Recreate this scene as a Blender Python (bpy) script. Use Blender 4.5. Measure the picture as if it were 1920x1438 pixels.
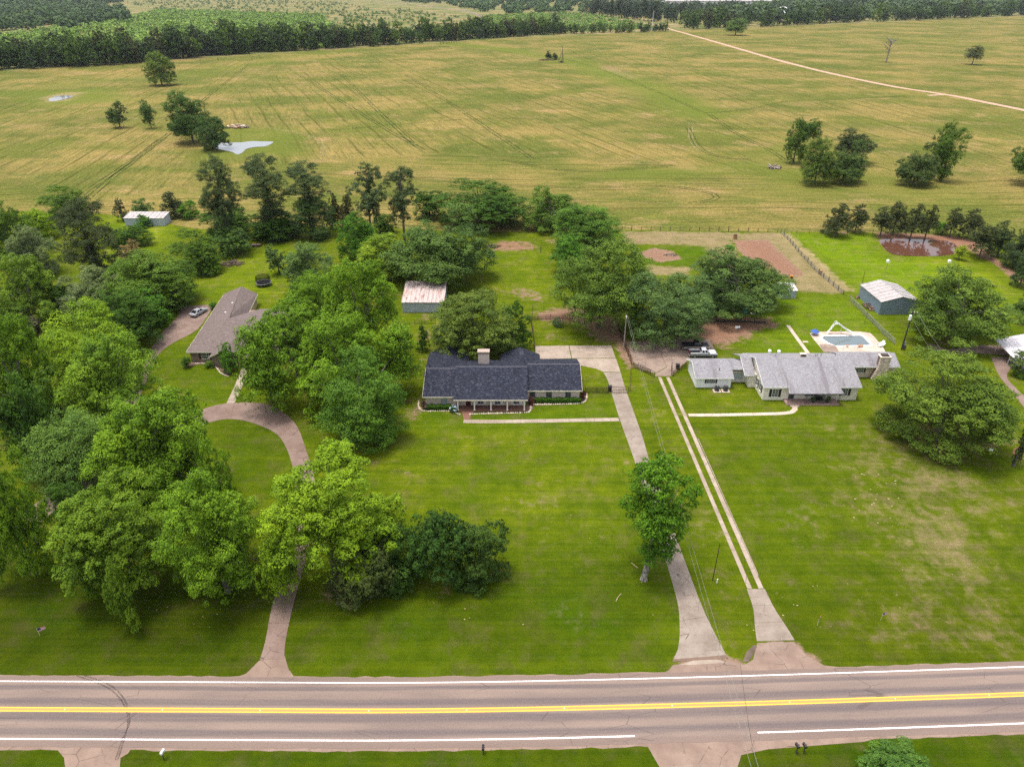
import bpy, bmesh, math, random
import numpy as np
from mathutils import Vector, Matrix

for o in list(bpy.data.objects): bpy.data.objects.remove(o)
SC = bpy.context.scene
COL = SC.collection
# ------------------------------------------------------------------ camera, sky, sun, exposure
F_PX, PITCH, CAM_H = 1333.0, math.radians(29.5), 70.0
cam_d = bpy.data.cameras.new('camera'); cam = bpy.data.objects.new('camera', cam_d); COL.objects.link(cam)
cam.location = (0, 0, CAM_H); cam.rotation_euler = (math.radians(90) - PITCH, 0, 0)
cam_d.sensor_width = 36; cam_d.lens = 36 * F_PX / 1920; cam_d.clip_start = 0.5; cam_d.clip_end = 16000
SC.camera = cam
HAZE = 0.000035
SUN_DIR = Vector((-0.18, 0.05, 1.0)).normalized()
W = bpy.data.worlds.new('World'); SC.world = W; W.use_nodes = True
wn = W.node_tree; wn.nodes.clear()
sky = wn.nodes.new('ShaderNodeTexSky'); sky.sky_type = 'NISHITA'; sky.sun_disc = False
sky.sun_elevation = math.asin(SUN_DIR.z); sky.sun_rotation = math.atan2(SUN_DIR.x, SUN_DIR.y)
sky.air_density = 1.0; sky.dust_density = 5.0; sky.ozone_density = 1.0
hs = wn.nodes.new('ShaderNodeHueSaturation'); hs.inputs['Saturation'].default_value = 0.45
bg = wn.nodes.new('ShaderNodeBackground'); bg.inputs['Strength'].default_value = 0.15
wo = wn.nodes.new('ShaderNodeOutputWorld')
wn.links.new(sky.outputs[0], hs.inputs['Color']); wn.links.new(hs.outputs[0], bg.inputs[0]); wn.links.new(bg.outputs[0], wo.inputs[0])
sl = bpy.data.lights.new('sun', 'SUN'); sun = bpy.data.objects.new('sun', sl); COL.objects.link(sun)
sl.energy = 1.15; sl.angle = math.radians(11); sl.color = (1.0, 0.95, 0.87)
sun.rotation_euler = SUN_DIR.to_track_quat('Z', 'Y').to_euler(); sun.location = (-60, 60, 160)
SC.view_settings.view_transform = 'Standard'; SC.view_settings.look = 'None'
SC.view_settings.gamma = 1; SC.view_settings.use_curve_mapping = False
SC.view_settings.exposure = 0.95
SC.cycles.max_bounces = 6; SC.cycles.diffuse_bounces = 2; SC.cycles.transparent_max_bounces = 10
SC.cycles.volume_bounces = 0; SC.cycles.use_denoising = False

# ------------------------------------------------------------------ helpers
SP, CP = math.sin(PITCH), math.cos(PITCH)
def at(px, py, z=0.0):
    """ground (or height z) point of the place seen at a photo pixel (1920 wide)"""
    u = (px - 960) / F_PX; v = (py - 719) / F_PX
    t = (CAM_H - z) / (SP + v * CP)
    return Vector((u * t, (CP - v * SP) * t, z))
def ppm(p):
    return F_PX / (p[1] * CP + (CAM_H - p[2]) * SP)
def hgt(bx, by, ty):
    b = at(bx, by); v = (ty - 719) / F_PX
    return CAM_H - b.y * (SP + v * CP) / (CP - v * SP)

def tag(o, label=None, cat=None, group=None, kind=None):
    if label: o['label'] = label
    if cat: o['category'] = cat
    if group: o['group'] = group
    if kind: o['kind'] = kind
    return o
def empty(name, loc=(0, 0, 0), rz=0.0, parent=None):
    o = bpy.data.objects.new(name, None); COL.objects.link(o)
    o.location = loc; o.rotation_euler = (0, 0, rz); o.empty_display_size = 0.3
    if parent: o.parent = parent
    return o
def thing(name, label, cat, loc=(0, 0, 0), rz=0.0, group=None):
    return tag(empty(name, loc, rz), label, cat, group)
def copy_tree(o, parent=None):
    c = o.copy(); COL.objects.link(c); c.parent = parent
    for ch in list(o.children): copy_tree(ch, c)
    return c
def from_arrays(name, V, Fq, mat, parent=None, smooth=False, attr=None, color=None):
    """V (n,3) float array, Fq list/array of faces (all the same size)"""
    me = bpy.data.meshes.new(name)
    Fq = np.asarray(Fq, dtype=np.int32); k = Fq.shape[1]; n = len(Fq)
    me.vertices.add(len(V)); me.vertices.foreach_set('co', np.asarray(V, dtype=np.float32).ravel())
    me.loops.add(n * k); me.loops.foreach_set('vertex_index', Fq.ravel())
    me.polygons.add(n); me.polygons.foreach_set('loop_start', np.arange(0, n * k, k, dtype=np.int32))
    me.polygons.foreach_set('loop_total', np.full(n, k, dtype=np.int32))
    if smooth: me.polygons.foreach_set('use_smooth', np.ones(n, dtype=bool))
    if attr:
        for an, av in attr.items():
            av = np.asarray(av, dtype=np.float32)
            if av.ndim == 1:
                a = me.attributes.new(an, 'FLOAT', 'POINT'); a.data.foreach_set('value', av)
            else:
                a = me.attributes.new(an, 'FLOAT_VECTOR', 'POINT'); a.data.foreach_set('vector', av.ravel())
    me.update(calc_edges=True); me.validate()
    if mat: me.materials.append(mat)
    if name is None: return me
    o = bpy.data.objects.new(name, me); COL.objects.link(o)
    if parent: o.parent = parent
    return o

class MB:
    """collects shapes given in world (or local) coordinates; origin is taken off them"""
    def __init__(s, org=(0, 0, 0)): s.v = []; s.f = []; s.o = Vector(org)
    def add(s, vs, fs):
        b = len(s.v); s.v += [tuple(Vector(p) - s.o) for p in vs]; s.f += [tuple(b + i for i in f) for f in fs]; return s
    def box(s, c, d, rz=0.0, tilt=None):
        x, y, z = d[0] / 2, d[1] / 2, d[2] / 2
        P = [Vector(q) for q in ((-x, -y, -z), (x, -y, -z), (x, y, -z), (-x, y, -z), (-x, -y, z), (x, -y, z), (x, y, z), (-x, y, z))]
        M = Matrix.Rotation(rz, 3, 'Z')
        if tilt: M = M @ Matrix.Rotation(tilt[0], 3, tilt[1])
        return s.add([Vector(c) + M @ p for p in P], [(0, 3, 2, 1), (4, 5, 6, 7), (0, 1, 5, 4), (1, 2, 6, 5), (2, 3, 7, 6), (3, 0, 4, 7)])
    def bb(s, x0, x1, y0, y1, z0, z1): return s.box(((x0 + x1) / 2, (y0 + y1) / 2, (z0 + z1) / 2), (x1 - x0, y1 - y0, z1 - z0))
    def frus(s, b, t):
        """b,t: (x0,x1,y0,y1,z)"""
        P = [(b[0], b[2], b[4]), (b[1], b[2], b[4]), (b[1], b[3], b[4]), (b[0], b[3], b[4]), (t[0], t[2], t[4]), (t[1], t[2], t[4]), (t[1], t[3], t[4]), (t[0], t[3], t[4])]
        return s.add(P, [(0, 3, 2, 1), (4, 5, 6, 7), (0, 1, 5, 4), (1, 2, 6, 5), (2, 3, 7, 6), (3, 0, 4, 7)])
    def prism(s, poly, z0, z1):
        n = len(poly)
        return s.add([(p[0], p[1], z0) for p in poly] + [(p[0], p[1], z1) for p in poly],
                     [tuple(range(n))[::-1], tuple(range(n, 2 * n))] + [(i, (i + 1) % n, n + (i + 1) % n, n + i) for i in range(n)])
    def slab(s, poly, t):
        """3-D polygon extruded straight down by t"""
        n = len(poly); P = [Vector(p) for p in poly]
        return s.add(P + [p - Vector((0, 0, t)) for p in P], [tuple(range(n)), tuple(range(n, 2 * n))[::-1]] + [(i, n + i, n + (i + 1) % n, (i + 1) % n) for i in range(n)])
    def extr(s, poly, d):
        n = len(poly); P = [Vector(p) for p in poly]; d = Vector(d)
        return s.add(P + [p + d for p in P], [tuple(range(n)), tuple(range(n, 2 * n))[::-1]] + [(i, n + i, n + (i + 1) % n, (i + 1) % n) for i in range(n)])
    def tube(s, a, b, r0, r1=None, n=6, cap=True):
        a = Vector(a); b = Vector(b); r1 = r0 if r1 is None else r1
        d = (b - a); q = d.to_track_quat('Z', 'Y') if d.length > 1e-6 else Matrix.Identity(3).to_quaternion()
        ring = [q @ Vector((math.cos(2 * math.pi * i / n), math.sin(2 * math.pi * i / n), 0)) for i in range(n)]
        V = [a + r * r0 for r in ring] + [b + r * r1 for r in ring]
        f = [(i, (i + 1) % n, n + (i + 1) % n, n + i) for i in range(n)]
        if cap: f += [tuple(range(n))[::-1], tuple(range(n, 2 * n))]
        return s.add(V, f)
    def path(s, pts, radii, n=6):
        for i in range(len(pts) - 1): s.tube(pts[i], pts[i + 1], radii[i], radii[i + 1], n)
        return s
    def ball(s, c, r, sx=1, sy=1, sz=1, seg=8, ring=5, jit=0, rnd=None):
        V = []; fs = []
        for j in range(ring + 1):
            t = math.pi * j / ring
            for i in range(seg):
                p = 2 * math.pi * i / seg; k = r * (1 + (rnd.uniform(-jit, jit) if rnd else 0))
                V.append((c[0] + k * sx * math.sin(t) * math.cos(p), c[1] + k * sy * math.sin(t) * math.sin(p), c[2] + k * sz * math.cos(t)))
        for j in range(ring):
            for i in range(seg): fs.append((j * seg + i, (j + 1) * seg + i, (j + 1) * seg + (i + 1) % seg, j * seg + (i + 1) % seg))
        return s.add(V, fs)
    def build(s, name, mat, parent=None, bevel=0, smooth=False, loc=None):
        me = bpy.data.meshes.new(name); me.from_pydata(s.v, [], s.f)
        bm = bmesh.new(); bm.from_mesh(me)
        bmesh.ops.recalc_face_normals(bm, faces=bm.faces)
        if bevel:
            es = [e for e in bm.edges if len(e.link_faces) == 2 and e.calc_face_angle(0) > 0.5]
            bmesh.ops.bevel(bm, geom=es, offset=bevel, segments=1, affect='EDGES', clamp_overlap=True)
        bm.to_mesh(me); bm.free()
        if smooth:
            for p in me.polygons: p.use_smooth = True
        me.materials.append(mat)
        o = bpy.data.objects.new(name, me); COL.objects.link(o)
        if parent: o.parent = parent
        if loc is not None: o.location = loc
        return o

# ------------------------------------------------------------------ materials
class NT:
    def __init__(s, name):
        s.m = bpy.data.materials.new(name); s.m.use_nodes = True; s.t = s.m.node_tree; s.t.nodes.clear()
        s.out = s.t.nodes.new('ShaderNodeOutputMaterial')
    def n(s, ty, **k):
        nd = s.t.nodes.new('ShaderNode' + ty)
        for a, v in k.items(): setattr(nd, a, v)
        return nd
    def set(s, sock, v):
        if isinstance(v, bpy.types.NodeSocket): s.t.links.new(v, sock)
        elif isinstance(v, (tuple, list)): sock.default_value = (*v, 1) if (len(v) == 3 and sock.type == 'RGBA') else v
        else: sock.default_value = v
    def math(s, op, a, b=0.5, c=None, clamp=False):
        nd = s.n('Math', operation=op, use_clamp=clamp); s.set(nd.inputs[0], a); s.set(nd.inputs[1], b)
        if c is not None: s.set(nd.inputs[2], c)
        return nd.outputs[0]
    def mix(s, f, a, b, mode='MIX'):
        nd = s.n('MixRGB', blend_type=mode); s.set(nd.inputs[0], f); s.set(nd.inputs[1], a); s.set(nd.inputs[2], b); return nd.outputs[0]
    def noise(s, vec=None, scale=1.0, detail=3.0, rough=0.55, out=0):
        nd = s.n('TexNoise'); s.set(nd.inputs['Scale'], scale); s.set(nd.inputs['Detail'], detail); s.set(nd.inputs['Roughness'], rough)
        if vec is not None: s.set(nd.inputs['Vector'], vec)
        return nd.outputs[out]
    def vor(s, vec=None, scale=1.0, out=1, feature='F1'):
        nd = s.n('TexVoronoi', feature=feature); s.set(nd.inputs['Scale'], scale)
        if vec is not None: s.set(nd.inputs['Vector'], vec)
        return nd.outputs[out]
    def pos(s): return s.n('NewGeometry').outputs['Position']
    def obj(s): return s.n('TexCoord').outputs['Object']
    def scale(s, vec, sc, rz=0.0):
        nd = s.n('Mapping'); s.set(nd.inputs[0], vec); nd.inputs['Scale'].default_value = sc; nd.inputs['Rotation'].default_value = (0, 0, rz); return nd.outputs[0]
    def step(s, v, lo, hi):
        nd = s.n('MapRange', interpolation_type='SMOOTHSTEP'); s.set(nd.inputs[0], v); s.set(nd.inputs[1], lo); s.set(nd.inputs[2], hi); return nd.outputs[0]
    def lin(s, v, lo, hi, a=0.0, b=1.0):
        nd = s.n('MapRange'); s.set(nd.inputs[0], v); s.set(nd.inputs[1], lo); s.set(nd.inputs[2], hi); s.set(nd.inputs[3], a); s.set(nd.inputs[4], b); return nd.outputs[0]
    def attr(s, name, out='Fac'): return s.n('Attribute', attribute_name=name).outputs[out]
    def _sep(s, v):
        nd = s.n('SeparateXYZ'); s.set(nd.inputs[0], v); return nd.outputs
    def bump(s, h, strength=0.3, dist=0.05):
        nd = s.n('Bump'); s.set(nd.inputs['Height'], h); nd.inputs['Strength'].default_value = strength; nd.inputs['Distance'].default_value = dist; return nd.outputs[0]
    def bsdf(s, col, rough=0.8, spec=0.3, metal=0.0, normal=None, **k):
        nd = s.n('BsdfPrincipled'); s.set(nd.inputs['Base Color'], col); s.set(nd.inputs['Roughness'], rough)
        nd.inputs['Specular IOR Level'].default_value = spec; nd.inputs['Metallic'].default_value = metal
        if normal is not None: s.set(nd.inputs['Normal'], normal)
        for a, v in k.items(): s.set(nd.inputs[a], v)
        s.t.links.new(nd.outputs[0], s.out.inputs[0]); return nd
def lerp3(a, k): return tuple(max(0, x * k) for x in a)
def mat(name, col, rough=0.75, var=0.15, scale=3.0, spec=0.3, metal=0.0, bump=0.0):
    """plain painted / weathered surface: base colour with fine and coarse wear"""
    t = NT(name); p = t.obj()
    f = t.math('ADD', t.math('MULTIPLY', t.noise(p, scale, 4), 0.6), t.math('MULTIPLY', t.noise(p, scale * 9, 2), 0.4))
    c = t.mix(t.step(f, 0.3, 0.7), lerp3(col, 1 - var), lerp3(col, 1 + var))
    t.bsdf(c, rough, spec, metal, t.bump(f, bump) if bump else None); return t.m

M = {}
def leaf_mat(name, trans=0.12):
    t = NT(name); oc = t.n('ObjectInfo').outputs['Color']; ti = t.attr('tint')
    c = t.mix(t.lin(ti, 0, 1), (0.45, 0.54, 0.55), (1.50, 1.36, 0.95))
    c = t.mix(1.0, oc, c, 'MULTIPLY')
    d = t.n('BsdfPrincipled'); t.set(d.inputs['Base Color'], c); d.inputs['Roughness'].default_value = 0.62; d.inputs['Specular IOR Level'].default_value = 0.06
    tr = t.n('BsdfTranslucent'); t.set(tr.inputs[0], t.mix(1.0, c, (1.05, 1.2, 0.55), 'MULTIPLY'))
    mx = t.n('MixShader'); mx.inputs[0].default_value = trans
    t.t.links.new(d.outputs[0], mx.inputs[1]); t.t.links.new(tr.outputs[0], mx.inputs[2]); t.t.links.new(mx.outputs[0], t.out.inputs[0]); return t.m
M['leaf'] = leaf_mat('leaf_foliage'); M['needle'] = leaf_mat('needle_foliage', 0.15)
t = NT('bark'); p = t.obj(); f = t.noise(t.scale(p, (6, 6, 1.2)), 1.0, 4); t.bsdf(t.mix(f, (0.05, 0.04, 0.032), (0.22, 0.185, 0.155)), 0.9, 0.2, 0, t.bump(f, 0.6, 0.1)); M['bark'] = t.m
t = NT('pale_bark'); p = t.obj(); f = t.noise(t.scale(p, (5, 5, 2)), 1.0, 4); t.bsdf(t.mix(t.step(f, 0.35, 0.65), (0.09, 0.075, 0.065), (0.36, 0.33, 0.29)), 0.9, 0.2, 0, t.bump(f, 0.6, 0.1)); M['pale_bark'] = t.m

# ground: lawns, hay field, bare soil -------------------------------------------------
t = NT('ground_cover'); p = t.pos(); fl = t.attr('flow', 'Vector')
lawn, dirt, red, dry, lush, scrub, plot = (t.attr(a) for a in ('lawn', 'dirt', 'red', 'dry', 'lush', 'scrub', 'plot'))
n60 = t.noise(p, 0.016, 3); n12 = t.noise(p, 0.09, 4); n2 = t.noise(p, 0.55, 4, 0.65); nf = t.noise(p, 3.0, 3, 0.7); ng = t.noise(p, 11.0, 2, 0.6)
mow = t.noise(t.scale(p, (0.02, 0.75, 1)), 1.0, 3, 0.6); mow2 = t.noise(t.scale(p, (0.9, 0.03, 1)), 1.0, 2, 0.6)
rear = t.noise(t.scale(fl, (0.8, 0.03, 1)), 1.0, 3, 0.6)
# mown grass
g = t.math('ADD', t.math('MULTIPLY', n12, 0.42), t.math('ADD', t.math('MULTIPLY', mow, 0.32), t.math('ADD', t.math('MULTIPLY', mow2, 0.10), t.math('MULTIPLY', n2, 0.22))))
gl = t.mix(t.step(g, 0.40, 0.66), (0.070, 0.110, 0.003), (0.122, 0.156, 0.004))
gl = t.mix(t.math('MULTIPLY', t.step(n2, 0.52, 0.74), t.step(n12, 0.45, 0.66)), gl, (0.175, 0.165, 0.045))
gl = t.mix(t.math('MULTIPLY', lush, t.step(t.math('ADD', n12, t.math('MULTIPLY', n2, 0.5)), 0.55, 0.95)), gl, (0.056, 0.116, 0.002))
gl = t.mix(t.math('MULTIPLY', t.step(t.math('ADD', dry, t.math('MULTIPLY', t.math('SUBTRACT', t.math('ADD', n2, n12), 1.0), 1.3)), 0.25, 0.85), 0.85), gl, (0.270, 0.205, 0.105))
gl = t.mix(t.math('MULTIPLY', t.step(t.math('ADD', t.noise(p, 0.22, 4, 0.7), t.math('MULTIPLY', n2, 0.3)), 0.62, 0.86), 0.45), gl, (0.135, 0.115, 0.040))
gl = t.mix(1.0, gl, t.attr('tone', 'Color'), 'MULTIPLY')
rowz = t.math('ADD', t.math('MULTIPLY', t.noise(t.scale(p, (0.012, 1.9, 1)), 1.0, 3, 0.6), 0.34), t.math('MULTIPLY', t.noise(p, 0.30, 5, 0.78), 0.66))
gl = t.mix(1.0, gl, t.mix(t.step(rowz, 0.36, 0.62), (0.76, 0.82, 0.70), (1.18, 1.13, 1.25)), 'MULTIPLY')
grain = t.math('ADD', t.math('MULTIPLY', nf, 0.55), t.math('MULTIPLY', ng, 0.45))
# hay field
st = t.noise(t.scale(fl, (0.22, 0.010, 1)), 1.0, 4, 0.6); st2 = t.noise(t.scale(fl, (0.9, 0.07, 1)), 1.0, 3, 0.65); n1 = t.noise(p, 1.1, 3, 0.7)
p2 = t.scale(p, (0.7, 1.0, 1), 0.6); nb = t.noise(p2, 0.028, 5, 0.65); nc = t.noise(p2, 0.05, 5, 0.7)
hm = t.math('ADD', t.math('MULTIPLY', n60, 0.45), t.math('ADD', t.math('MULTIPLY', nb, 0.40), t.math('MULTIPLY', st, 0.15)))
hc = t.mix(t.step(hm, 0.43, 0.58), (0.122, 0.132, 0.026), (0.238, 0.182, 0.058))
hc = t.mix(t.math('MULTIPLY', t.step(nc, 0.53, 0.70), 0.75), hc, (0.325, 0.215, 0.100))
hc = t.mix(t.math('MULTIPLY', t.step(t.noise(p2, 0.07, 5, 0.7), 0.53, 0.68), 0.65), hc, (0.092, 0.124, 0.024))
cx = t._sep(fl)[0]
ln = t.math('FRACT', t.math('ADD', t.math('MULTIPLY', cx, 1 / 8.5), t.math('MULTIPLY', t.noise(t.scale(fl, (0.01, 0.006, 1)), 1.0, 2), 1.6)))
line = t.math('MULTIPLY', t.step(t.math('ABSOLUTE', t.math('SUBTRACT', ln, 0.5)), 0.11, 0.03), t.step(t.math('ADD', t.noise(t.scale(fl, (0.09, 0.007, 1)), 1.0, 3), t.math('MULTIPLY', n12, 0.25)), 0.52, 0.74))
ln2 = t.math('FRACT', t.math('ADD', t.math('MULTIPLY', cx, 1 / 3.1), t.math('MULTIPLY', t.noise(t.scale(fl, (0.03, 0.010, 1)), 1.0, 2), 2.4)))
line2 = t.math('MULTIPLY', t.step(t.math('ABSOLUTE', t.math('SUBTRACT', ln2, 0.5)), 0.17, 0.04), t.step(t.noise(t.scale(fl, (0.16, 0.012, 1)), 1.0, 3), 0.46, 0.66))
hc = t.mix(t.math('MULTIPLY', line, 0.70), hc, (0.078, 0.076, 0.014))
hc = t.mix(t.math('MULTIPLY', line2, 0.40), hc, (0.085, 0.080, 0.016))
hc = t.mix(1.0, hc, t.mix(t.step(t.math('ADD', t.math('MULTIPLY', st2, 0.40), t.math('MULTIPLY', n1, 0.60)), 0.36, 0.64), (0.58, 0.63, 0.55), (1.26, 1.22, 1.28)), 'MULTIPLY')
hc = t.mix(1.0, hc, t.mix(t.step(t.noise(p2, 0.02, 6, 0.75), 0.36, 0.62), (0.78, 0.84, 0.78), (1.06, 1.03, 1.02)), 'MULTIPLY')
hc = t.mix(lush, hc, t.mix(n2, (0.085, 0.120, 0.015), (0.135, 0.155, 0.022)))
hc = t.mix(t.math('MULTIPLY', t.step(t.math('ADD', dry, t.math('MULTIPLY', t.math('SUBTRACT', n2, 0.5), 1.2)), 0.25, 0.75), 0.8), hc, (0.33, 0.225, 0.125))
# rough pale grass of the scrub land beyond
sc_ = t.mix(t.step(t.math('ADD', n60, t.math('MULTIPLY', n12, 0.4)), 0.55, 0.85), (0.105, 0.130, 0.035), (0.235, 0.185, 0.085))
c = t.mix(t.step(t.math('ADD', lawn, t.math('MULTIPLY', t.math('SUBTRACT', n2, 0.5), 0.5)), 0.42, 0.58), hc, gl)
c = t.mix(t.step(t.math('ADD', scrub, t.math('MULTIPLY', t.math('SUBTRACT', n12, 0.5), 0.6)), 0.4, 0.6), c, sc_)
c = t.mix(1.0, c, t.mix(grain, (0.62, 0.64, 0.60), (1.38, 1.36, 1.40)), 'MULTIPLY')
# soil
dcol = t.mix(red, t.mix(n2, (0.185, 0.120, 0.078), (0.330, 0.235, 0.165)), t.mix(n2, (0.215, 0.080, 0.042), (0.330, 0.150, 0.090)))
dcol = t.mix(t.math('MULTIPLY', grain, 0.55), dcol, lerp3((0.25, 0.16, 0.11), 0.5))
furr = t.math('ABSOLUTE', t.math('SUBTRACT', t.math('FRACT', t.math('MULTIPLY', t._sep(t.scale(p, (1.05, 1, 1), 0.0))[0], 0.9)), 0.5))
dcol = t.mix(t.math('MULTIPLY', t.math('MULTIPLY', plot, 0.4), t.step(furr, 0.15, 0.4)), dcol, (0.17, 0.095, 0.065))
dm = t.step(t.math('ADD', dirt, t.math('ADD', t.math('MULTIPLY', t.math('SUBTRACT', n2, 0.5), 1.1), t.math('MULTIPLY', t.math('SUBTRACT', n12, 0.5), 0.8))), 0.35, 0.72)
c = t.mix(dm, c, dcol)
t.bsdf(c, 0.95, 0.03, 0, t.bump(t.math('ADD', grain, t.math('MULTIPLY', n2, 0.5)), 0.5, 0.25)); M['ground'] = t.m

# dark feathered wheel track in grass
t = NT('tyre_worn_grass'); p = t.pos(); a = t.step(t.math('ADD', t.noise(p, 0.12, 3), t.math('MULTIPLY', t.noise(p, 0.7, 3), 0.4)), 0.48, 0.78)
d = t.n('BsdfDiffuse'); t.set(d.inputs[0], t.mix(t.noise(p, 0.3), (0.045, 0.062, 0.018), (0.075, 0.09, 0.026))); tr = t.n('BsdfTransparent'); mx = t.n('MixShader')
t.set(mx.inputs[0], t.math('MULTIPLY', a, 0.8)); t.t.links.new(tr.outputs[0], mx.inputs[1]); t.t.links.new(d.outputs[0], mx.inputs[2]); t.t.links.new(mx.outputs[0], t.out.inputs[0]); M['track'] = t.m
t = NT('faint_skid'); p = t.pos(); d = t.n('BsdfDiffuse'); t.set(d.inputs[0], (0.05, 0.042, 0.042)); tr = t.n('BsdfTransparent'); mx = t.n('MixShader'); t.set(mx.inputs[0], t.math('MULTIPLY', t.noise(p, 1.5, 3), 0.5)); t.t.links.new(tr.outputs[0], mx.inputs[1]); t.t.links.new(d.outputs[0], mx.inputs[2]); t.t.links.new(mx.outputs[0], t.out.inputs[0]); M['skid'] = t.m
t = NT('pale_worn_grass'); p = t.pos(); a = t.step(t.math('ADD', t.noise(p, 0.12, 3), t.math('MULTIPLY', t.noise(p, 0.7, 3), 0.4)), 0.5, 0.8)
d = t.n('BsdfDiffuse'); t.set(d.inputs[0], (0.25, 0.215, 0.10)); tr = t.n('BsdfTransparent'); mx = t.n('MixShader')
t.set(mx.inputs[0], t.math('MULTIPLY', a, 0.8)); t.t.links.new(tr.outputs[0], mx.inputs[1]); t.t.links.new(d.outputs[0], mx.inputs[2]); t.t.links.new(mx.outputs[0], t.out.inputs[0]); M['pale_track'] = t.m

# road: u = across, v = along (metres)
t = NT('worn_asphalt'); uv = t.attr('lane', 'Vector'); p = t.pos(); s3 = t._sep(uv); u = s3[0]
wob = t.math('ADD', u, t.math('MULTIPLY', t.math('SUBTRACT', t.noise(t.scale(uv, (0.05, 0.05, 1)), 1.0, 2), 0.5), 0.5))
def track(c0, w): return t.step(t.math('ABSOLUTE', t.math('SUBTRACT', wob, c0)), w, w * 0.3)
wt = t.math('MAXIMUM', t.math('MAXIMUM', track(-2.75, 0.62), track(-0.95, 0.75)), t.math('MAXIMUM', track(0.98, 0.62), track(2.8, 0.42)))
streak = t.noise(t.scale(uv, (2.5, 0.06, 1)), 1.0, 4, 0.65); fine = t.noise(p, 7.0, 2, 0.7); blot = t.noise(t.scale(uv, (0.5, 0.05, 1)), 1.0, 3)
base = t.mix(t.step(blot, 0.35, 0.65), (0.185, 0.138, 0.118), (0.245, 0.182, 0.148))
base = t.mix(t.math('MULTIPLY', wt, t.lin(streak, 0.3, 0.7, 0.45, 1.0)), base, (0.112, 0.090, 0.090))
base = t.mix(t.math('MULTIPLY', t.step(t.math('ABSOLUTE', u), 3.55, 3.9), 0.65), base, (0.180, 0.128, 0.106))
base = t.mix(t.math('MULTIPLY', t.step(fine, 0.45, 0.8), 0.35), base, (0.28, 0.23, 0.20)); base = t.mix(t.math('MULTIPLY', t.step(fine, 0.5, 0.25), 0.35), base, (0.08, 0.065, 0.065))
cr = t.vor(t.scale(uv, (0.55, 0.16, 1)), 1.0, 0, 'DISTANCE_TO_EDGE'); base = t.mix(t.math('MULTIPLY', t.math('MULTIPLY', t.step(cr, 0.012, 0.004), t.step(t.noise(uv, 0.12, 2), 0.5, 0.62)), 0.6), base, (0.07, 0.055, 0.05))
oil = t.noise(t.scale(uv, (0.9, 0.25, 1)), 1.0, 4, 0.7); base = t.mix(t.math('MULTIPLY', t.step(oil, 0.62, 0.78), 0.45), base, (0.095, 0.075, 0.07))
t.bsdf(base, 0.9, 0.2, 0, t.bump(fine, 0.3, 0.02)); M['road'] = t.m
def paint(name, col, wear):
    t = NT(name); p = t.pos(); f = t.math('ADD', t.math('MULTIPLY', t.noise(p, 5, 3, 0.7), 0.6), t.math('MULTIPLY', t.noise(p, 0.5, 2), 0.4))
    t.bsdf(t.mix(t.math('MULTIPLY', t.step(f, 0.60, 0.75), wear), col, (0.3, 0.24, 0.2)), 0.7, 0.3); return t.m
M['white_line'] = paint('white_road_paint', (0.88, 0.86, 0.86), 0.45); M['yellow_line'] = paint('yellow_road_paint', (0.88, 0.47, 0.05), 0.5); M['yellow_wear'] = paint('worn_yellow_paint', (0.40, 0.25, 0.09), 0.7)
def concrete(name, c0, c1, stain):
    t = NT(name); p = t.pos(); a = t.noise(p, 0.35, 4, 0.6); b = t.noise(p, 2.2, 4, 0.7); f = t.noise(p, 12, 2)
    c = t.mix(t.step(a, 0.3, 0.7), c0, c1); c = t.mix(t.math('MULTIPLY', t.step(b, 0.52, 0.75), 0.55), c, stain); c = t.mix(t.math('MULTIPLY', t.step(f, 0.5, 0.8), 0.3), c, lerp3(c1, 1.25))
    cr = t.vor(p, 0.42, 0, 'DISTANCE_TO_EDGE'); c = t.mix(t.math('MULTIPLY', t.math('MULTIPLY', t.step(cr, 0.016, 0.005), t.step(t.noise(p, 0.3, 2), 0.48, 0.6)), 0.7), c, lerp3(stain, 0.4))
    t.bsdf(c, 0.9, 0.2, 0, t.bump(f, 0.2, 0.01)); return t.m
M['concrete'] = concrete('stained_concrete', (0.20, 0.158, 0.126), (0.295, 0.243, 0.20), (0.125, 0.09, 0.066))
M['pale_concrete'] = concrete('pale_concrete', (0.265, 0.208, 0.162), (0.375, 0.305, 0.245), (0.15, 0.105, 0.076))
M['pink_concrete'] = concrete('pinkish_concrete', (0.175, 0.118, 0.095), (0.24, 0.172, 0.142), (0.11, 0.072, 0.056))
M['dark_concrete'] = concrete('soiled_concrete', (0.20, 0.145, 0.115), (0.30, 0.225, 0.18), (0.11, 0.08, 0.062))
M['pool_deck'] = concrete('pool_deck_concrete', (0.44, 0.345, 0.28), (0.54, 0.44, 0.365), (0.32, 0.235, 0.18))
M['dirt_road'] = concrete('packed_red_dirt', (0.40, 0.245, 0.165), (0.50, 0.335, 0.24), (0.33, 0.185, 0.12))
M['apron'] = concrete('gravel_apron', (0.20, 0.138, 0.108), (0.27, 0.192, 0.150), (0.14, 0.09, 0.068))
M['mud'] = concrete('dark_wet_mud', (0.075, 0.052, 0.040), (0.16, 0.12, 0.095), (0.05, 0.036, 0.03))
M['mud_stain'] = concrete('brown_mud_stain', (0.13, 0.085, 0.062), (0.20, 0.135, 0.10), (0.09, 0.06, 0.045)); M['soil_bed'] = concrete('mulch_bed', (0.10, 0.062, 0.045), (0.185, 0.115, 0.08), (0.05, 0.033, 0.025))

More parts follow.
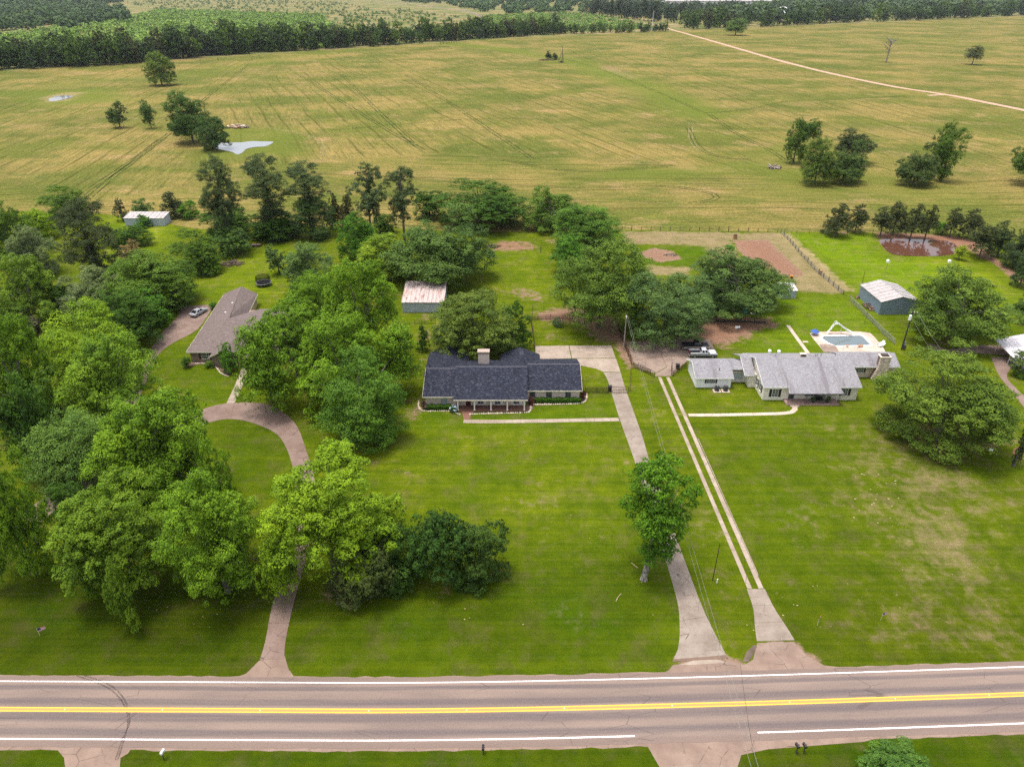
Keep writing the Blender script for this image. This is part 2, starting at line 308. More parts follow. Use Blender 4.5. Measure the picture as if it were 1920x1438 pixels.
def shingles(name, c0, c1, c2, stain=None, lap=0.14):
    t = NT(name); p = t.obj(); v = t.vor(t.scale(p, (3.2, 5.0, 8.0)), 1.0); s3 = t._sep(v)
    f = t.noise(p, 9, 3, 0.7); n1 = t.noise(p, 0.5, 3)
    c = t.mix(t.step(s3[0], 0.1, 0.9), c0, c1); c = t.mix(t.math('MULTIPLY', t.step(t.math('MULTIPLY', f, s3[1]), 0.36, 0.52), 0.8), c, c2)
    c = t.mix(t.math('MULTIPLY', t.step(n1, 0.4, 0.7), 0.25), c, lerp3(c1, 1.15))
    if stain:
        sx = t.noise(t.scale(p, (0.55, 0.06, 0.06)), 1.0, 4, 0.6); c = t.mix(t.math('MULTIPLY', t.step(sx, 0.54, 0.70), 0.6), c, stain)
    z = t._sep(p)[2]; course = t.math('FRACT', t.math('MULTIPLY', z, 1 / (lap * 0.38)))
    t.bsdf(c, 0.88, 0.25, 0, t.bump(t.math('ADD', course, f), 0.35, 0.03)); return t.m
M['dark_shingle'] = shingles('charcoal_shingles', (0.009, 0.0105, 0.019), (0.019, 0.022, 0.038), (0.078, 0.083, 0.11))
M['grey_shingle'] = shingles('weathered_grey_shingles', (0.20, 0.19, 0.20), (0.255, 0.245, 0.26), (0.34, 0.33, 0.34), (0.135, 0.115, 0.125))
M['brown_shingle'] = shingles('brown_grey_shingles', (0.115, 0.085, 0.078), (0.155, 0.120, 0.110), (0.21, 0.17, 0.155))
def brick(name, c1, c2, mort, sx=1.0, alongy=False):
    t = NT(name); p = t.obj(); q = t._sep(p); cb = t.n('CombineXYZ')
    t.set(cb.inputs[0], t.math('ADD', q[0], q[1])); t.set(cb.inputs[1], q[1] if alongy else q[2])
    b = t.n('TexBrick'); t.set(b.inputs['Vector'], cb.outputs[0]); b.inputs['Color1'].default_value = (*c1, 1); b.inputs['Color2'].default_value = (*c2, 1); b.inputs['Mortar'].default_value = (*mort, 1)
    b.inputs['Scale'].default_value = 1.0; b.inputs['Brick Width'].default_value = 0.22 * sx; b.inputs['Row Height'].default_value = 0.085 * sx; b.inputs['Mortar Size'].default_value = 0.012; b.inputs['Bias'].default_value = -0.1
    v = t.noise(p, 2.6, 3, 0.7); c = t.mix(t.step(v, 0.35, 0.7), b.outputs[0], t.mix(0.5, b.outputs[0], mort)); c = t.mix(t.math('MULTIPLY', t.step(t.noise(p, 7, 2), 0.58, 0.7), 0.5), c, (0.08, 0.05, 0.045))
    t.bsdf(c, 0.9, 0.2, 0, t.bump(b.outputs[1], -0.4, 0.02)); return t.m
M['tan_brick'] = brick('old_tan_brick', (0.66, 0.52, 0.43), (0.38, 0.25, 0.20), (0.72, 0.64, 0.56)); M['red_brick'] = brick('red_brick_paving', (0.20, 0.078, 0.048), (0.145, 0.055, 0.036), (0.20, 0.12, 0.09), 1.0, True)
M['brown_brick'] = brick('brown_brick', (0.20, 0.13, 0.09), (0.26, 0.18, 0.125), (0.3, 0.25, 0.2)); M['stone'] = mat('pale_stone', (0.60, 0.50, 0.40), 0.9, 0.25, 1.6, bump=0.4)
M['stone_dark'] = mat('dark_stone_joint', (0.20, 0.15, 0.12), 0.95, 0.2, 2)  # dark brown stone for chimney joints and band
def siding(name, col, lap=0.2):
    t = NT(name); p = t.obj(); z = t._sep(p)[2]; fr = t.math('FRACT', t.math('MULTIPLY', z, 1 / lap)); f = t.noise(p, 1.2, 4)
    c = t.mix(t.step(f, 0.3, 0.75), lerp3(col, 0.88), lerp3(col, 1.05)); c = t.mix(t.step(fr, 0.88, 0.97), c, lerp3(col, 0.6))
    t.bsdf(c, 0.65, 0.3, 0, t.bump(fr, 0.4, 0.02)); return t.m
M['white_siding'] = siding('cream_siding', (0.86, 0.79, 0.67)); M['white_paint'] = mat('white_paint', (0.85, 0.83, 0.80), 0.55, 0.06)
M['cream_paint'] = mat('cream_trim', (0.74, 0.66, 0.54), 0.6, 0.08); M['black_paint'] = mat('black_paint', (0.022, 0.022, 0.024), 0.5, 0.3)
M['slate_paint'] = mat('slate_shutter', (0.055, 0.058, 0.066), 0.6, 0.2); M['maroon'] = mat('maroon_door', (0.07, 0.014, 0.014), 0.5, 0.2)
M['rust_iron'] = mat('rusty_iron', (0.075, 0.036, 0.025), 0.85, 0.4, 8); M['galv'] = mat('galvanised_steel', (0.34, 0.35, 0.36), 0.45, 0.15, 4, 0.5, 0.5)
M['wood'] = mat('weathered_wood', (0.17, 0.125, 0.095), 0.9, 0.35, 6, bump=0.3); M['dark_wood'] = mat('dark_creosote_wood', (0.05, 0.04, 0.033), 0.9, 0.35, 5, bump=0.3)
M['grey_wood'] = mat('grey_cut_wood', (0.30, 0.26, 0.23), 0.9, 0.3, 5); M['tan_wood'] = mat('tan_dry_wood', (0.42, 0.30, 0.20), 0.9, 0.3, 5)
M['brushwood'] = mat('dry_brushwood', (0.16, 0.11, 0.08), 0.95, 0.45, 4); M['wire'] = mat('steel_wire', (0.30, 0.29, 0.25), 0.5, 0.1, 2, 0.5, 0.3); M['black_wire'] = mat('black_cable', (0.03, 0.03, 0.03), 0.6, 0.1)
M['blue_wall'] = mat('grey_blue_steel', (0.21, 0.27, 0.33), 0.5, 0.12, 1.0, 0.4, 0.1); M['pale_blue'] = mat('pale_blue_steel', (0.42, 0.47, 0.54), 0.5, 0.14, 1.2, 0.4, 0.1)
M['rubber'] = mat('tyre_rubber', (0.02, 0.02, 0.021), 0.85, 0.2); M['alloy'] = mat('alloy_rim', (0.42, 0.42, 0.43), 0.35, 0.1, 3, 0.5, 0.6)
M['silver'] = mat('silver_car_paint', (0.66, 0.66, 0.69), 0.3, 0.04, 1, 0.5, 0.0); M['grey_cladding'] = mat('dark_grey_car_paint', (0.22, 0.22, 0.24), 0.35, 0.05, 1, 0.6, 0.2)
M['black_car'] = mat('black_car_paint', (0.012, 0.014, 0.02), 0.22, 0.1, 1, 0.6); M['tan_car'] = mat('tan_lower_paint', (0.33, 0.28, 0.22), 0.4, 0.1, 1); M['white_car'] = mat('white_car_paint', (0.74, 0.74, 0.74), 0.28, 0.03, 1, 0.6)
M['red_lamp'] = mat('red_lamp', (0.30, 0.02, 0.015), 0.3, 0.1); M['lamp'] = mat('clear_lamp', (0.62, 0.62, 0.6), 0.2, 0.05, 2, 0.6)
M['mat_black'] = mat('black_trampoline_fabric', (0.015, 0.015, 0.017), 0.8, 0.2); M['blue'] = mat('blue_canvas', (0.055, 0.12, 0.38), 0.7, 0.15); M['teal'] = mat('teal_plastic', (0.02, 0.24, 0.36), 0.5, 0.1)
M['orange'] = mat('orange_paint', (0.60, 0.24, 0.04), 0.6, 0.15); M['pink_flower'] = mat('pale_blue_petals', (0.50, 0.62, 0.72), 0.8, 0.2); M['copper'] = mat('copper_brown', (0.32, 0.16, 0.08), 0.6, 0.2)
t = NT('window_glass'); t.bsdf(t.mix(t.noise(t.obj(), 1.5), (0.025, 0.032, 0.036), (0.10, 0.115, 0.115)), 0.08, 0.7); M['glass'] = t.m
t = NT('pale_window_glass'); t.bsdf(t.mix(t.noise(t.obj(), 1.2), (0.28, 0.33, 0.35), (0.48, 0.52, 0.52)), 0.12, 0.6); M['pale_glass'] = t.m
t = NT('car_glass'); t.bsdf((0.012, 0.015, 0.018), 0.06, 0.8); M['car_glass'] = t.m
def metal_roof(name, base, rust, amt, sc=(1, 1, 1)):
    t = NT(name); p = t.obj(); a = t.noise(t.scale(p, sc), 1.0, 4, 0.65); b = t.noise(p, 6, 3)
    c = t.mix(t.step(a, 0.35, 0.65), lerp3(base, 0.85), lerp3(base, 1.1)); k = t.math('ADD', t.noise(t.scale(p, (2.0, 0.32, 1)), 1.0, 4, 0.7), t.math('MULTIPLY', t.math('SUBTRACT', b, 0.5), 0.35))
    c = t.mix(t.math('MULTIPLY', t.step(k, 0.62 - amt, 0.76 - amt), 0.85), c, rust); t.bsdf(c, 0.5, 0.4, 0.15); return t.m
M['white_metal_roof'] = metal_roof('white_metal_roof', (0.42, 0.385, 0.37), (0.25, 0.125, 0.075), 0.03)
M['rusty_roof'] = metal_roof('rusty_metal_roof', (0.52, 0.42, 0.39), (0.22, 0.08, 0.045), 0.10, (3, 0.3, 1)); M['carport_roof'] = metal_roof('pale_carport_roof', (0.62, 0.58, 0.60), (0.45, 0.4, 0.38), -0.06, (0.3, 2, 1))
def water(name, col, rough=0.04, sc=0.6, bs=0.02):
    t = NT(name); p = t.pos(); t.bsdf(col, rough, 0.9, 0, t.bump(t.noise(p, sc, 3), bs, 0.1)); return t.m
M['pond'] = water('grey_pond_water', (0.20, 0.205, 0.215)); M['brown_pond'] = water('muddy_pond_water', (0.105, 0.045, 0.028), 0.03); M['pool_water'] = water('pool_water', (0.12, 0.155, 0.165), 0.05, 1.5)
def netting(name, col, alpha):
    t = NT(name); d = t.n('BsdfDiffuse'); d.inputs[0].default_value = (*col, 1); tr = t.n('BsdfTransparent'); mx = t.n('MixShader'); mx.inputs[0].default_value = alpha
    t.t.links.new(tr.outputs[0], mx.inputs[1]); t.t.links.new(d.outputs[0], mx.inputs[2]); t.t.links.new(mx.outputs[0], t.out.inputs[0]); return t.m
M['net'] = netting('black_netting', (0.012, 0.012, 0.014), 0.55); M['chain'] = netting('chain_link_mesh', (0.30, 0.29, 0.25), 0.32); M['rust_mesh'] = netting('rusty_wire_mesh', (0.10, 0.06, 0.045), 0.30)
# ================================================================== GROUND
def axis(lo, hi, step, far, g):
    a = list(np.arange(lo, hi + 1e-6, step)); d = step
    while a[-1] < far: d *= g; a.append(a[-1] + d)
    return a
xs_r = axis(0, 126, 1.2, 4400, 1.055); xs = np.array([-x for x in xs_r[:0:-1]] + xs_r)
ys = np.array(axis(34, 250, 1.05, 5600, 1.025)); ys = np.concatenate([[-2200, -900, -300, -90, -20, 8, 20, 28], ys])
GX, GY = np.meshgrid(xs, ys); GP = np.stack([GX.ravel(), GY.ravel()], 1)
def w2(pts): return np.array([[at(*p).x, at(*p).y] for p in pts])
def seg_dist(P, A, B):
    d = B - A; L = max(1e-9, (d ** 2).sum()); k = np.clip(((P - A) @ d) / L, 0, 1); return np.hypot(*(P - A - k[:, None] * d).T)
def poly_sd(P, poly):
    """signed distance, positive inside"""
    n = len(poly); ins = np.zeros(len(P), bool); dist = np.full(len(P), 1e9)
    for i in range(n):
        A = poly[i]; B = poly[(i + 1) % n]; dist = np.minimum(dist, seg_dist(P, A, B))
        if A[1] != B[1]:
            c = ((A[1] > P[:, 1]) != (B[1] > P[:, 1])) & (P[:, 0] < (B[0] - A[0]) * (P[:, 1] - A[1]) / (B[1] - A[1]) + A[0]); ins ^= c
    return np.where(ins, dist, -dist)
def mask(pts, soft, world=False):
    q = np.array(pts, float) if world else w2(pts)
    lo = q.min(0) - soft * 3; hi = q.max(0) + soft * 3
    idx = np.where(((GP > lo) & (GP < hi)).all(1))[0]; out = np.zeros(len(GP))
    if len(idx): out[idx] = np.clip(0.5 + poly_sd(GP[idx], q) / (2 * soft), 0, 1)
    return out
def line_mask(pts, width, soft):
    q = w2(pts); d = np.full(len(GP), 1e9)
    for i in range(len(q) - 1): d = np.minimum(d, seg_dist(GP, q[i], q[i + 1]))
    return np.clip(0.5 + (width / 2 - d) / (2 * soft), 0, 1)
# lawn / field boundary along the back fence
bnd = w2([(-60, 398), (0, 396), (200, 402), (375, 430), (640, 424), (900, 436), (1165, 431), (1465, 435), (1640, 437), (1840, 440), (1920, 449), (2000, 455)])
by_ = np.interp(GX.ravel(), bnd[:, 0], bnd[:, 1]); lawn = np.clip(0.5 + (by_ - GP[:, 1]) / 2.5, 0, 1)
far_l = w2([(-300, 150), (0, 134), (330, 113), (640, 93), (960, 72), (1255, 59), (1270, 58), (1600, 45), (1920, 31), (2400, 12)])
fy = np.interp(GX.ravel(), far_l[:, 0], far_l[:, 1]); scrub = np.clip(0.5 + (GP[:, 1] - fy) / 60, 0, 1)
dirt = np.zeros(len(GP)); red = np.zeros(len(GP)); dry = np.zeros(len(GP)); lush = np.zeros(len(GP)); plot = np.zeros(len(GP))
def add(ch, m, k=1.0):
    np.maximum(ch, m * k, out=ch)
D = lambda pts, k=1.0, soft=1.5, r=0.0: (add(dirt, mask(pts, soft), k), add(red, mask(pts, soft + 2), r))
D([(905, 462), (930, 448), (1005, 452), (1020, 468), (975, 473), (920, 474)], 0.62, 2.5, 0.55)
D([(1018, 445), (1046, 447), (1048, 462), (1020, 460)], 0.55, 2, 0.5)
D([(930, 543), (985, 540), (1030, 550), (1026, 575), (960, 560)], 0.52, 3, 0.2)
D([(1000, 585), (1070, 572), (1140, 585), (1190, 640), (1165, 655), (1120, 640), (1085, 612), (1010, 602)], 0.80, 3, 0.45)
D([(1015, 620), (1060, 622), (1050, 640), (1010, 640)], 0.45, 2, 0.2)
D([(1146, 640), (1178, 632), (1192, 690), (1176, 692), (1160, 668)], 0.80, 1.2, 0.35)
D([(1165, 433), (1470, 436), (1478, 446), (1445, 452), (1330, 458), (1165, 456)], 0.40, 2, 0.1)
D([(1200, 474), (1225, 464), (1262, 471), (1279, 486), (1240, 492), (1208, 483)], 1.0, 1.2, 0.40)
D([(1374, 451), (1440, 451), (1508, 516), (1472, 520), (1392, 478)], 1.2, 0.8, 0.6)
add(plot, mask([(1398, 452), (1440, 452), (1508, 516), (1478, 520)], 0.8))
D([(1300, 588), (1440, 596), (1462, 612), (1395, 640), (1345, 655), (1298, 640), (1250, 610)], 0.85, 3, 0.55)
D([(1560, 432), (1600, 436), (1585, 441), (1555, 438)], 0.7, 2, 0.5)
D([(1636, 436), (1700, 437), (1790, 442), (1838, 455), (1868, 482), (1925, 525), (1925, 540), (1850, 488), (1800, 462), (1790, 476), (1700, 478), (1655, 468), (1648, 447)], 0.90, 1.5, 0.7)
D([(590, 1112), (640, 1108), (660, 1128), (615, 1135)], 0.55, 1.5, 0.5); D([(800, 1105), (860, 1090), (850, 1118), (808, 1122)], 0.62, 1.2, 0.5)
D([(1195, 1085), (1225, 1080), (1228, 1095), (1195, 1095)], 0.5, 1, 0.3)
D([(1690, 1168), (1800, 1150), (1850, 1165), (1780, 1185), (1690, 1182)], 0.42, 2, 0.5)
D([(1715, 790), (1760, 790), (1775, 850), (1730, 860)], 0.65, 2.5, 0.5); D([(1830, 830), (1870, 825), (1890, 845), (1845, 850)], 0.55, 1.5, 0.3)
D([(1740, 622), (1800, 625), (1810, 650), (1760, 652)], 0.5, 2, 0.4)
D([(755, 735), (797, 735), (800, 770), (775, 800), (755, 775)], 0.48, 1.5, 0.25); D([(775, 560), (830, 590), (815, 680), (770, 720), (760, 640)], 0.42, 4, 0.3)
D([(1260, 1262), (1268, 1225), (1360, 1225), (1395, 1240), (1420, 1235), (1430, 1200), (1490, 1195), (1560, 1252), (1400, 1268)], 0.8, 0.8, 0.1)
D([(1160, 640), (1290, 620), (1330, 660), (1250, 690), (1190, 690)], 0.75, 2, 0.3)
for q in ([(60, 780), (330, 700), (450, 900), (330, 1060), (80, 1030)], [(480, 900), (700, 870), (720, 1060), (540, 1110)], [(540, 600), (720, 600), (740, 800), (600, 830)], [(20, 540), (330, 560), (300, 680), (40, 740)]): D(q, 0.36, 8, 0.25)
D([(1105, 122), (1140, 122), (1195, 138), (1165, 136)], 0.5, 3, 0.5)
D([(120, 1008), (60, 960), (90, 950)], 0.5, 1, 0.2)
D([(1465, 150 + 280), (1700, 640), (1690, 655), (1590, 560), (1450, 440)], 0.30, 1.2, 0.1)
# dry and lush parts
add(dry, mask([(1165, 433), (1480, 437), (1600, 545), (1570, 552), (1490, 545), (1470, 515), (1400, 452), (1372, 452), (1392, 500), (1340, 512), (1326, 462), (1165, 457)], 2.0), 1.0)
add(dry, mask([(1215, 498), (1300, 500), (1290, 518), (1215, 516)], 1.5), 0.9)
add(dry, mask([(1560, 800), (1920, 800), (1920, 1180), (1680, 1190), (1560, 1000)], 14), 0.52); add(dry, mask([(1100, 690), (1140, 700), (1146, 735), (1098, 730)], 2), 0.25)
add(dry, mask([(1190, 720), (1235, 720), (1350, 1000), (1400, 1180), (1340, 1150), (1250, 900)], 4), 0.28)
add(dry, mask([(980, 900), (1230, 900), (1260, 1120), (1000, 1140)], 8), 0.22); add(dry, mask([(540, 1195), (760, 1190), (760, 1262), (540, 1262)], 2), 0.18)
add(dry, mask([(200, 440), (300, 500), (240, 510)], 3), 0.8); add(dry, mask([(1105, 130), (1150, 118), (1220, 150), (1180, 152)], 14), 0.45)
add(lush, mask([(1166, 458), (1330, 460), (1345, 498), (1210, 500)], 2), 0.9); add(lush, mask([(1470, 440), (1640, 440), (1655, 475), (1760, 500), (1720, 640), (1600, 540)], 4), 0.55)
add(lush, mask([(560, 1130), (1265, 1000), (1265, 1255), (540, 1262)], 8), 0.9); add(lush, mask([(0, 1080), (500, 1080), (470, 1262), (0, 1262)], 8), 1.0)
add(lush, mask([(790, 760), (1150, 760), (1150, 800), (790, 800)], 3), 0.8); add(lush, mask([(1340, 560), (1600, 550), (1660, 640), (1400, 700)], 4), 0.6); add(lush, mask([(1330, 830), (1560, 800), (1540, 1250), (1440, 1080)], 8), 0.55)
add(lush, mask([(300, 640), (440, 700), (430, 760), (380, 760), (300, 700)], 4), 0.7)
add(lush, mask([(400, 790), (530, 790), (530, 920), (420, 920)], 4), 0.8); add(lush, mask([(-200, 1390), (2000, 1360), (2000, 1600), (-200, 1600)], 3), 1.0)
add(lush, line_mask([(840, 82), (960, 95), (1060, 112), (1160, 145), (1260, 185), (1320, 215)], 34, 12), 0.75); add(lush, line_mask([(1320, 215), (1480, 188), (1700, 178)], 4, 6), 0.5)
add(lush, line_mask([(1060, 112), (1110, 130), (1180, 155)], 30, 15), 0.85); add(lush, mask([(40, 175), (190, 165), (250, 190), (70, 200)], 10), 0.8)
add(lush, mask([(380, 240), (560, 240), (560, 290), (400, 300)], 8), 0.7); add(lush, mask([(1480, 260), (1700, 330), (1850, 350), (1850, 380), (1400, 370), (1430, 290)], 12), 0.45)
add(lush, line_mask([(0, 178), (200, 150), (340, 145), (560, 105), (730, 85)], 25, 18), 0.55); add(lush, line_mask([(1560, 70), (1700, 72), (1900, 90)], 30, 18), 0.5)
add(lush, line_mask([(1150, 330), (1300, 320), (1420, 310)], 12, 8), 0.6)
# direction of the hay rows: across / along in metres, per region
def flow_of(a, b):
    A = np.array(at(*a)[:2]); B = np.array(at(*b)[:2]); d = (B - A) / np.linalg.norm(B - A); nrm = np.array([-d[1], d[0]])
    return np.stack([(GP - A) @ nrm, (GP - A) @ d], 1)
flow = flow_of((640, 140), (860, 282))
wob = 7 * np.sin(GP[:, 0] / 70) + 4 * np.sin(GP[:, 0] / 31 + 2)
f_near = np.stack([GP[:, 1] + wob, GP[:, 0]], 1)
near_top = np.interp(GX.ravel(), *w2([(-100, 330), (300, 330), (620, 300), (900, 285), (1180, 300), (1500, 335), (1920, 330)]).T)
flow[GP[:, 1] < near_top] = f_near[GP[:, 1] < near_top]
m = poly_sd(GP, w2([(-100, 300), (150, 380), (380, 345), (340, 250), (560, 110), (330, 118), (0, 140), (-300, 160)])) > 0
flow[m] = flow_of((330, 250), (160, 372))[m]
m = poly_sd(GP, w2([(1060, 112), (1320, 215), (1480, 280), (1950, 330), (1950, 190), (1250, 60), (1000, 75)])) > 0
flow[m] = flow_of((1250, 70), (1900, 215))[m]
m = poly_sd(GP, w2([(1300, 60), (1950, 210), (2300, 200), (1950, 28)])) > 0
flow[m] = flow_of((1540, 60), (1900, 100))[m]
low = GP[:, 1] < by_ - 3
flow[low] = flow_of((1600, 560), (1700, 640))[low]
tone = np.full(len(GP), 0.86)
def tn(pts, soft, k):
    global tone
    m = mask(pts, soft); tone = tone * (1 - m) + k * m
tn([(-300, 985), (560, 985), (700, 1010), (1280, 1035), (1280, 1290), (-300, 1290)], 7, 0.62); tn([(-300, 1040), (500, 1060), (480, 1275), (-300, 1280)], 5, 0.43); tn([(1250, 700), (1330, 790), (2100, 770), (2100, 1290), (1440, 1290), (1400, 1090)], 6, 0.74); tn([(1400, 1090), (2100, 1100), (2100, 1290), (1440, 1290)], 5, 0.60)  # thicker, darker front grass; vignette and lower-left tree shade painted into its colour
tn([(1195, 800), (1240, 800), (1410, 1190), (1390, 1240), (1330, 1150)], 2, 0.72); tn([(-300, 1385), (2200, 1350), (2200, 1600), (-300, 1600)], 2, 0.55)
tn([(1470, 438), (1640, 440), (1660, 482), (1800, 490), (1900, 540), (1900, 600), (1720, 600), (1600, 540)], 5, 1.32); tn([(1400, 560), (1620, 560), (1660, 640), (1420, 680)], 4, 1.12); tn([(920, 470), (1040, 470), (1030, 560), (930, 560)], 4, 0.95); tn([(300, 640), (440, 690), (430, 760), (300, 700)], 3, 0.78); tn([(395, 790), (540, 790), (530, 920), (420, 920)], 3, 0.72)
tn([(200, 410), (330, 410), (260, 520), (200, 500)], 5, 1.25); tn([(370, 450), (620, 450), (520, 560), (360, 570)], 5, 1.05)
ny, nx = GX.shape; idx = np.arange(nx * ny).reshape(ny, nx)
quads = np.stack([idx[:-1, :-1], idx[:-1, 1:], idx[1:, 1:], idx[1:, :-1]], -1).reshape(-1, 4)
GZ = np.zeros(len(GP))
# ponds and the pool lie in shallow basins
POND_BR = w2([(1650, 449), (1700, 447.5), (1745, 449), (1780, 452), (1793, 460), (1796, 474), (1760, 479), (1700, 479), (1675, 476), (1660, 466)])
POND_L = w2([(430, 267), (455, 266.5), (470, 264.5), (495, 265), (511, 265.5), (509, 269), (497, 274), (478, 275.5), (462, 279), (455, 285), (445, 289), (432, 284), (405, 278), (395, 271), (410, 268)])
POND_F = w2([(92, 184), (105, 179), (128, 178), (136, 181), (120, 186), (95, 190)])
for pd, s in ((POND_BR, 1.2), (POND_L, 2.0), (POND_F, 2.5)): GZ -= 0.5 * np.clip(0.5 + poly_sd(GP, pd) / (2 * s), 0, 1)
add(dirt, mask(POND_L + 0, 3, True) * 0.8, 0.8); add(dirt, mask(POND_F, 6, True), 0.9); add(dry, mask([(65, 190), (85, 176), (150, 172), (180, 172), (130, 190), (80, 194)], 3), 0.55)
pool_hole = w2([(1541, 629), (1620, 629), (1635, 648), (1565, 650)]); 
GZ -= 2.0 * (poly_sd(GP, pool_hole) > -0.9)
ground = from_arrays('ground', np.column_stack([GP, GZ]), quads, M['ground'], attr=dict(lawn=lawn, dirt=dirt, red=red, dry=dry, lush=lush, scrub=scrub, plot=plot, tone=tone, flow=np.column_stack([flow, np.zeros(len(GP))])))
tag(ground, kind='structure')
def rounded(poly):
    n = len(poly); P = [Vector((*poly[i % n], 0)) for i in range(n)]; out = []
    for i in range(n):
        a, b, c, d = P[i - 1], P[i], P[(i + 1) % n], P[(i + 2) % n]
        for k in range(6): u = k / 6; out.append(0.5 * ((2 * b) + (c - a) * u + (2 * a - 5 * b + 4 * c - d) * u * u + (3 * b - a - 3 * c + d) * u ** 3))
    return [(v.x, v.y) for v in out]
def flat(name, pts, z, m, kind='structure', parent=None, world=False, t=0.0):
    q = [Vector((p[0], p[1], 0)) for p in pts] if world else [at(*p) for p in pts]
    b = MB()
    if t: b.prism(q, z - t, z)
    else: b.add([(p.x, p.y, z) for p in q], [tuple(range(len(q)))])
    o = b.build(name, m, parent)
    if kind: tag(o, kind=kind)
    return o
flat('pond_water', rounded(POND_BR), -0.16, M['brown_pond'], world=True); flat('pond_water', rounded(POND_L), -0.16, M['pond'], world=True); flat('pond_water', rounded(POND_F), -0.16, M['pond'], world=True)

# ================================================================== ROAD
def catmull(pts, n):
    P = [Vector(p) for p in pts]; P = [2 * P[0] - P[1]] + P + [2 * P[-1] - P[-2]]; out = []
    for i in range(1, len(P) - 2):
        for k in range(n):
            u = k / n; a, b, c, d = P[i - 1:i + 3]
            out.append(0.5 * ((2 * b) + (c - a) * u + (2 * a - 5 * b + 4 * c - d) * u * u + (3 * b - a - 3 * c + d) * u ** 3))
    return out + [P[-2]]
ctr = [at(x, y) for x, y in ((0, 1329), (240, 1330.2), (480, 1331.3), (720, 1332.2), (960, 1329.5), (1200, 1324), (1440, 1317.3), (1680, 1309.5), (1920, 1301))]
d0 = (ctr[0] - ctr[1]).normalized(); d1 = (ctr[-1] - ctr[-2]).normalized()
ROAD = [ctr[0] + d0 * 1200] + catmull(ctr, 8) + [ctr[-1] + d1 * 1200]
def ribbon(name, line, offs, z, m, parent=None, kind='structure', uv=False, wav=0.0, seed=1):
    """strip between two offsets left/right of a line"""
    V = []; UV = []; L = 0; rn = random.Random(seed); n = len(offs); j = [0] * n
    for i, p in enumerate(line):
        dd = (line[min(i + 1, len(line) - 1)] - line[max(i - 1, 0)]).normalized(); nr = Vector((-dd.y, dd.x, 0))
        if i: L += (p - line[i - 1]).length
        for k, o in enumerate(offs):
            w = rn.uniform(-wav, wav) if (wav and k in (0, n - 1)) else 0
            q = p + nr * (o + w); V.append((q.x, q.y, z)); UV.append((o, L, 0))
    f = [(i * n + k, i * n + k + 1, (i + 1) * n + k + 1, (i + 1) * n + k) for i in range(len(line) - 1) for k in range(n - 1)]
    o = from_arrays(name, np.array(V), f, m, parent, attr=dict(lane=np.array(UV)) if uv else None)
    if kind: tag(o, kind=kind)
    return o
def resample(line, d):
    out = [line[0]]; acc = 0
    for i in range(1, len(line)):
        a, b = line[i - 1], line[i]; L = (b - a).length; s = d - acc
        while s <= L: out.append(a.lerp(b, s / L)); s += d
        acc = (L - (s - d))
    return out
RO = resample(ROAD, 1.2)
road = ribbon('road', RO, (-4.45, -4.1, -3.7, 0, 3.7, 4.1, 4.32), 0.016, M['road'], uv=True, wav=0.07)
ribbon('edge_line', RO, (3.52, 3.66), 0.021, M['white_line'], road, None)
def at_x(line, x): return min(range(len(line)), key=lambda i: abs(line[i].x - x))
x_gap0, x_gap1 = at(1202, 1379).x, at(1424, 1371).x
ribbon('edge_line', RO[:at_x(RO, x_gap0)], (-3.60, -3.44), 0.021, M['white_line'], road, None); ribbon('edge_line', RO[at_x(RO, x_gap1):], (-3.60, -3.44), 0.021, M['white_line'], road, None)
ribbon('center_line', RO, (-0.145, 0.135), 0.0205, M['yellow_wear'], road, None)
for a in (0.14, -0.29): ribbon('center_line', RO, (a, a + 0.14), 0.021, M['yellow_line'], road, None)
for px in (130, 310, 495, 685, 868, 1065, 1270, 1490, 1680, 1870):
    p = ROAD[0]; i = at_x(RO, at(px, 1328).x); b = MB().frus((RO[i].x - 0.07, RO[i].x + 0.07, RO[i].y - 0.07, RO[i].y + 0.07, 0.017), (RO[i].x - 0.04, RO[i].x + 0.04, RO[i].y - 0.05, RO[i].y + 0.05, 0.05)); b.build('road_reflector', M['cream_paint'], road)
# skid marks curving across the lanes on the left
for q in ([(143, 1266), (180, 1279), (205, 1291), (225, 1309), (236, 1330), (240, 1352), (236, 1375), (221, 1424)], [(158, 1266), (196, 1279), (216, 1291), (232, 1309), (240, 1330), (243, 1355), (232, 1380), (216, 1424)]):
    ribbon('skid_mark', catmull([at(*p) for p in q], 5), (-0.08, 0.08), 0.0185, M['skid'], road, None)
# gravel aprons and side entries
AP = [([(436, 1272), (462, 1262), (486, 1238), (534, 1230), (541, 1254), (556, 1274)], 'pink'), ([(1225, 1270), (1254, 1256), (1262, 1246), (1366, 1238), (1395, 1246), (1400, 1244), (1412, 1236), (1420, 1205), (1488, 1203), (1512, 1228), (1545, 1247), (1590, 1252), (1600, 1266)], 'apron'),
      ([(95, 1380), (100, 1396), (120, 1420), (130, 1500), (220, 1500), (226, 1420), (240, 1412), (260, 1380)], 'apron'), ([(1195, 1382), (1215, 1400), (1238, 1440), (1240, 1520), (1400, 1520), (1382, 1440), (1390, 1415), (1440, 1404), (1620, 1390), (1690, 1372)], 'apron')]
for i, (q, k) in enumerate(AP): flat('gravel_apron', q, 0.0070 + 0.001 * i, M['apron'])
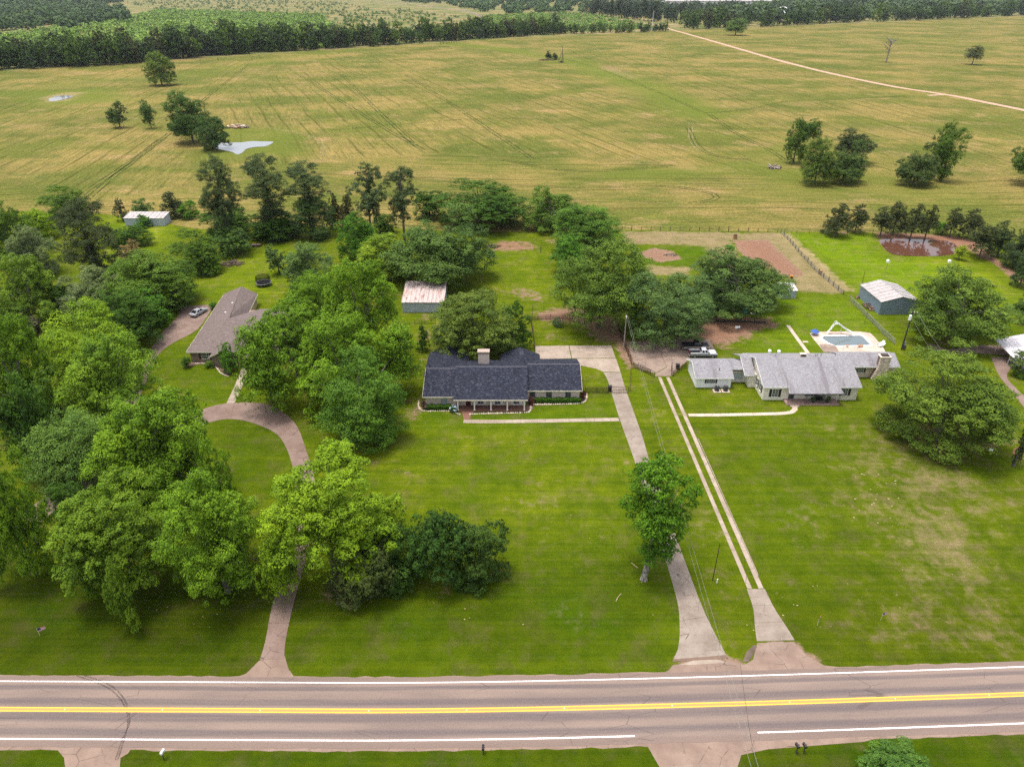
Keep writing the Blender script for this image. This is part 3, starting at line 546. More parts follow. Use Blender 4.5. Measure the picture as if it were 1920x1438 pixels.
# shoulder with broken edge, wider on the south side
ribbon('gravel_shoulder', RO, (-4.75, -4.4, 4.2, 4.42), 0.0045, M['apron'], wav=0.11, seed=4)
flat('mud_patch', [(1392, 1240), (1400, 1222), (1414, 1208), (1420, 1212), (1411, 1228), (1404, 1240)], 0.014, M['mud']); flat('mud_patch', [(1424, 1216), (1440, 1204), (1468, 1202), (1474, 1216), (1450, 1226), (1428, 1224)], 0.0145, M['dark_concrete'])
flat('mud_patch', [(1240, 1438), (1300, 1432), (1370, 1434), (1385, 1442), (1380, 1500), (1240, 1500)], 0.0142, M['dark_concrete'])

flat('mud_patch', [(1261, 1240), (1264, 1229), (1356, 1224), (1366, 1234), (1330, 1238)], 0.0135, M['mud_stain']); flat('worn_concrete', [(1272, 1246), (1300, 1238), (1345, 1236), (1362, 1242), (1300, 1246)], 0.0137, M['pale_concrete'])
# ================================================================== DRIVEWAYS, WALKS (separate slabs with open joints)
def slabs(name, left, right, step, m, z=0.03, gap=0.03, t=0.12, n=6):
    """paved strip between two photo-traced edges, cut into cast slabs"""
    root = tag(empty(name, (0, 0, 0)), kind='structure')
    L = catmull([at(*p) for p in left], n); R = catmull([at(*p) for p in right], n)
    k = len(L); cum = [0]
    for i in range(1, k): cum.append(cum[-1] + ((L[i] + R[i]) / 2 - (L[i - 1] + R[i - 1]) / 2).length)
    tot = cum[-1]; nS = max(1, round(tot / step))
    def samp(d):
        d = min(max(d, 0), tot); i = max(j for j in range(k) if cum[j] <= d + 1e-9); i = min(i, k - 2); u = (d - cum[i]) / max(1e-9, cum[i + 1] - cum[i]); return L[i].lerp(L[i + 1], u), R[i].lerp(R[i + 1], u)
    for s in range(nS):
        a = tot * s / nS + gap / 2; b = tot * (s + 1) / nS - gap / 2; l = []; r = []
        for q in range(5):
            x, y = samp(a + (b - a) * q / 4); l.append(x); r.append(y)
        MB().prism(l + r[::-1], z - t, z).build('slab', m, root)
    return root
slabs('driveway', [(487, 1237), (497, 1204), (507, 1150), (518, 1107), (534, 1040), (551, 960), (553, 900), (541, 850), (520, 815), (480, 795), (440, 786), (400, 790), (340, 812), (240, 862), (150, 925), (66, 985)],
      [(533, 1235), (535, 1204), (546, 1150), (557, 1107), (575, 1040), (590, 960), (590, 900), (576, 850), (552, 792), (505, 760), (450, 755), (396, 762), (330, 790), (215, 845), (120, 905), (40, 965)], 5.5, M['pink_concrete'])
slabs('driveway', [(200, 800), (262, 700), (286, 650), (306, 622), (336, 590), (338, 575)], [(240, 800), (284, 692), (300, 662), (325, 643), (372, 616), (402, 571)], 6.0, M['pink_concrete'], z=0.034)
slabs('driveway', [(1263, 1236), (1273, 1208), (1274, 1160), (1269, 1124), (1248, 1050), (1220, 960), (1192, 871), (1174, 820), (1160, 780), (1147, 738), (1139, 712), (1131, 698)],
      [(1362, 1228), (1348, 1202), (1322, 1150), (1299, 1092), (1270, 1012), (1244, 935), (1219, 868), (1205, 820), (1191, 780), (1176, 738), (1168, 714), (1164, 699)], 6.0, M['concrete'])
pad = tag(empty('parking_pad'), kind='structure')
for q in ([(1004, 649), (1066, 648.3), (1071, 672), (1003, 674)], [(1067.5, 648.3), (1146, 648), (1154, 671), (1072.5, 672)], [(1003, 675), (1071, 673), (1075, 684), (1060, 700), (1003, 700)], [(1072.7, 673), (1155, 672), (1163.5, 698), (1131, 697), (1116, 691), (1092, 686), (1076.5, 683.8)]):
    MB().prism([at(*p) for p in q], -0.08, 0.032).build('slab', M['pale_concrete'], pad)
def strip(l0, l1, w, step, m, name):
    a = at(*l0); b = at(*l1); d = (b - a); n = max(1, round(d.length / step)); nr = Vector((-d.y, d.x, 0)).normalized() * w / 2; root = tag(empty(name), kind='structure')
    for i in range(n):
        p = a + d * (i / n) ; q = a + d * ((i + 1) / n) - d.normalized() * 0.03
        MB().prism([p + nr, q + nr, q - nr, p - nr], -0.08, 0.03).build('slab', m, root)
    return root
strip((1405.5, 1103), (1236.5, 707), 0.62, 3.6, M['pale_concrete'], 'driveway'); strip((1427, 1103), (1252, 707), 0.66, 3.6, M['pale_concrete'], 'driveway')
a = at(1421.8, 1079); b = at(1309, 823); dd = (b - a).normalized(); nr = Vector((-dd.y, dd.x, 0)) * 0.045; tag(MB().prism([a + nr, b + nr, b - nr, a - nr], 0, 0.09).build('edging_kerb', M['pale_concrete']), kind='structure')
slabs('driveway', [(1400, 1104), (1412, 1140), (1416, 1180), (1419, 1202)], [(1434, 1104), (1452, 1140), (1476, 1177), (1490, 1200)], 2.6, M['concrete'], z=0.026)
yard = tag(empty('parking_pad'), kind='structure')
for i, q in enumerate(([(1176, 641), (1232, 640), (1240, 668), (1187, 676)], [(1187.5, 677), (1240.5, 669), (1250, 688), (1228, 700), (1196, 690)], [(1233.5, 640), (1330, 636), (1342, 660), (1300, 668), (1241.5, 668)], [(1242, 669), (1300, 669), (1286, 679), (1259, 705), (1228, 705.5), (1229, 701), (1251, 688.5)])):
    MB().prism([at(*p) for p in q], -0.08, 0.03).build('slab', M['dark_concrete'], yard)
def walk(name, pts, w, step, m):
    c = resample(catmull([at(*p) for p in pts], 8), step); root = tag(empty(name), kind='structure')
    for i in range(len(c) - 1):
        p, q = c[i], c[i + 1]; d = (q - p).normalized()
        def nn(k):
            e = (c[min(k + 1, len(c) - 1)] - c[max(k - 1, 0)]).normalized(); return Vector((-e.y, e.x, 0)) * w / 2
        n0, n1 = nn(i), nn(i + 1); q2 = q - d * 0.025
        MB().prism([p + n0, q2 + n1, q2 - n1, p - n0], -0.06, 0.036).build('slab', m, root)
    return root
walk('sidewalk', [(869, 790), (920, 790.5), (1000, 789.5), (1080, 788), (1162, 786.5)], 1.15, 1.5, M['pale_concrete'])
walk('sidewalk', [(1291, 778.5), (1350, 778), (1420, 776.5), (1470, 775), (1487, 772), (1491, 766), (1489, 759)], 0.95, 1.5, M['pool_deck']); walk('sidewalk', [(1477, 610), (1495, 635), (1514, 661), (1520, 670)], 0.85, 1.4, M['pool_deck']); walk('sidewalk', [(1505, 641), (1524, 641)], 0.7, 1.2, M['pool_deck'])
walk('sidewalk', [(432, 756), (442, 735), (455, 705), (462, 685)], 1.5, 1.8, M['pale_concrete'])
flat('brick_path', [(866, 773), (885, 773), (881, 786), (870, 787)], 0.045, M['red_brick'], t=0.12)
slabs('driveway', [(1736, 652), (1780, 664), (1820, 662), (1870, 665), (1925, 668)], [(1742, 643), (1780, 655), (1825, 648), (1870, 648), (1925, 648)], 6, M['pink_concrete'], z=0.031); slabs('driveway', [(1858, 670), (1872, 702), (1893, 730), (1925, 770)], [(1920, 668), (1888, 702), (1905, 728), (1940, 760)], 5, M['pink_concrete'], z=0.036)
# far roads
ribbon('dirt_road', catmull([at(*p) for p in ((1095, 27.5), (1130, 32), (1180, 40), (1230, 48), (1262, 57), (1330, 76), (1480, 119), (1640, 156), (1760, 176), (1800, 182.5), (1925, 208), (2100, 240))], 6), (-2.9, 2.9), 0.03, M['dirt_road'], wav=0.5)
ribbon('dirt_road', catmull([at(*p) for p in ((1740, 179.5), (1765, 178.5), (1790, 180))], 4), (-1.8, 1.8), 0.034, M['dirt_road'], wav=0.3); ribbon('dirt_road', catmull([at(*p) for p in ((1262, 47), (1240, 46.5), (1215, 46))], 4), (-3, 3), 0.034, M['dirt_road'], wav=0.3)
ribbon('far_road', catmull([at(*p) for p in ((700, 3), (760, 7), (815, 14), (862, 20), (890, 26), (905, 34))], 6), (-4, 4), 0.04, M['road'], uv=True)
# worn wheel tracks in the hay field
def tracks(pts, gauge=2.0, w=0.7, m='track', z=0.012):
    c = resample(catmull([at(*p) for p in pts], 10), 5)
    for s in (-gauge / 2, gauge / 2): ribbon('wheel_track', c, (s - w / 2, s + w / 2), z, M[m], wav=0.2, seed=3)
for pts in ([(318, 250), (270, 288), (215, 330), (160, 376)], [(300, 262), (250, 300), (190, 340), (150, 368)], [(735, 82), (860, 90), (1000, 104), (1060, 112), (1130, 132), (1230, 172), (1320, 212)], [(330, 245), (380, 190), (430, 150), (470, 118)],
            [(640, 140), (700, 200), (780, 274)], [(560, 140), (620, 178), (720, 240), (800, 285)], [(760, 140), (830, 185), (920, 245), (1000, 300)], [(620, 245), (700, 238), (860, 225), (1000, 222)], [(1320, 213), (1400, 206), (1480, 190), (1600, 186), (1700, 180)],
            [(1330, 215), (1380, 250), (1440, 280), (1470, 300)], [(1290, 240), (1310, 275), (1350, 295), (1420, 300)], [(940, 300), (1060, 320), (1180, 318), (1280, 308)], [(700, 330), (900, 345), (1100, 352), (1250, 350), (1330, 362), (1340, 374), (1280, 384)]):
    tracks(pts)
for pts in ([(500, 240), (560, 250), (600, 266), (605, 290), (595, 305)], [(1296, 230), (1295, 258), (1310, 285)], [(1195, 292), (1188, 300), (1170, 302)]): tracks(pts, 1.8, 0.6, 'pale_track', 0.016)
# ================================================================== BUILDINGS
class House:
    def __init__(s, name, label, cat, loc):
        s.loc = Vector(loc); s.root = thing(name, label, cat, loc)
    def mb(s): return MB(s.loc)
    def walls(s, x0, x1, y0, y1, z1, m, name='wall', z0=-0.1, gable=None, zr=None):
        """solid block; gable 'x': ridge runs along x, 'y': ridge along y"""
        b = s.mb()
        if gable == 'x': ym = gable_mid[0] if False else (y0 + y1) / 2; b.extr([(x0, y0, z0), (x0, y1, z0), (x0, y1, z1), (x0, ym, zr), (x0, y0, z1)], (x1 - x0, 0, 0))
        elif gable == 'y': xm = (x0 + x1) / 2; b.extr([(x0, y0, z0), (x1, y0, z0), (x1, y0, z1), (xm, y0, zr), (x0, y0, z1)], (0, y1 - y0, 0))
        else: b.bb(x0, x1, y0, y1, z0, z1)
        return b.build(name, m, s.root)
    def roof(s, planes, m, t=0.16, name='roof', trim=None, eaves=()):
        b = s.mb()
        for p in planes: b.slab(p, t)
        o = b.build(name, m, s.root)
        if trim:
            f = s.mb()
            for a, c in eaves:
                a = Vector(a); c = Vector(c); d = (c - a); n = Vector((d.y, -d.x, 0)).normalized()
                f.extr([a + n * 0.05 + Vector((0, 0, -0.02)), a + n * 0.012 + Vector((0, 0, -0.02)), a + n * 0.012 - Vector((0, 0, t + 0.08)), a + n * 0.05 - Vector((0, 0, t + 0.08))], d)
            f.build('fascia', trim, o)
        return o
    def window(s, c, w, h, ax='-y', nx=2, ny=2, frame=None, glass=None, shut=None, sw=0.42):
        """c: centre on the wall face; ax '-y' faces south, '-x' faces west, '+x' east"""
        frame = frame or M['white_paint']; glass = glass or M['glass']; X, Y, Z = c
        def put(b, u0, u1, z0, z1, d0, d1):
            if ax == '-y': b.bb(X + u0, X + u1, Y - d1, Y - d0, Z + z0, Z + z1)
            elif ax == '-x': b.bb(X - d1, X - d0, Y + u0, Y + u1, Z + z0, Z + z1)
            else: b.bb(X + d0, X + d1, Y + u0, Y + u1, Z + z0, Z + z1)
        b = s.mb(); e = 0.06
        put(b, -w / 2 - e, w / 2 + e, -h / 2 - 0.09, -h / 2, 0.0, 0.10); put(b, -w / 2 - e, w / 2 + e, h / 2, h / 2 + e, 0.0, 0.06); put(b, -w / 2 - e, -w / 2, -h / 2, h / 2, 0, 0.06); put(b, w / 2, w / 2 + e, -h / 2, h / 2, 0, 0.06)
        for i in range(1, nx): u = -w / 2 + w * i / nx; put(b, u - 0.018, u + 0.018, -h / 2, h / 2, 0.016, 0.045)
        for i in range(1, ny): z = -h / 2 + h * i / ny; put(b, -w / 2, w / 2, z - 0.018, z + 0.018, 0.016, 0.042)
        o = b.build('window', frame, s.root)
        g = s.mb(); put(g, -w / 2, w / 2, -h / 2, h / 2, -0.02, 0.014); g.build('pane', glass, o)
        if shut:
            for sg in (-1, 1):
                q = s.mb(); u = sg * (w / 2 + e + sw / 2 + 0.02); put(q, u - sw / 2, u + sw / 2, -h / 2 - 0.03, h / 2 + 0.03, 0, 0.05)
                for k in range(4):
                    z = -h / 2 + h * (k + 0.5) / 4; put(q, u - sw * 0.36, u + sw * 0.36, z - 0.04 * h, z + 0.04 * h, 0.051, 0.062)
                q.build('shutter', shut, s.root)
        return o
def pipe_vent(h, x, y, z, hh=0.45, r=0.06, m='galv'): h.mb().tube((x, y, z - 0.3), (x, y, z + hh), r).build('vent_pipe', M[m], h.root)

# ---- brick house with the charcoal roof
H1 = House('brick_house', 'long brick ranch house with charcoal shingle roof and white porch columns', 'house', (-2, 118, 0))
S1 = M['dark_shingle']; BR = M['tan_brick']
H1.walls(-16.1, -10.5, 114.7, 126.8, 2.55, BR); H1.walls(-10.5, 2.6, 115.05, 126.9, 2.55, BR); H1.walls(2.6, 12.75, 117.0, 128.6, 2.55, BR)
H1.walls(-16.7, -9.6, 126.5, 131.2, 2.55, BR, gable='y', zr=4.05); H1.walls(-1.9, 5.2, 127, 131.0, 2.55, BR, gable='y', zr=3.95)
CW = M['cream_paint']
H1.roof([[(-16.7, 114.1, 2.6), (-10.79, 114.1, 2.6), (-10.79, 121.4, 4.72), (-16.7, 121.4, 4.72)], [(-16.7, 121.4, 4.72), (-10.79, 121.4, 4.72), (-10.79, 128.2, 2.7), (-16.7, 128.2, 2.7)]], S1, trim=CW, eaves=[((-16.7, 114.1, 2.6), (-10.79, 114.1, 2.6)), ((-16.7, 121.4, 4.72), (-16.7, 114.1, 2.6))])
H1.roof([[(-10.85, 112.95, 2.62), (2.95, 112.95, 2.62), (2.95, 121.0, 5.32), (-10.85, 121.0, 5.32)], [(-10.85, 121.0, 5.32), (2.95, 121.0, 5.32), (2.95, 128.6, 2.75), (-10.85, 128.6, 2.75)]], S1, trim=CW, eaves=[((-10.85, 112.95, 2.62), (2.95, 112.95, 2.62))])
H1.roof([[(2.9, 116.4, 2.6), (13.3, 116.4, 2.6), (13.3, 122.9, 4.85), (2.9, 122.9, 4.85)], [(2.9, 122.9, 4.85), (13.3, 122.9, 4.85), (13.3, 129.4, 2.6), (2.9, 129.4, 2.6)]], S1, trim=CW, eaves=[((2.95, 116.4, 2.6), (13.3, 116.4, 2.6)), ((13.3, 116.4, 2.6), (13.3, 122.9, 4.85))])
H1.roof([[(-13.1, 121.3, 4.62), (-13.1, 131.9, 4.40), (-17.25, 131.9, 2.62), (-17.25, 121.2, 2.9)], [(-13.1, 121.3, 4.62), (-8.9, 121.2, 2.9), (-8.9, 131.9, 2.62), (-13.1, 131.9, 4.40)]], S1)
H1.roof([[(1.65, 121.6, 4.6), (1.65, 131.4, 4.3), (-2.4, 131.4, 2.62), (-2.4, 121.6, 2.9)], [(1.65, 121.6, 4.6), (5.75, 121.6, 2.9), (5.75, 131.4, 2.62), (1.65, 131.4, 4.3)]], S1)
b = H1.mb(); b.bb(-16.7, 2.94, 121.06, 121.5, 5.06, 5.12) if False else None
# ridge caps
rc = H1.mb()
for (x0, x1, y, z) in ((-16.72, -10.9, 121.4, 4.72), (-10.87, 2.97, 121.0, 5.32), (3.0, 13.32, 122.9, 4.85)): rc.extr([(x0, y - 0.17, z - 0.04), (x0, y, z + 0.03), (x0, y + 0.17, z - 0.04)], (x1 - x0, 0, 0))
rc.build('ridge_cap', mat('ridge_shingle', (0.085, 0.085, 0.10), 0.9, 0.2), H1.root)
ch = H1.mb(); ch.bb(-6.65, -4.5, 123.9, 125.1, 2.6, 6.55); cho = ch.build('chimney', BR, H1.root)
c2 = H1.mb(); c2.bb(-6.72, -4.43, 123.83, 125.17, 6.552, 6.75); c2.build('chimney_band', M['stone_dark'], cho); c3 = H1.mb(); c3.bb(-6.76, -4.39, 123.79, 125.21, 6.752, 7.0); c3.build('chimney_cap', mat('mortar_cap', (0.40, 0.31, 0.26), 0.9, 0.15), cho)
# porch
pf = H1.mb().bb(-10.6, 2.75, 113.05, 115.04, -0.1, 0.17).build('porch_floor', M['red_brick'], H1.root)
H1.mb().bb(-9.3, -7.2, 112.55, 113.04, -0.1, 0.09).build('porch_step', M['red_brick'], H1.root)
for x in (-10.1, -7.0, -3.93, -0.88, 2.28):
    b = H1.mb(); b.box((x, 113.3, 1.32), (0.2, 0.2, 2.3)); b.box((x, 113.3, 0.25), (0.3, 0.3, 0.15)); b.box((x, 113.3, 2.42), (0.28, 0.28, 0.1)); b.build('porch_column', M['white_paint'], H1.root)
H1.mb().bb(-10.7, 2.8, 113.2, 113.4, 2.36, 2.52).build('porch_beam', M['white_paint'], H1.root)
for x in (-5.98, -2.73, 0.82): H1.window((x, 115.05, 1.25), 1.0, 1.5, nx=2, ny=3, shut=M['white_paint'], sw=0.42)
d = H1.mb(); d.bb(-8.75, -7.75, 115.0, 115.09, 0.17, 2.25); do = d.build('door', M['maroon'], H1.root); H1.mb().bb(-8.95, -8.755, 115.0, 115.1, 0.17, 2.4).build('door_frame', M['cream_paint'], do); H1.mb().bb(-7.745, -7.55, 115.0, 115.1, 0.17, 2.4).build('door_frame', M['cream_paint'], do); H1.mb().bb(-8.95, -7.55, 115.0, 115.1, 2.255, 2.42).build('door_frame', M['cream_paint'], do); H1.mb().ball((-7.85, 115.06, 1.2), 0.05).build('handle', M['galv'], do)
H1.window((-12.75, 114.7, 1.35), 0.95, 1.45, nx=2, ny=2, frame=mat('pewter_frame', (0.2, 0.2, 0.2)), glass=M['pale_glass'])
for x in (3.9, 7.05, 10.7): H1.window((x, 117.0, 1.5), 1.0, 1.25, nx=1, ny=2, frame=mat('dull_frame', (0.22, 0.21, 0.2)))
for x in (-16.14, 12.77): 
    b = H1.mb(); y = 114.68 if x < 0 else 116.98; b.bb(x - 0.06, x + 0.06, y - 0.06, y + 0.06, 0, 2.5); b.build('downspout', M['cream_paint'], H1.root)
for x, y, z in ((-16.0, 122.0, 4.8), (-13.2, 122.1, 5.0), (-1.9, 121.8, 5.05), (2.5, 122.2, 4.9), (4.9, 123.6, 4.6), (2.55, 124.6, 4.4)): pipe_vent(H1, x, y, z, 0.4, 0.07, 'black_paint')
an = H1.mb(); an.tube((1.9, 126.2, 4.3), (1.9, 126.2, 6.0), 0.03)
for i in range(6): an.tube((1.5, 126.2, 5.2 + i * 0.14), (2.3, 126.2, 5.25 + i * 0.14), 0.018)
an.build('roof_antenna', M['galv'], H1.root)

# ---- white ranch house with weathered grey roof
H2 = House('ranch_house', 'cream sided ranch house with weathered pale grey roof beside the pool', 'house', (57, 123, 0))
S2 = M['grey_shingle']; WS = M['white_siding']
H2.walls(48.05, 66.0, 117.3, 130.4, 3.0, WS, gable='x', zr=5.6)
H2.walls(36.35, 43.2, 122.1, 129.2, 2.45, mat('white_siding_wing', (0.88, 0.87, 0.84), 0.7, 0.06), gable='x', zr=4.0); H2.walls(43.2, 46.7, 124.3, 129.2, 2.45, M['cream_paint']); H2.walls(46.7, 48.05, 122.2, 129.5, 2.85, WS)
H2.walls(66.0, 77.6, 126.3, 131.6, 2.6, M['stone'])
W1 = M['white_paint']
def ridge_y(y0, y1, frac): return y0 + (y1 - y0) * frac
H2.roof([[(47.7, 116.9, 3.08), (66.4, 116.9, 3.08), (66.4, 123.9, 5.82), (47.7, 123.9, 5.82)], [(47.7, 123.9, 5.82), (66.4, 123.9, 5.82), (66.4, 131.0, 3.1), (47.7, 131.0, 3.1)]], S2, trim=W1, eaves=[((47.7, 116.9, 3.08), (66.4, 116.9, 3.08)), ((47.7, 123.9, 5.82), (47.7, 116.9, 3.08)), ((47.7, 131.0, 3.1), (47.7, 123.9, 5.82))])
H2.roof([[(45.6, 121.9, 2.92), (47.66, 121.9, 2.92), (47.66, 126.2, 4.95), (45.6, 126.2, 4.95)], [(45.6, 126.2, 4.95), (47.9, 126.2, 4.95), (47.9, 130.9, 3.0), (45.6, 130.9, 3.0)]], S2, trim=W1, eaves=[((45.6, 121.9, 2.92), (47.66, 121.9, 2.92)), ((45.6, 126.2, 4.95), (45.6, 121.9, 2.92))])
H2.roof([[(35.9, 121.45, 2.5), (43.45, 121.45, 2.5), (43.45, 125.6, 4.12), (35.9, 125.6, 4.12)], [(43.45, 123.7, 3.36), (46.3, 123.7, 3.36), (46.3, 125.6, 4.12), (43.45, 125.6, 4.12)], [(35.9, 125.6, 4.12), (46.3, 125.6, 4.12), (46.3, 129.8, 2.5), (35.9, 129.8, 2.5)]], S2, trim=W1, eaves=[((35.9, 121.45, 2.5), (43.45, 121.45, 2.5)), ((35.9, 125.6, 4.12), (35.9, 121.45, 2.5)), ((35.9, 129.8, 2.5), (35.9, 125.6, 4.12)), ((43.45, 123.7, 3.36), (46.3, 123.7, 3.36))])
H2.roof([[(65.9, 125.7, 2.75), (77.9, 125.7, 2.75), (77.9, 129.0, 4.15), (65.9, 129.0, 4.15)], [(65.9, 129.0, 4.15), (77.9, 129.0, 4.15), (78.3, 132.2, 2.8), (65.9, 132.2, 2.8)]], S2, trim=W1, eaves=[((65.9, 125.7, 2.75), (77.9, 125.7, 2.75))])
# porch roof continues the front slope at a lower pitch
H2.roof([[(52.0, 115.1, 2.66), (62.3, 115.1, 2.66), (61.5, 120.6, 4.66), (52.8, 120.6, 4.66)]], S2, t=0.12, name='porch_roof', trim=M['slate_paint'], eaves=[((52.0, 115.1, 2.66), (62.3, 115.1, 2.66)), ((62.3, 115.1, 2.66), (61.5, 120.6, 4.66))])
pf = H2.mb().bb(52.0, 62.0, 115.2, 117.28, -0.1, 0.3).build('porch_floor', mat('weathered_porch_brick', (0.36, 0.24, 0.20), 0.9, 0.25, 4), H2.root)
H2.mb().bb(52.6, 54.2, 114.7, 115.18, -0.1, 0.15).build('porch_step', M['pool_deck'], H2.root)
for x in (52.2, 55.55, 58.75, 61.8):
    b = H2.mb()
    for e in (-0.13, 0.13): b.tube((x + e, 115.35, 0.3), (x + e, 115.35, 2.55), 0.035)
    for k in range(8): b.tube((x - 0.13, 115.35, 0.45 + k * 0.27), (x + 0.13, 115.35, 0.58 + k * 0.27), 0.022)
    b.build('porch_post', M['slate_paint'], H2.root)
b = H2.mb()
for x0, x1 in ((55.7, 58.6), (58.9, 61.65)):
    b.tube((x0, 115.35, 1.1), (x1, 115.35, 1.1), 0.025); b.tube((x0, 115.35, 0.45), (x1, 115.35, 0.45), 0.02)
    for k in range(13): x = x0 + (x1 - x0) * (k + 0.5) / 13; b.tube((x, 115.35, 0.45), (x, 115.35, 1.1), 0.012)
b.build('porch_railing', M['slate_paint'], H2.root)
H2.window((50.25, 117.3, 1.55), 1.1, 1.6, nx=2, ny=3, shut=M['black_paint'], sw=0.5); H2.window((63.6, 117.3, 1.75), 0.9, 1.4, nx=2, ny=3, shut=M['black_paint'], sw=0.5)
H2.window((57.2, 117.3, 1.6), 2.4, 1.3, nx=3, ny=2); 
d = H2.mb(); d.bb(53.0, 53.95, 117.22, 117.34, 0.3, 2.35); do = d.build('door', M['slate_paint'], H2.root); H2.mb().ball((53.85, 117.2, 1.3), 0.05).build('handle', M['galv'], do)
for y in (119.1, 121.2): H2.window((48.05, y, 1.75), 0.75, 1.5, '-x', nx=1, ny=2, shut=M['black_paint'], sw=0.38)
H2.window((39.2, 122.1, 1.45), 1.6, 0.85, nx=4, ny=2, shut=M['black_paint'], sw=0.32); H2.window((44.8, 124.3, 1.35), 2.6, 1.7, nx=4, ny=1, glass=M['pale_glass'], frame=M['cream_paint']); H2.window((46.72, 122.9, 1.7), 0.6, 1.2, '-x', nx=1, ny=2)
H2.window((70.0, 126.3, 1.6), 1.9, 0.95, nx=4, ny=2, shut=M['black_paint'], sw=0.36)
# stepped stone chimney, built of courses
rnd = random.Random(8)
b = H2.mb(); b.frus((72.45, 75.3, 125.2, 126.28, 0.0), (73.25, 75.3, 125.3, 126.28, 2.6)); b.frus((73.3, 75.28, 125.35, 126.6, 2.602), (73.4, 75.2, 125.4, 126.6, 4.9)); cho = b.build('chimney', M['stone_dark'], H2.root)
for i in range(12):
    z = 0.05 + i * 0.4; x0 = 72.4 + min(i, 6) * 0.13 + (0.06 if i > 6 else 0); x1 = 75.34; x = x0
    while x < x1 - 0.2:
        w = min(rnd.uniform(0.5, 1.1), x1 - x); c = H2.mb(); yb = 125.12 + (0.05 * i * 0.3); c.bb(x + 0.02, x + w - 0.02, yb - rnd.uniform(0, 0.06), yb + 0.4, z + 0.02, z + 0.38); c.build('stone', M['stone'], cho); x += w
H2.mb().bb(73.2, 75.4, 125.2, 126.75, 4.92, 5.08).build('chimney_cap', M['stone'], cho); H2.mb().bb(73.6, 75.0, 125.5, 126.5, 5.085, 5.3).build('flue', M['dark_wood'], cho)
rv = H2.mb(); rv.bb(56.6, 57.8, 124.1, 124.9, 5.5, 6.35); rvo = rv.build('brick_vent_stack', M['stone'], H2.root); H2.mb().bb(56.75, 57.65, 124.0, 124.09, 5.95, 6.25).build('louvre', M['black_paint'], rvo)
for x, y, z in ((52.2, 125.2, 5.5), (60.6, 125.6, 5.35), (61.2, 125.3, 5.45), (64.4, 126, 5.2), (40.9, 123.3, 3.4), (60.0, 125.0, 5.5)): pipe_vent(H2, x, y, z, 0.5, 0.09)
for x, y in ((53.7, 127.6), (51.9, 127.8)):
    b = H2.mb(); b.tube((x, y, 4.2), (x, y, 5.0), 0.18, 0.18, 8); o = b.build('turbine_vent', M['white_paint'], H2.root); H2.mb().ball((x, y, 5.2), 0.36, seg=10).build('turbine_head', M['white_paint'], o)

# ---- brown hip roofed house among the trees
FL = at(349, 660.2, 2.55); RE = at(430, 597, 5.2); 
H3 = House('brown_house', 'low brown brick house with hipped taupe shingle roof half hidden by trees', 'house', (FL.x + 8, FL.y + 8, 0))
x0, y0 = FL.x, FL.y; RBL = at(419.4, 552, 2.6); RBR = at(484, 550, 2.6); RRG = at(441, 551, 4.5); yr = RE.y; xr = RE.x; x2 = x0 + 26; xb1 = RBR.x
yb = (RBL.y + RBR.y) / 2; RBL.y = RBR.y = RRG.y = yb; RRG.z = 4.55
JF = Vector((xb1 + 2.6, yr + 1.0, 2.6)); JR = Vector((xr - 0.4, yr + 0.6, 5.2))
wm = M['brown_brick']; S3 = M['brown_shingle']
H3.walls(x0 + 0.5, x2 - 0.4, y0 + 0.5, 2 * yr - y0 - 0.5, 2.5, wm)
H3.mb().prism([(x0 + 0.1, yr, 0), (JF.x - 0.5, yr, 0), (RBR.x - 0.45, yb - 0.4, 0), (RBL.x + 0.5, yb - 0.4, 0)], -0.1, 2.45).build('wall', wm, H3.root)
H3.roof([[(x0, y0, 2.6), (x2, y0, 2.6), (x2, yr, 5.25), (xr, yr, 5.25)], [(x0, y0, 2.6), (xr, yr, 5.25), RRG, RBL], [JR, JF, RBR, RRG], [(xr, yr, 5.24), (x2, yr, 5.24), (x2, 2 * yr - y0, 2.6), (JF.x + 1, 2 * yr - y0, 2.6)]], S3, trim=M['cream_paint'], eaves=[((x0, y0, 2.6), (x0 + 5.6, y0, 2.6)), (tuple(RBL), (x0, y0, 2.6)), (tuple(JF), tuple(RBR))])
H3.roof([[(x0 + 5.5, y0 - 2.2, 2.5), (x0 + 9.5, y0 - 2.2, 4.4), (x0 + 9.5, y0 + 5, 4.4), (x0 + 5.5, y0 + 5, 2.5)], [(x0 + 9.5, y0 - 2.2, 4.4), (x0 + 13.5, y0 - 2.2, 2.5), (x0 + 13.5, y0 + 5, 2.5), (x0 + 9.5, y0 + 5, 4.4)]], S3, trim=M['cream_paint'], eaves=[((x0 + 5.5, y0 - 2.2, 2.5), (x0 + 9.5, y0 - 2.2, 4.4)), ((x0 + 9.5, y0 - 2.2, 4.4), (x0 + 13.5, y0 - 2.2, 2.5))])
H3.walls(x0 + 6, x0 + 13, y0 - 1.7, y0 + 0.5, 2.4, wm, gable='y', zr=4.2)
H3.window((x0 + 3.55, y0 + 0.5, 1.4), 1.5, 1.3, nx=4, ny=2, shut=M['maroon'], sw=0.45)
for px, py, z in ((436, 570, 4.3), (423, 588, 4.4)): q = at(px, py, z); pipe_vent(H3, q.x, q.y, z, 0.35, 0.2, 'white_paint')
H3.mb().bb(x0 - 1.3, x0 + 0.1, at(380, 600).y, at(380, 600).y + 3, 2.2, 2.35).build('side_awning', S3, H3.root)
e_ = (RBR - JF); n_ = Vector((e_.y, -e_.x, 0)).normalized() * 0.06; sw = [JF + Vector((-0.45, 1.0, 0)), RBR + Vector((-0.42, -0.5, 0))]; H3.mb().prism([sw[0], sw[0] + n_, sw[1] + n_, sw[1]], 0, 2.4).build('side_wall', mat('tan_siding', (0.48, 0.36, 0.21), 0.8, 0.1), H3.root)

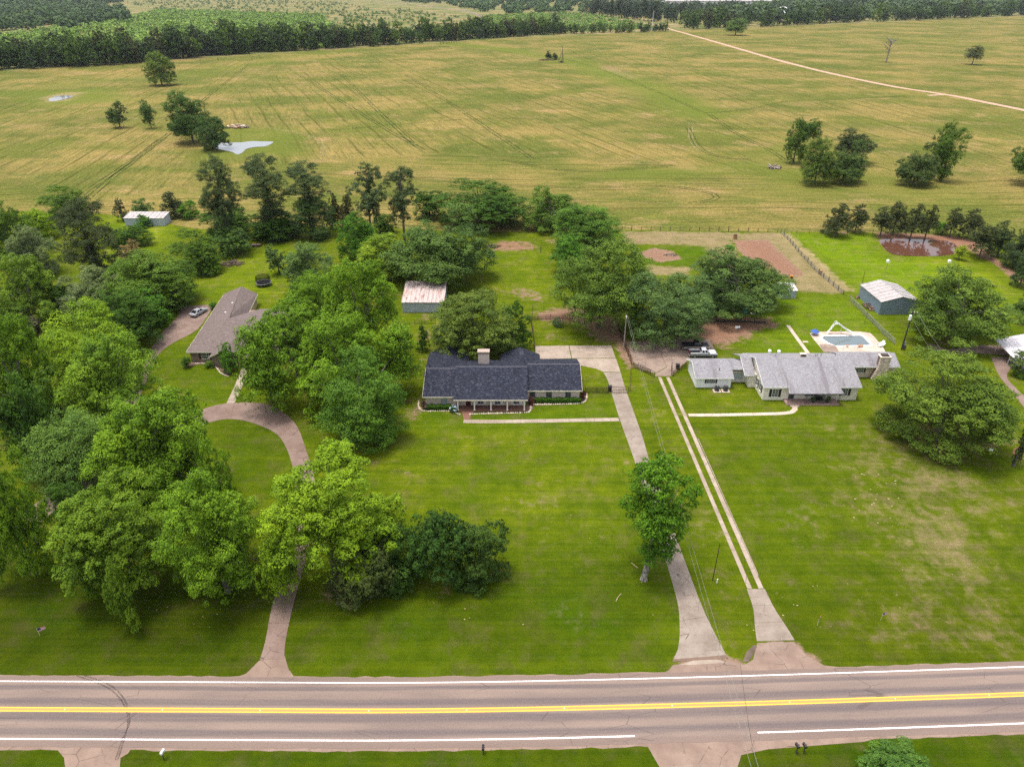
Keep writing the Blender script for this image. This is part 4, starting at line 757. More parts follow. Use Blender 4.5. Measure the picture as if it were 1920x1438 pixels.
# ---- sheds
def shed(name, label, loc, x0, x1, y0, y1, ze, zr, wall, roofm, ridge='x', n=9, ov=0.25, mono=None, cat='shed', door=None):
    h = House(name, label, cat, loc)
    if mono: h.mb().extr([(x0, y0, -0.1), (x0, y1, -0.1), (x0, y1, zr - 0.1), (x0, y0, ze - 0.1)], (x1 - x0, 0, 0)).build('wall', wall, h.root)
    else: h.walls(x0, x1, y0, y1, ze, wall, gable=ridge, zr=zr - 0.06)
    def panel(P0, P1, Q0, Q1, k, i):
        u0, u1 = i / k + 0.004, (i + 1) / k - 0.004; a = Vector(P0).lerp(Vector(P1), u0); b_ = Vector(P0).lerp(Vector(P1), u1); c = Vector(Q0).lerp(Vector(Q1), u1); d = Vector(Q0).lerp(Vector(Q1), u0)
        lift = Vector((0, 0, 0.02 * (i % 2))); m = h.mb(); m.slab([a + lift, b_ + lift, c + lift, d + lift], 0.07)
        sd = Vector((0, 0, 0.06)); m.slab([a + lift + sd, a.lerp(b_, 0.12) + lift + sd, d.lerp(c, 0.12) + lift + sd, d + lift + sd], 0.058); m.build('roof_panel', roofm, h.root)
    if mono: [panel((x0 - ov, y0 - ov, ze), (x1 + ov, y0 - ov, ze), (x0 - ov, y1 + ov, zr), (x1 + ov, y1 + ov, zr), n, i) for i in range(n)]
    elif ridge == 'x':
        ym = (y0 + y1) / 2
        for i in range(n): panel((x0 - ov, y0 - ov, ze), (x1 + ov, y0 - ov, ze), (x0 - ov, ym, zr), (x1 + ov, ym, zr), n, i); panel((x1 + ov, y1 + ov, ze), (x0 - ov, y1 + ov, ze), (x1 + ov, ym, zr), (x0 - ov, ym, zr), n, i)
    else:
        xm = (x0 + x1) / 2
        for i in range(n): panel((x0 - ov, y1 + ov, ze), (x0 - ov, y0 - ov, ze), (xm, y1 + ov, zr), (xm, y0 - ov, zr), n, i); panel((x1 + ov, y0 - ov, ze), (x1 + ov, y1 + ov, ze), (xm, y0 - ov, zr), (xm, y1 + ov, zr), n, i)
    b = h.mb()
    k = int((x1 - x0) / 0.6)
    for i in range(k + 1): x = x0 + (x1 - x0) * i / k; b.bb(x - 0.04, x + 0.04, y0 - 0.04, y0 - 0.002, 0, ze - 0.12)
    b.build('wall_rib', wall, h.root)
    return h
a = at(236, 424); b_ = at(312, 422)
sh1 = shed('field_shed', 'long low white metal shed at the field edge with faded roof', (a.x + 6, a.y + 3, 0), a.x, b_.x, a.y, a.y + 5.0, 2.6, 3.3, M['pale_blue'], M['white_metal_roof'], 'x', 10, mono=True)
a = at(775, 586); b_ = at(832, 586)
sh2 = shed('barn', 'barn with rust streaked ribbed roof and pale blue wall among trees', (a.x + 3, a.y + 4, 0), a.x - 2.5, b_.x, a.y, a.y + 9.5, 2.7, 4.3, M['pale_blue'], M['rusty_roof'], 'x', 10, mono=True, cat='barn')
# steel building set at an angle: front gable looks to the road
P0 = at(1647, 590); P1 = at(1707, 588); PL = at(1607, 557)
th = math.atan2((PL - P0).y, (PL - P0).x) - math.pi / 2; wid = (P1 - P0).length + 1.2; dep = (PL - P0).length
H4 = shed('metal_building', 'grey blue steel building with white gabled roof showing rust spots', (0, 0, 0), 0, wid, 0, dep, 3.3, 4.6, M['blue_wall'], M['white_metal_roof'], 'y', 7, ov=0.2, cat='metal building')
H4.root.location = P0; H4.root.rotation_euler = (0, 0, th * 0.55)
a = at(1463, 560); b_ = at(1491, 560)
sh5 = shed('garden_shed', 'small white metal shed by the garden plot under the oak edge', (a.x + 2, a.y + 2, 0), a.x, b_.x, a.y, a.y + 3.4, 2.2, 2.9, M['pale_blue'], M['carport_roof'], 'x', 6, mono=True)
a = at(1300, 580); b_ = at(1362, 580)
sh6 = shed('open_shed', 'dark open shed with slate blue roof behind the big oak', (a.x + 3, a.y + 3, 0), a.x, b_.x, a.y, a.y + 6, 2.2, 3.0, M['dark_wood'], mat('slate_blue_roof', (0.20, 0.245, 0.30), 0.6, 0.15), 'x', 6, mono=True)
# carport at the right edge
CP_ = thing('carport', 'open carport with pale ribbed metal roof on white posts at right edge', 'carport', (at(1900, 690).x, at(1900, 690).y, 0))
o3 = CP_.location; L0 = at(1866, 636, 2.6); L1 = at(1922, 690, 2.5); R0 = at(1914, 626, 2.9)
dv = (R0 - L0); ux = Vector((dv.x, dv.y, 0.12)); 
ext = ux.normalized() * 9.5
for i in range(9):
    u0, u1 = i / 9 + 0.004, (i + 1) / 9 - 0.004; a = L0 + ext * u0; b_ = L0 + ext * u1; dn = (L1 - L0)
    MB(o3).slab([a, b_, b_ + dn, a + dn], 0.08).build('roof_panel', M['carport_roof'], CP_)
MB(o3).slab([L0 + Vector((-0.1, 0, -0.06)), L0 + ext + Vector((0.1, 0, -0.06)), L0 + ext + dn + Vector((0.1, 0, -0.06)), L0 + dn + Vector((-0.1, 0, -0.06))], 0.09).build('roof_frame', M['white_paint'], CP_)
for u, v in ((0.06, 0.06), (0.06, 0.5), (0.06, 0.94), (0.9, 0.06), (0.9, 0.5), (0.9, 0.94)):
    p = L0 + ext * u + dn * v; MB(o3).tube((p.x, p.y, 0), (p.x, p.y, p.z - 0.1), 0.08).build('post', M['white_paint'], CP_)
# far white buildings beyond the pine wood
wh = House('warehouse', 'far long white warehouse roof beyond the pine woods at the top', 'warehouse', (590, 2350, 0)); 
wh.walls(440, 740, 2300, 2400, 20, M['white_paint']); wh.roof([[(438, 2298, 20), (742, 2298, 20), (742, 2350, 26), (438, 2350, 26)], [(438, 2350, 26), (742, 2350, 26), (742, 2402, 20), (438, 2402, 20)]], M['white_metal_roof'], 0.5)
for i, (px, py) in enumerate(((1468, 22), (1459, 26))):
    q = at(px, py + 12); s_ = House('farm_building', ('tall white farm building showing through far woods at right', 'lower white farm building beside the taller one in far woods')[i], 'farm building', (q.x, q.y, 0)); w_ = 8 if i == 0 else 13
    s_.walls(q.x - w_, q.x + w_, q.y, q.y + 16, 16 - 4 * i, M['white_paint'], gable='x', zr=21 - 5 * i)
# ================================================================== TREES
rs = np.random.RandomState(7)
def rdir(n, zmin=-1.0, r=None):
    r = r or rs
    z = r.uniform(zmin, 1, n); a = r.uniform(0, 2 * np.pi, n); q = np.sqrt(1 - z * z); return np.stack([q * np.cos(a), q * np.sin(a), z], 1)
def cards(C, N, size, tint, asp=0.55):
    """leaf-sized three-cornered flakes at C facing N"""
    n = len(C); R = rs.normal(size=(n, 3)); T = np.cross(N, R); T /= np.linalg.norm(T, axis=1)[:, None] + 1e-9; B = np.cross(N, T)
    s = (size * rs.uniform(0.65, 1.35, n))[:, None]
    V = np.stack([C + T * s * 0.6, C - T * s * 0.4 + B * s * 0.52 * asp, C - T * s * 0.4 - B * s * 0.52 * asp], 1).reshape(-1, 3)
    return V, np.repeat(tint, 3)
CROWN = {}
def crown_mesh(kind, size, var):
    """unit crown (bounding box about +-1) made of boughs, each of leafy puffs, each of leaf cards"""
    key = (kind, size, var)
    if key in CROWN: return CROWN[key]
    R = dict(big=9.0, mid=5.0, small=2.4, tiny=6.0)[size]
    nl, lr, npf, N, leaf = dict(big=(62, 0.225, 22, 70000, 0.30), mid=(36, 0.27, 15, 16000, 0.33), small=(18, 0.36, 11, 5000, 0.24), tiny=(16, 0.36, 8, 900, 1.05))[size]
    up, asp, jit = 0.45, 0.6, 0.36
    r = np.random.RandomState(hash_key(kind, size, var))
    bumps = rdir(7, -0.6, r); amp = r.uniform(-0.45, 0.36, 7)
    def radial(d): return 0.80 + sum(a * np.exp(-((1 - d @ b) * 3.0)) for a, b in zip(amp, bumps))
    if kind in ('pecan', 'oak', 'round', 'willow', 'shrub', 'sweetgum'):
        zmin = {'pecan': -0.55, 'oak': -0.35, 'round': -0.75, 'willow': -0.7, 'shrub': -0.3, 'sweetgum': -0.95}[kind]
        d = rdir(nl, zmin, r); rad = radial(d) * np.where(r.uniform(size=nl) < 0.78, r.uniform(0.74, 1.08, nl), r.uniform(0.25, 0.7, nl))
        if kind == 'round' or kind == 'shrub': rad = 0.25 * rad + 0.75 * 0.86 * np.where(r.uniform(size=nl) < 0.8, 1, 0.6)
        L = d * rad[:, None] * (1 - lr * 0.75)
        if kind == 'sweetgum': L[:, :2] *= (0.62 + 0.45 * np.clip(L[:, 2:3] + 0.4, 0, 1)); nl_ = nl
        LR = lr * r.uniform(0.55, 1.25, nl); LS = np.stack([LR, LR, LR * (0.72 if kind != 'willow' else 0.95)], 1)
        if kind == 'pecan': LS[:, 2] *= 0.95
    elif kind == 'pine':
        nl = int(nl * 0.62); h = r.uniform(-0.75, 1, nl); w = np.clip(1.0 * (1 - ((h - 0.30) / 0.98) ** 2), 0.22, 1) * r.uniform(0.35, 1, nl); a = r.uniform(0, 6.28, nl)
        L = np.stack([w * np.cos(a), w * np.sin(a), h], 1) * 0.86; LR = lr * r.uniform(0.85, 1.45, nl); LS = np.stack([LR * 1.15, LR * 1.15, LR * 0.66], 1); asp = 0.5; up = 0.6
    elif kind == 'cedar':
        h = r.uniform(-1, 1, nl); w = np.clip(0.62 * np.sqrt(np.clip((1 - h) / 2, 0, 1)) + 0.12, 0.1, 0.85) * r.uniform(0.45, 1, nl); a = r.uniform(0, 6.28, nl)
        L = np.stack([w * np.cos(a), w * np.sin(a), h * 0.92], 1); LR = lr * r.uniform(0.8, 1.3, nl) * (0.6 + 0.5 * (1 - h) / 2); LS = np.stack([LR * 1.1, LR * 1.1, LR * 1.3], 1); asp = 0.55; up = 0.35
    C, NN, T = [], [], []
    share = (LS.prod(1) ** (2 / 3)); share /= share.sum()
    N_in = int(N * 0.10); N = int(N * 0.90)
    for i in range(len(L)):
        k = max(npf, 4); pd = rdir(k, -0.5, r); pc = L[i] + pd * LS[i] * r.uniform(0.68, 1.0, k)[:, None]; pt = r.normal(0, 0.11, k); lt = r.normal(0, 0.12)
        m = max(8, int(N * share[i] / k))
        for j in range(k):
            u = rdir(m, -0.45, r); q = r.uniform(0.55, 1.05, (m, 1)) * r.uniform(0.8, 1.25)
            C.append(pc[j] + u * q * LS[i] * 0.31 * np.array([1, 1, 0.8])); NN.append(u * 0.7 + pd[j] * 0.35 + np.array([0, 0, up]) + r.normal(size=(m, 3)) * jit)
            T.append(np.clip(0.5 + lt + pt[j] + r.normal(0, 0.15, m), 0, 1))
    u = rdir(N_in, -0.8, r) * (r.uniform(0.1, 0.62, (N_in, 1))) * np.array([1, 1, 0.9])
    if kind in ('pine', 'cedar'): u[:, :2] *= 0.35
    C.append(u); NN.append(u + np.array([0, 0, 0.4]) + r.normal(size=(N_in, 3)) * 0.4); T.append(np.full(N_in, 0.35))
    C = np.concatenate(C); NN = np.concatenate(NN); NN /= np.linalg.norm(NN, axis=1)[:, None]; T = np.concatenate(T)
    lo, hi = np.percentile(C, 0.4, 0), np.percentile(C, 99.6, 0); mid = (lo + hi) / 2; hs_ = (hi - lo) / 2
    C = (C - mid) / hs_; L = (L - mid) / hs_
    V, tt = cards(C, NN, leaf / R, T, asp)
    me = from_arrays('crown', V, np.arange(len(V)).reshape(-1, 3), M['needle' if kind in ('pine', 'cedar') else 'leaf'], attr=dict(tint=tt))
    data = me.data; bpy.data.objects.remove(me)
    CROWN[key] = (data, L[np.argsort(-L[:, 2])]); return CROWN[key]
def hash_key(k, s, v): return (sum(ord(c) * (i + 3) for i, c in enumerate(k + s)) * 31 + v * 977) % 100000
NVAR = dict(big=3, mid=4, small=3, tiny=3)
def tree(name, label, cat, kind, crown_c, rad, tint, base=None, size=None, var=None, group=None, bark='bark', trunk=True, tr=None, lean=None, limbs=9, rot=None):
    """crown_c: world centre of the crown, rad: (rx, ry, rz)"""
    R = max(rad[0], rad[2] * 0.7); size = size or ('big' if R > 6.3 else 'mid' if R > 3.2 else 'small')
    var = rs.randint(NVAR[size]) if var is None else var
    me, L = crown_mesh(kind, size, var)
    base = Vector((crown_c[0], crown_c[1], 0)) if base is None else Vector(base)
    root = thing(name, label, cat, base, 0, group)
    c = bpy.data.objects.new('crown', me); COL.objects.link(c); c.parent = root
    off = Vector(crown_c) - base; c.location = off; c.scale = rad; c.color = (*[1.7 * v for v in tint], 1)
    rot = (math.pi if rs.rand() < 0.5 else 0.0) if rot is None else rot; c.rotation_euler = (0, 0, rot)
    if lean: c.rotation_euler = (0, lean, rot)
    if trunk:
        b = MB(); r0 = tr or max(0.10, 0.045 * R + 0.06); top = off + Vector((0, 0, rad[2] * (0.1 if kind not in ('pine', 'cedar') else 0.85)))
        k1 = top * 0.33 + Vector((rs.uniform(-.3, .3), rs.uniform(-.3, .3), 0)) * r0 * 2; k2 = top * 0.68
        b.path([(0, 0, -0.1), (0, 0, 0.35), k1, k2, top], [r0 * 1.5, r0 * 1.08, r0 * 0.85, r0 * 0.6, r0 * 0.2], 7)
        ca, sa = math.cos(rot), math.sin(rot)
        for i in range(0, len(L), max(1, len(L) // limbs)):
            x, y, z = L[i][0] * rad[0], L[i][1] * rad[1], L[i][2] * rad[2]; e = off + Vector((x * ca - y * sa, x * sa + y * ca, z)) * 0.9
            s_ = (k1.lerp(k2, rs.uniform(0.2, 1)) if kind not in ('pine', 'cedar') else Vector((top.x * e.z / max(top.z, .1), top.y * e.z / max(top.z, .1), min(e.z * 0.94, top.z * 0.97)))); m = s_.lerp(e, 0.5) + Vector((0, 0, 0.06 * R))
            b.path([s_, m, e], [r0 * 0.42, r0 * 0.26, r0 * 0.08], 5)
        b.build('trunk', M[bark], root)
    return root
def fit(x0, y0, x1, y1, zb):
    """crown centre and radii from the crown's outline in the photo, its lowest leaves at height zb"""
    cx, cy = (x0 + x1) / 2, (y0 + y1) / 2; zc = zb + 4
    for _ in range(12):
        p = at(cx, cy, zc); s = ppm(p); R = (x1 - x0) / 2 / s; hh = (y1 - y0) / 2 / s
        th = math.atan2(CAM_H - zc, math.hypot(p.x, p.y)); rz2 = hh ** 2 - (R * math.sin(th)) ** 2
        rz = math.sqrt(max(rz2, 0)) / math.cos(th); ry = R
        if rz < 0.5 * R: rz = 0.5 * R; ry = math.sqrt(max(hh ** 2 - (rz * math.cos(th)) ** 2, (0.35 * R) ** 2)) / math.sin(th); ry = min(max(ry, 0.5 * R), 1.1 * R)
        zc = zb + rz
    return at(cx, cy, zc), (R, ry, rz)
PEC = (0.083, 0.150, 0.012); BRI = (0.111, 0.180, 0.012); OAK = (0.055, 0.100, 0.014); DRK = (0.036, 0.075, 0.012); OLI = (0.066, 0.098, 0.014); GRY = (0.085, 0.115, 0.052); PIN = (0.052, 0.074, 0.034); CED = (0.044, 0.056, 0.026); YEL = (0.146, 0.190, 0.014); BLU = (0.066, 0.118, 0.025); EME = (0.049, 0.115, 0.014)
TREES = [
 # kind, outline, lowest leaf, colour, name, label
 ('pecan', (-95, 790, 108, 1085), 1.0, PEC, 'pecan_tree', 'big leafy pecan cut by the left edge above the shaded lawn'),
 ('pecan', (262, 728, 408, 915), 2.0, PEC, 'pecan_tree', 'tall pecan beside the round lawn inside the curved drive'),
 ('pecan', (160, 735, 400, 985), 2.0, PEC, 'pecan_tree', 'broad crowned pecan left of the curved drive with wide open boughs'),
 ('pecan', (95, 880, 330, 1105), 3.0, (0.078, 0.132, 0.013), 'pecan_tree', 'pecan with low boughs over the shaded lawn at lower left'),
 ('pecan', (290, 885, 508, 1112), 2.5, PEC, 'pecan_tree', 'pecan with drooping boughs just left of the entry drive'),
 ('pecan', (488, 832, 742, 1092), 2.5, BRI, 'pecan_tree', 'bright yellow green pecan arching over the entry drive from the road'),
 ('round', (82, 902, 172, 992), 0.5, DRK, 'oak_tree', 'dark understorey tree over the hidden end of the curved drive'),
 ('round', (240, 850, 350, 960), 0.5, OAK, 'elm_tree', 'dull green tree deep between the pecans left of the round lawn'),
 ('pecan', (68, 562, 262, 735), 2, BRI, 'pecan_tree', 'bright green pecan with rounded boughs left of the brown house drive'),
 ('pecan', (110, 625, 310, 830), 2, (0.09, 0.155, 0.015), 'pecan_tree', 'light green pecan next to the narrow lawn left of the brown house'),
 ('pecan', (-50, 590, 122, 800), 2, PEC, 'pecan_tree', 'pecan on the left edge above the dark wood interior'),
 ('oak', (-30, 700, 110, 880), 0.5, DRK, 'oak_tree', 'dark shaded tree between the pecans on the left edge'),
 ('willow', (40, 770, 225, 925), 0.5, BLU, 'ash_tree', 'bluish green tree with pointed leaf sprays amid the left pecans'),
 ('round', (30, 690, 160, 830), 0.5, OAK, 'elm_tree', 'dull green elm under the light green pecan at left'),
 ('round', (175, 470, 366, 592), 0.5, OAK, 'elm_tree', 'spreading elm above the pink drive beside the back lawn'),
 ('round', (250, 490, 366, 575), 0.5, (0.085, 0.145, 0.02), 'elm_tree', 'fresh green elm leaning over the grass behind the brown house'),
 ('willow', (110, 500, 255, 610), 0.3, GRY, 'willow_tree', 'grey green willow in the thicket on the left'),
 ('round', (150, 545, 300, 660), 0.3, DRK, 'oak_tree', 'dark oak at the top of the pink drive facing the parked sedan'),
 ('round', (225, 540, 322, 622), 0.3, EME, 'mulberry_tree', 'deep green mulberry overhanging the left kerb of the pink drive'),
 ('pine', (98, 372, 232, 545), 1.5, (0.040, 0.054, 0.024), 'conifer', 'large very dark conifer in the thicket below the field edge at left'),
 ('round', (68, 348, 165, 412), 0.5, OAK, 'oak_tree', 'domed oak at the field edge on the far left'),
 ('round', (30, 392, 110, 450), 0.3, BRI, 'mulberry_tree', 'yellow green tree left of the large dark conifer'),
 ('round', (-50, 380, 62, 500), 0.3, OAK, 'oak_tree', 'oak at the left edge below the hay field'),
 ('round', (10, 425, 110, 520), 0.3, GRY, 'elm_tree', 'greyish elm beneath the yellow green tree at far left'),
 ('pecan', (-15, 478, 120, 620), 0.5, (0.098, 0.158, 0.02), 'pecan_tree', 'bright pecan at the left edge below the greyish elm'),
 ('round', (60, 520, 140, 600), 0.3, DRK, 'elm_tree', 'small dark elm between the bright pecan and grey willow'),
 ('round', (-60, 560, 60, 660), 0.3, OAK, 'oak_tree', 'dark oak at the left edge by the hidden lot'),
 ('willow', (-20, 585, 80, 640), 0.3, (0.17, 0.165, 0.115), 'smoke_tree', 'pale greyish feathery tree at the left edge of the wood'),
 ('round', (316, 430, 412, 515), 0.3, OAK, 'elm_tree', 'round elm on the back lawn edge right of the shed lawn'),
 ('round', (365, 470, 415, 520), 0.1, OAK, 'elm_tree', 'small bushy elm at the lower right of the round elm'),
 ('pine', (370, 292, 452, 440), 5, PIN, 'pine_tree', 'leftmost tall pine of the row above the back lawn'),
 ('pine', (455, 290, 542, 412), 6, PIN, 'pine_tree', 'tall pine second from left in the back row with tilted top'),
 ('pine', (533, 303, 616, 395), 8, PIN, 'pine_tree', 'pine with flat rounded top and bare stem in the back row'),
 ('pine', (650, 306, 728, 415), 8, PIN, 'pine_tree', 'pine with forked bare stems left of the twin pine pair'),
 ('pine', (722, 312, 782, 415), 7, PIN, 'pine_tree', 'rightmost pine of the back row leaning to the right'),
 ('round', (372, 378, 472, 450), 0.4, DRK, 'oak_tree', 'dark understorey oak at the foot of the leftmost pine'),
 ('round', (545, 372, 627, 450), 0.3, (0.045, 0.078, 0.026), 'oak_tree', 'dark dense tree below the flat topped pine'),
 ('round', (462, 392, 560, 448), 0.2, DRK, 'elm_tree', 'low dark elm thicket below the second pine'),
 ('cedar', (612, 362, 642, 425), 0.2, (0.05, 0.056, 0.026), 'cedar_tree', 'left one of two brownish cedars in the back row'),
 ('cedar', (636, 366, 668, 428), 0.2, (0.056, 0.058, 0.027), 'cedar_tree', 'right one of two brownish cedars in the back row'),
 ('round', (775, 358, 835, 412), 0.3, DRK, 'elm_tree', 'dark elm between the pine row and the large dome oak'),
 ('pecan', (630, 398, 716, 488), 0.5, EME, 'elm_tree', 'emerald elm with layered boughs at the right end of the back lawn'),
 ('pecan', (664, 438, 772, 525), 0.5, (0.118, 0.178, 0.018), 'mulberry_tree', 'yellow green mulberry left of the large dark elm'),
 ('oak', (722, 385, 926, 532), 2.5, (0.054, 0.094, 0.024), 'elm_tree', 'huge dark elm overhanging the rust roofed barn'),
 ('round', (814, 337, 986, 435), 0.4, DRK, 'oak_tree', 'wide dark dome oak at the back field fence'),
 ('oak', (980, 350, 1097, 432), 0.4, (0.062, 0.112, 0.018), 'oak_tree', 'mid green oak at the fence right of the dark dome oak'),
 ('oak', (1038, 386, 1166, 465), 1.0, (0.058, 0.115, 0.018), 'oak_tree', 'fresh green tree overlapping the back fence above the biggest oak'),
 ('oak', (1032, 440, 1110, 510), 0.5, EME, 'elm_tree', 'small emerald tree tucked behind the biggest oak'),
 ('oak', (1040, 450, 1216, 612), 2.0, (0.062, 0.104, 0.018), 'oak_tree', 'big textured oak between the two back yards'),
 ('willow', (1165, 512, 1337, 648), 0.8, (0.060, 0.102, 0.034), 'willow_oak', 'soft drooping willow oak over the cracked parking pad'),
 ('oak', (1284, 468, 1484, 592), 2.2, (0.050, 0.085, 0.024), 'oak_tree', 'wide live oak over bare brown soil near the garden plot'),
 ('round', (530, 456, 623, 548), 0.3, (0.068, 0.112, 0.036), 'elder_tree', 'round shrubby tree with pale blossom on the back lawn'),
 ('round', (497, 458, 541, 512), 0.6, (0.05, 0.088, 0.03), 'plum_tree', 'small dark tree on the back lawn by the trampoline'),
 ('pecan', (597, 488, 764, 690), 1.5, PEC, 'pecan_tree', 'tall pecan left of the rust roofed barn'),
 ('pecan', (440, 600, 565, 762), 2.5, (0.076, 0.140, 0.013), 'pecan_tree', 'pecan with dark limbs in front of the brown house entry'),
 ('pecan', (480, 556, 618, 700), 2.5, (0.076, 0.140, 0.013), 'pecan_tree', 'pecan covering the right half of the brown house roof'),
 ('pecan', (555, 590, 730, 770), 2.0, PEC, 'pecan_tree', 'pecan between the two houses with pale upper boughs'),
 ('pecan', (592, 652, 760, 842), 0.6, (0.064, 0.128, 0.018), 'pecan_tree', 'dense low pecan left of the charcoal roofed house'),
 ('pecan', (540, 510, 660, 640), 1.0, PEC, 'pecan_tree', 'pecan behind the brown house beside the back lawn'),
 ('round', (810, 544, 968, 668), 0.5, (0.066, 0.098, 0.020), 'live_oak', 'round olive live oak behind the charcoal roof chimney'),
 ('round', (935, 566, 997, 662), 0.3, DRK, 'holly_tree', 'dark holly right of the olive live oak'),
 ('sweetgum', (1166, 850, 1313, 1012), 6.0, (0.050, 0.112, 0.009), 'sweetgum_tree', 'lone sweetgum with pale bare trunk beside the long driveway'),
 ('round', (1642, 655, 1910, 860), 1.0, (0.066, 0.104, 0.016), 'live_oak', 'wide live oak on the right lawn in front of the stone chimney'),
 ('oak', (1708, 500, 1912, 645), 2.0, (0.070, 0.112, 0.020), 'oak_tree', 'broad oak right of the grey blue steel building'),
 ('round', (1470, 222, 1518, 302), 1.5, (0.05, 0.09, 0.02), 'field_oak', 'narrow leaning tree in the hay field left of its group'),
 ('oak', (1502, 258, 1572, 345), 0.8, (0.066, 0.104, 0.024), 'field_oak', 'lighter left tree of the field group of three'),
 ('oak', (1546, 264, 1626, 342), 0.8, (0.048, 0.08, 0.024), 'field_oak', 'darker front tree of the field group of three'),
 ('oak', (1565, 242, 1644, 292), 4, (0.042, 0.058, 0.024), 'field_oak', 'dark brownish tree at the back of the field group of three'),
 ('oak', (1680, 268, 1762, 346), 0.8, (0.045, 0.07, 0.024), 'field_oak', 'dark low tree left in the field pair at right'),
 ('sweetgum', (1748, 230, 1820, 336), 1.0, (0.056, 0.10, 0.018), 'field_oak', 'tall fresh green tree right in the field pair'),
 ('oak', (1898, 234, 1985, 335), 3.0, (0.055, 0.095, 0.02), 'field_oak', 'tree cut by the right edge in the hay field'),
 ('oak', (1808, 86, 1846, 112), 5.0, (0.060, 0.075, 0.038), 'field_oak', 'small umbrella shaped tree alone in the far right field'),
 ('oak', (1358, 34, 1402, 62), 4.0, (0.075, 0.125, 0.035), 'field_oak', 'pale tree standing just in front of the far right wood'),
 ('round', (266, 97, 330, 158), 1.5, (0.075, 0.115, 0.026), 'field_oak', 'single tree in front of the far left wood edge'),
 ('oak', (198, 190, 238, 236), 1.5, (0.042, 0.075, 0.024), 'field_oak', 'left one of two small trees in the left field'),
 ('sweetgum', (260, 188, 293, 236), 1.5, (0.048, 0.085, 0.026), 'field_oak', 'right slimmer one of two small trees in the left field'),
 ('oak', (307, 172, 396, 266), 1.0, (0.046, 0.085, 0.022), 'field_oak', 'biggest tree beside the grey field pond'),
 ('round', (364, 218, 432, 280), 0.3, (0.040, 0.076, 0.024), 'field_oak', 'round tree hanging over the grey field pond'),
 ('round', (1788, 460, 1818, 484), 1.0, YEL, 'young_tree', 'small yellow green tree at the muddy pond edge'),
 ('round', (1893, 655, 1945, 698), 1.2, (0.055, 0.085, 0.026), 'garden_tree', 'clipped tree beside the carport at right'),
 ('round', (1898, 782, 1945, 870), 0.3, (0.035, 0.05, 0.022), 'holly_tree', 'dark holly at the right edge below the live oak'),
 ('oak', (1895, 545, 1960, 600), 1.5, (0.05, 0.085, 0.02), 'oak_tree', 'oak fragment at the right edge above the carport'),
 ('cedar', (210, 372, 246, 414), 0.2, CED, 'cedar_tree', 'dark cedar at the left end of the white field shed'),
 ('round', (246, 372, 290, 404), 0.5, (0.06, 0.105, 0.028), 'elm_tree', 'small round tree right behind the white field shed'),
 ('cedar', (300, 360, 348, 412), 0.2, (0.038, 0.05, 0.024), 'cedar_tree', 'broad dark cedar at the right end of the white field shed'),
 ('round', (332, 376, 374, 412), 0.2, EME, 'elm_tree', 'green bushy tree right of the broad dark cedar'),
 # the wind swept cedars by the muddy pond
 ('cedar', (1537, 382, 1598, 438), 0.6, CED, 'cedar_tree', 'leftmost cedar of the pair at the fence left of the muddy pond'),
 ('cedar', (1586, 384, 1630, 436), 0.6, CED, 'cedar_tree', 'cedar close right of the leftmost one before the muddy pond'),
 ('cedar', (1634, 388, 1680, 437), 2.2, CED, 'cedar_tree', 'slim cedar above the left end of the muddy pond'),
 ('cedar', (1656, 379, 1706, 436), 1.8, CED, 'cedar_tree', 'tallest cedar above the muddy pond left half'),
 ('cedar', (1686, 383, 1738, 436), 1.8, CED, 'cedar_tree', 'wind swept cedar above the middle of the muddy pond'),
 ('cedar', (1718, 385, 1762, 436), 1.8, CED, 'cedar_tree', 'cedar left of the low green bush above the muddy pond'),
 ('cedar', (1764, 391, 1810, 440), 1.2, CED, 'cedar_tree', 'cedar right of the low green bush above the muddy pond'),
 ('cedar', (1794, 393, 1846, 447), 0.8, CED, 'cedar_tree', 'cedar above the right end of the muddy pond'),
 ('cedar', (1816, 422, 1872, 480), 1.2, CED, 'cedar_tree', 'cedar on the red bank right of the muddy pond'),
 ('cedar', (1850, 415, 1908, 482), 1.0, (0.040, 0.06, 0.026), 'cedar_tree', 'second cedar on the red bank towards the right edge'),
 ('cedar', (1876, 424, 1940, 508), 0.6, (0.040, 0.06, 0.028), 'cedar_tree', 'large cedar cut by the right edge above the red bank'),
 ('cedar', (1890, 470, 1950, 540), 0.3, (0.042, 0.066, 0.028), 'cedar_tree', 'lowest dark cedar on the right edge below the red bank'),
 ('cedar', (1022, 96, 1036, 112), 0.3, CED, 'cedar_tree', 'small cedar next to the old mast in the field'),
 ('cedar', (1034, 100, 1047, 113), 0.3, CED, 'cedar_tree', 'smaller cedar touching the foot of the old mast'),
]
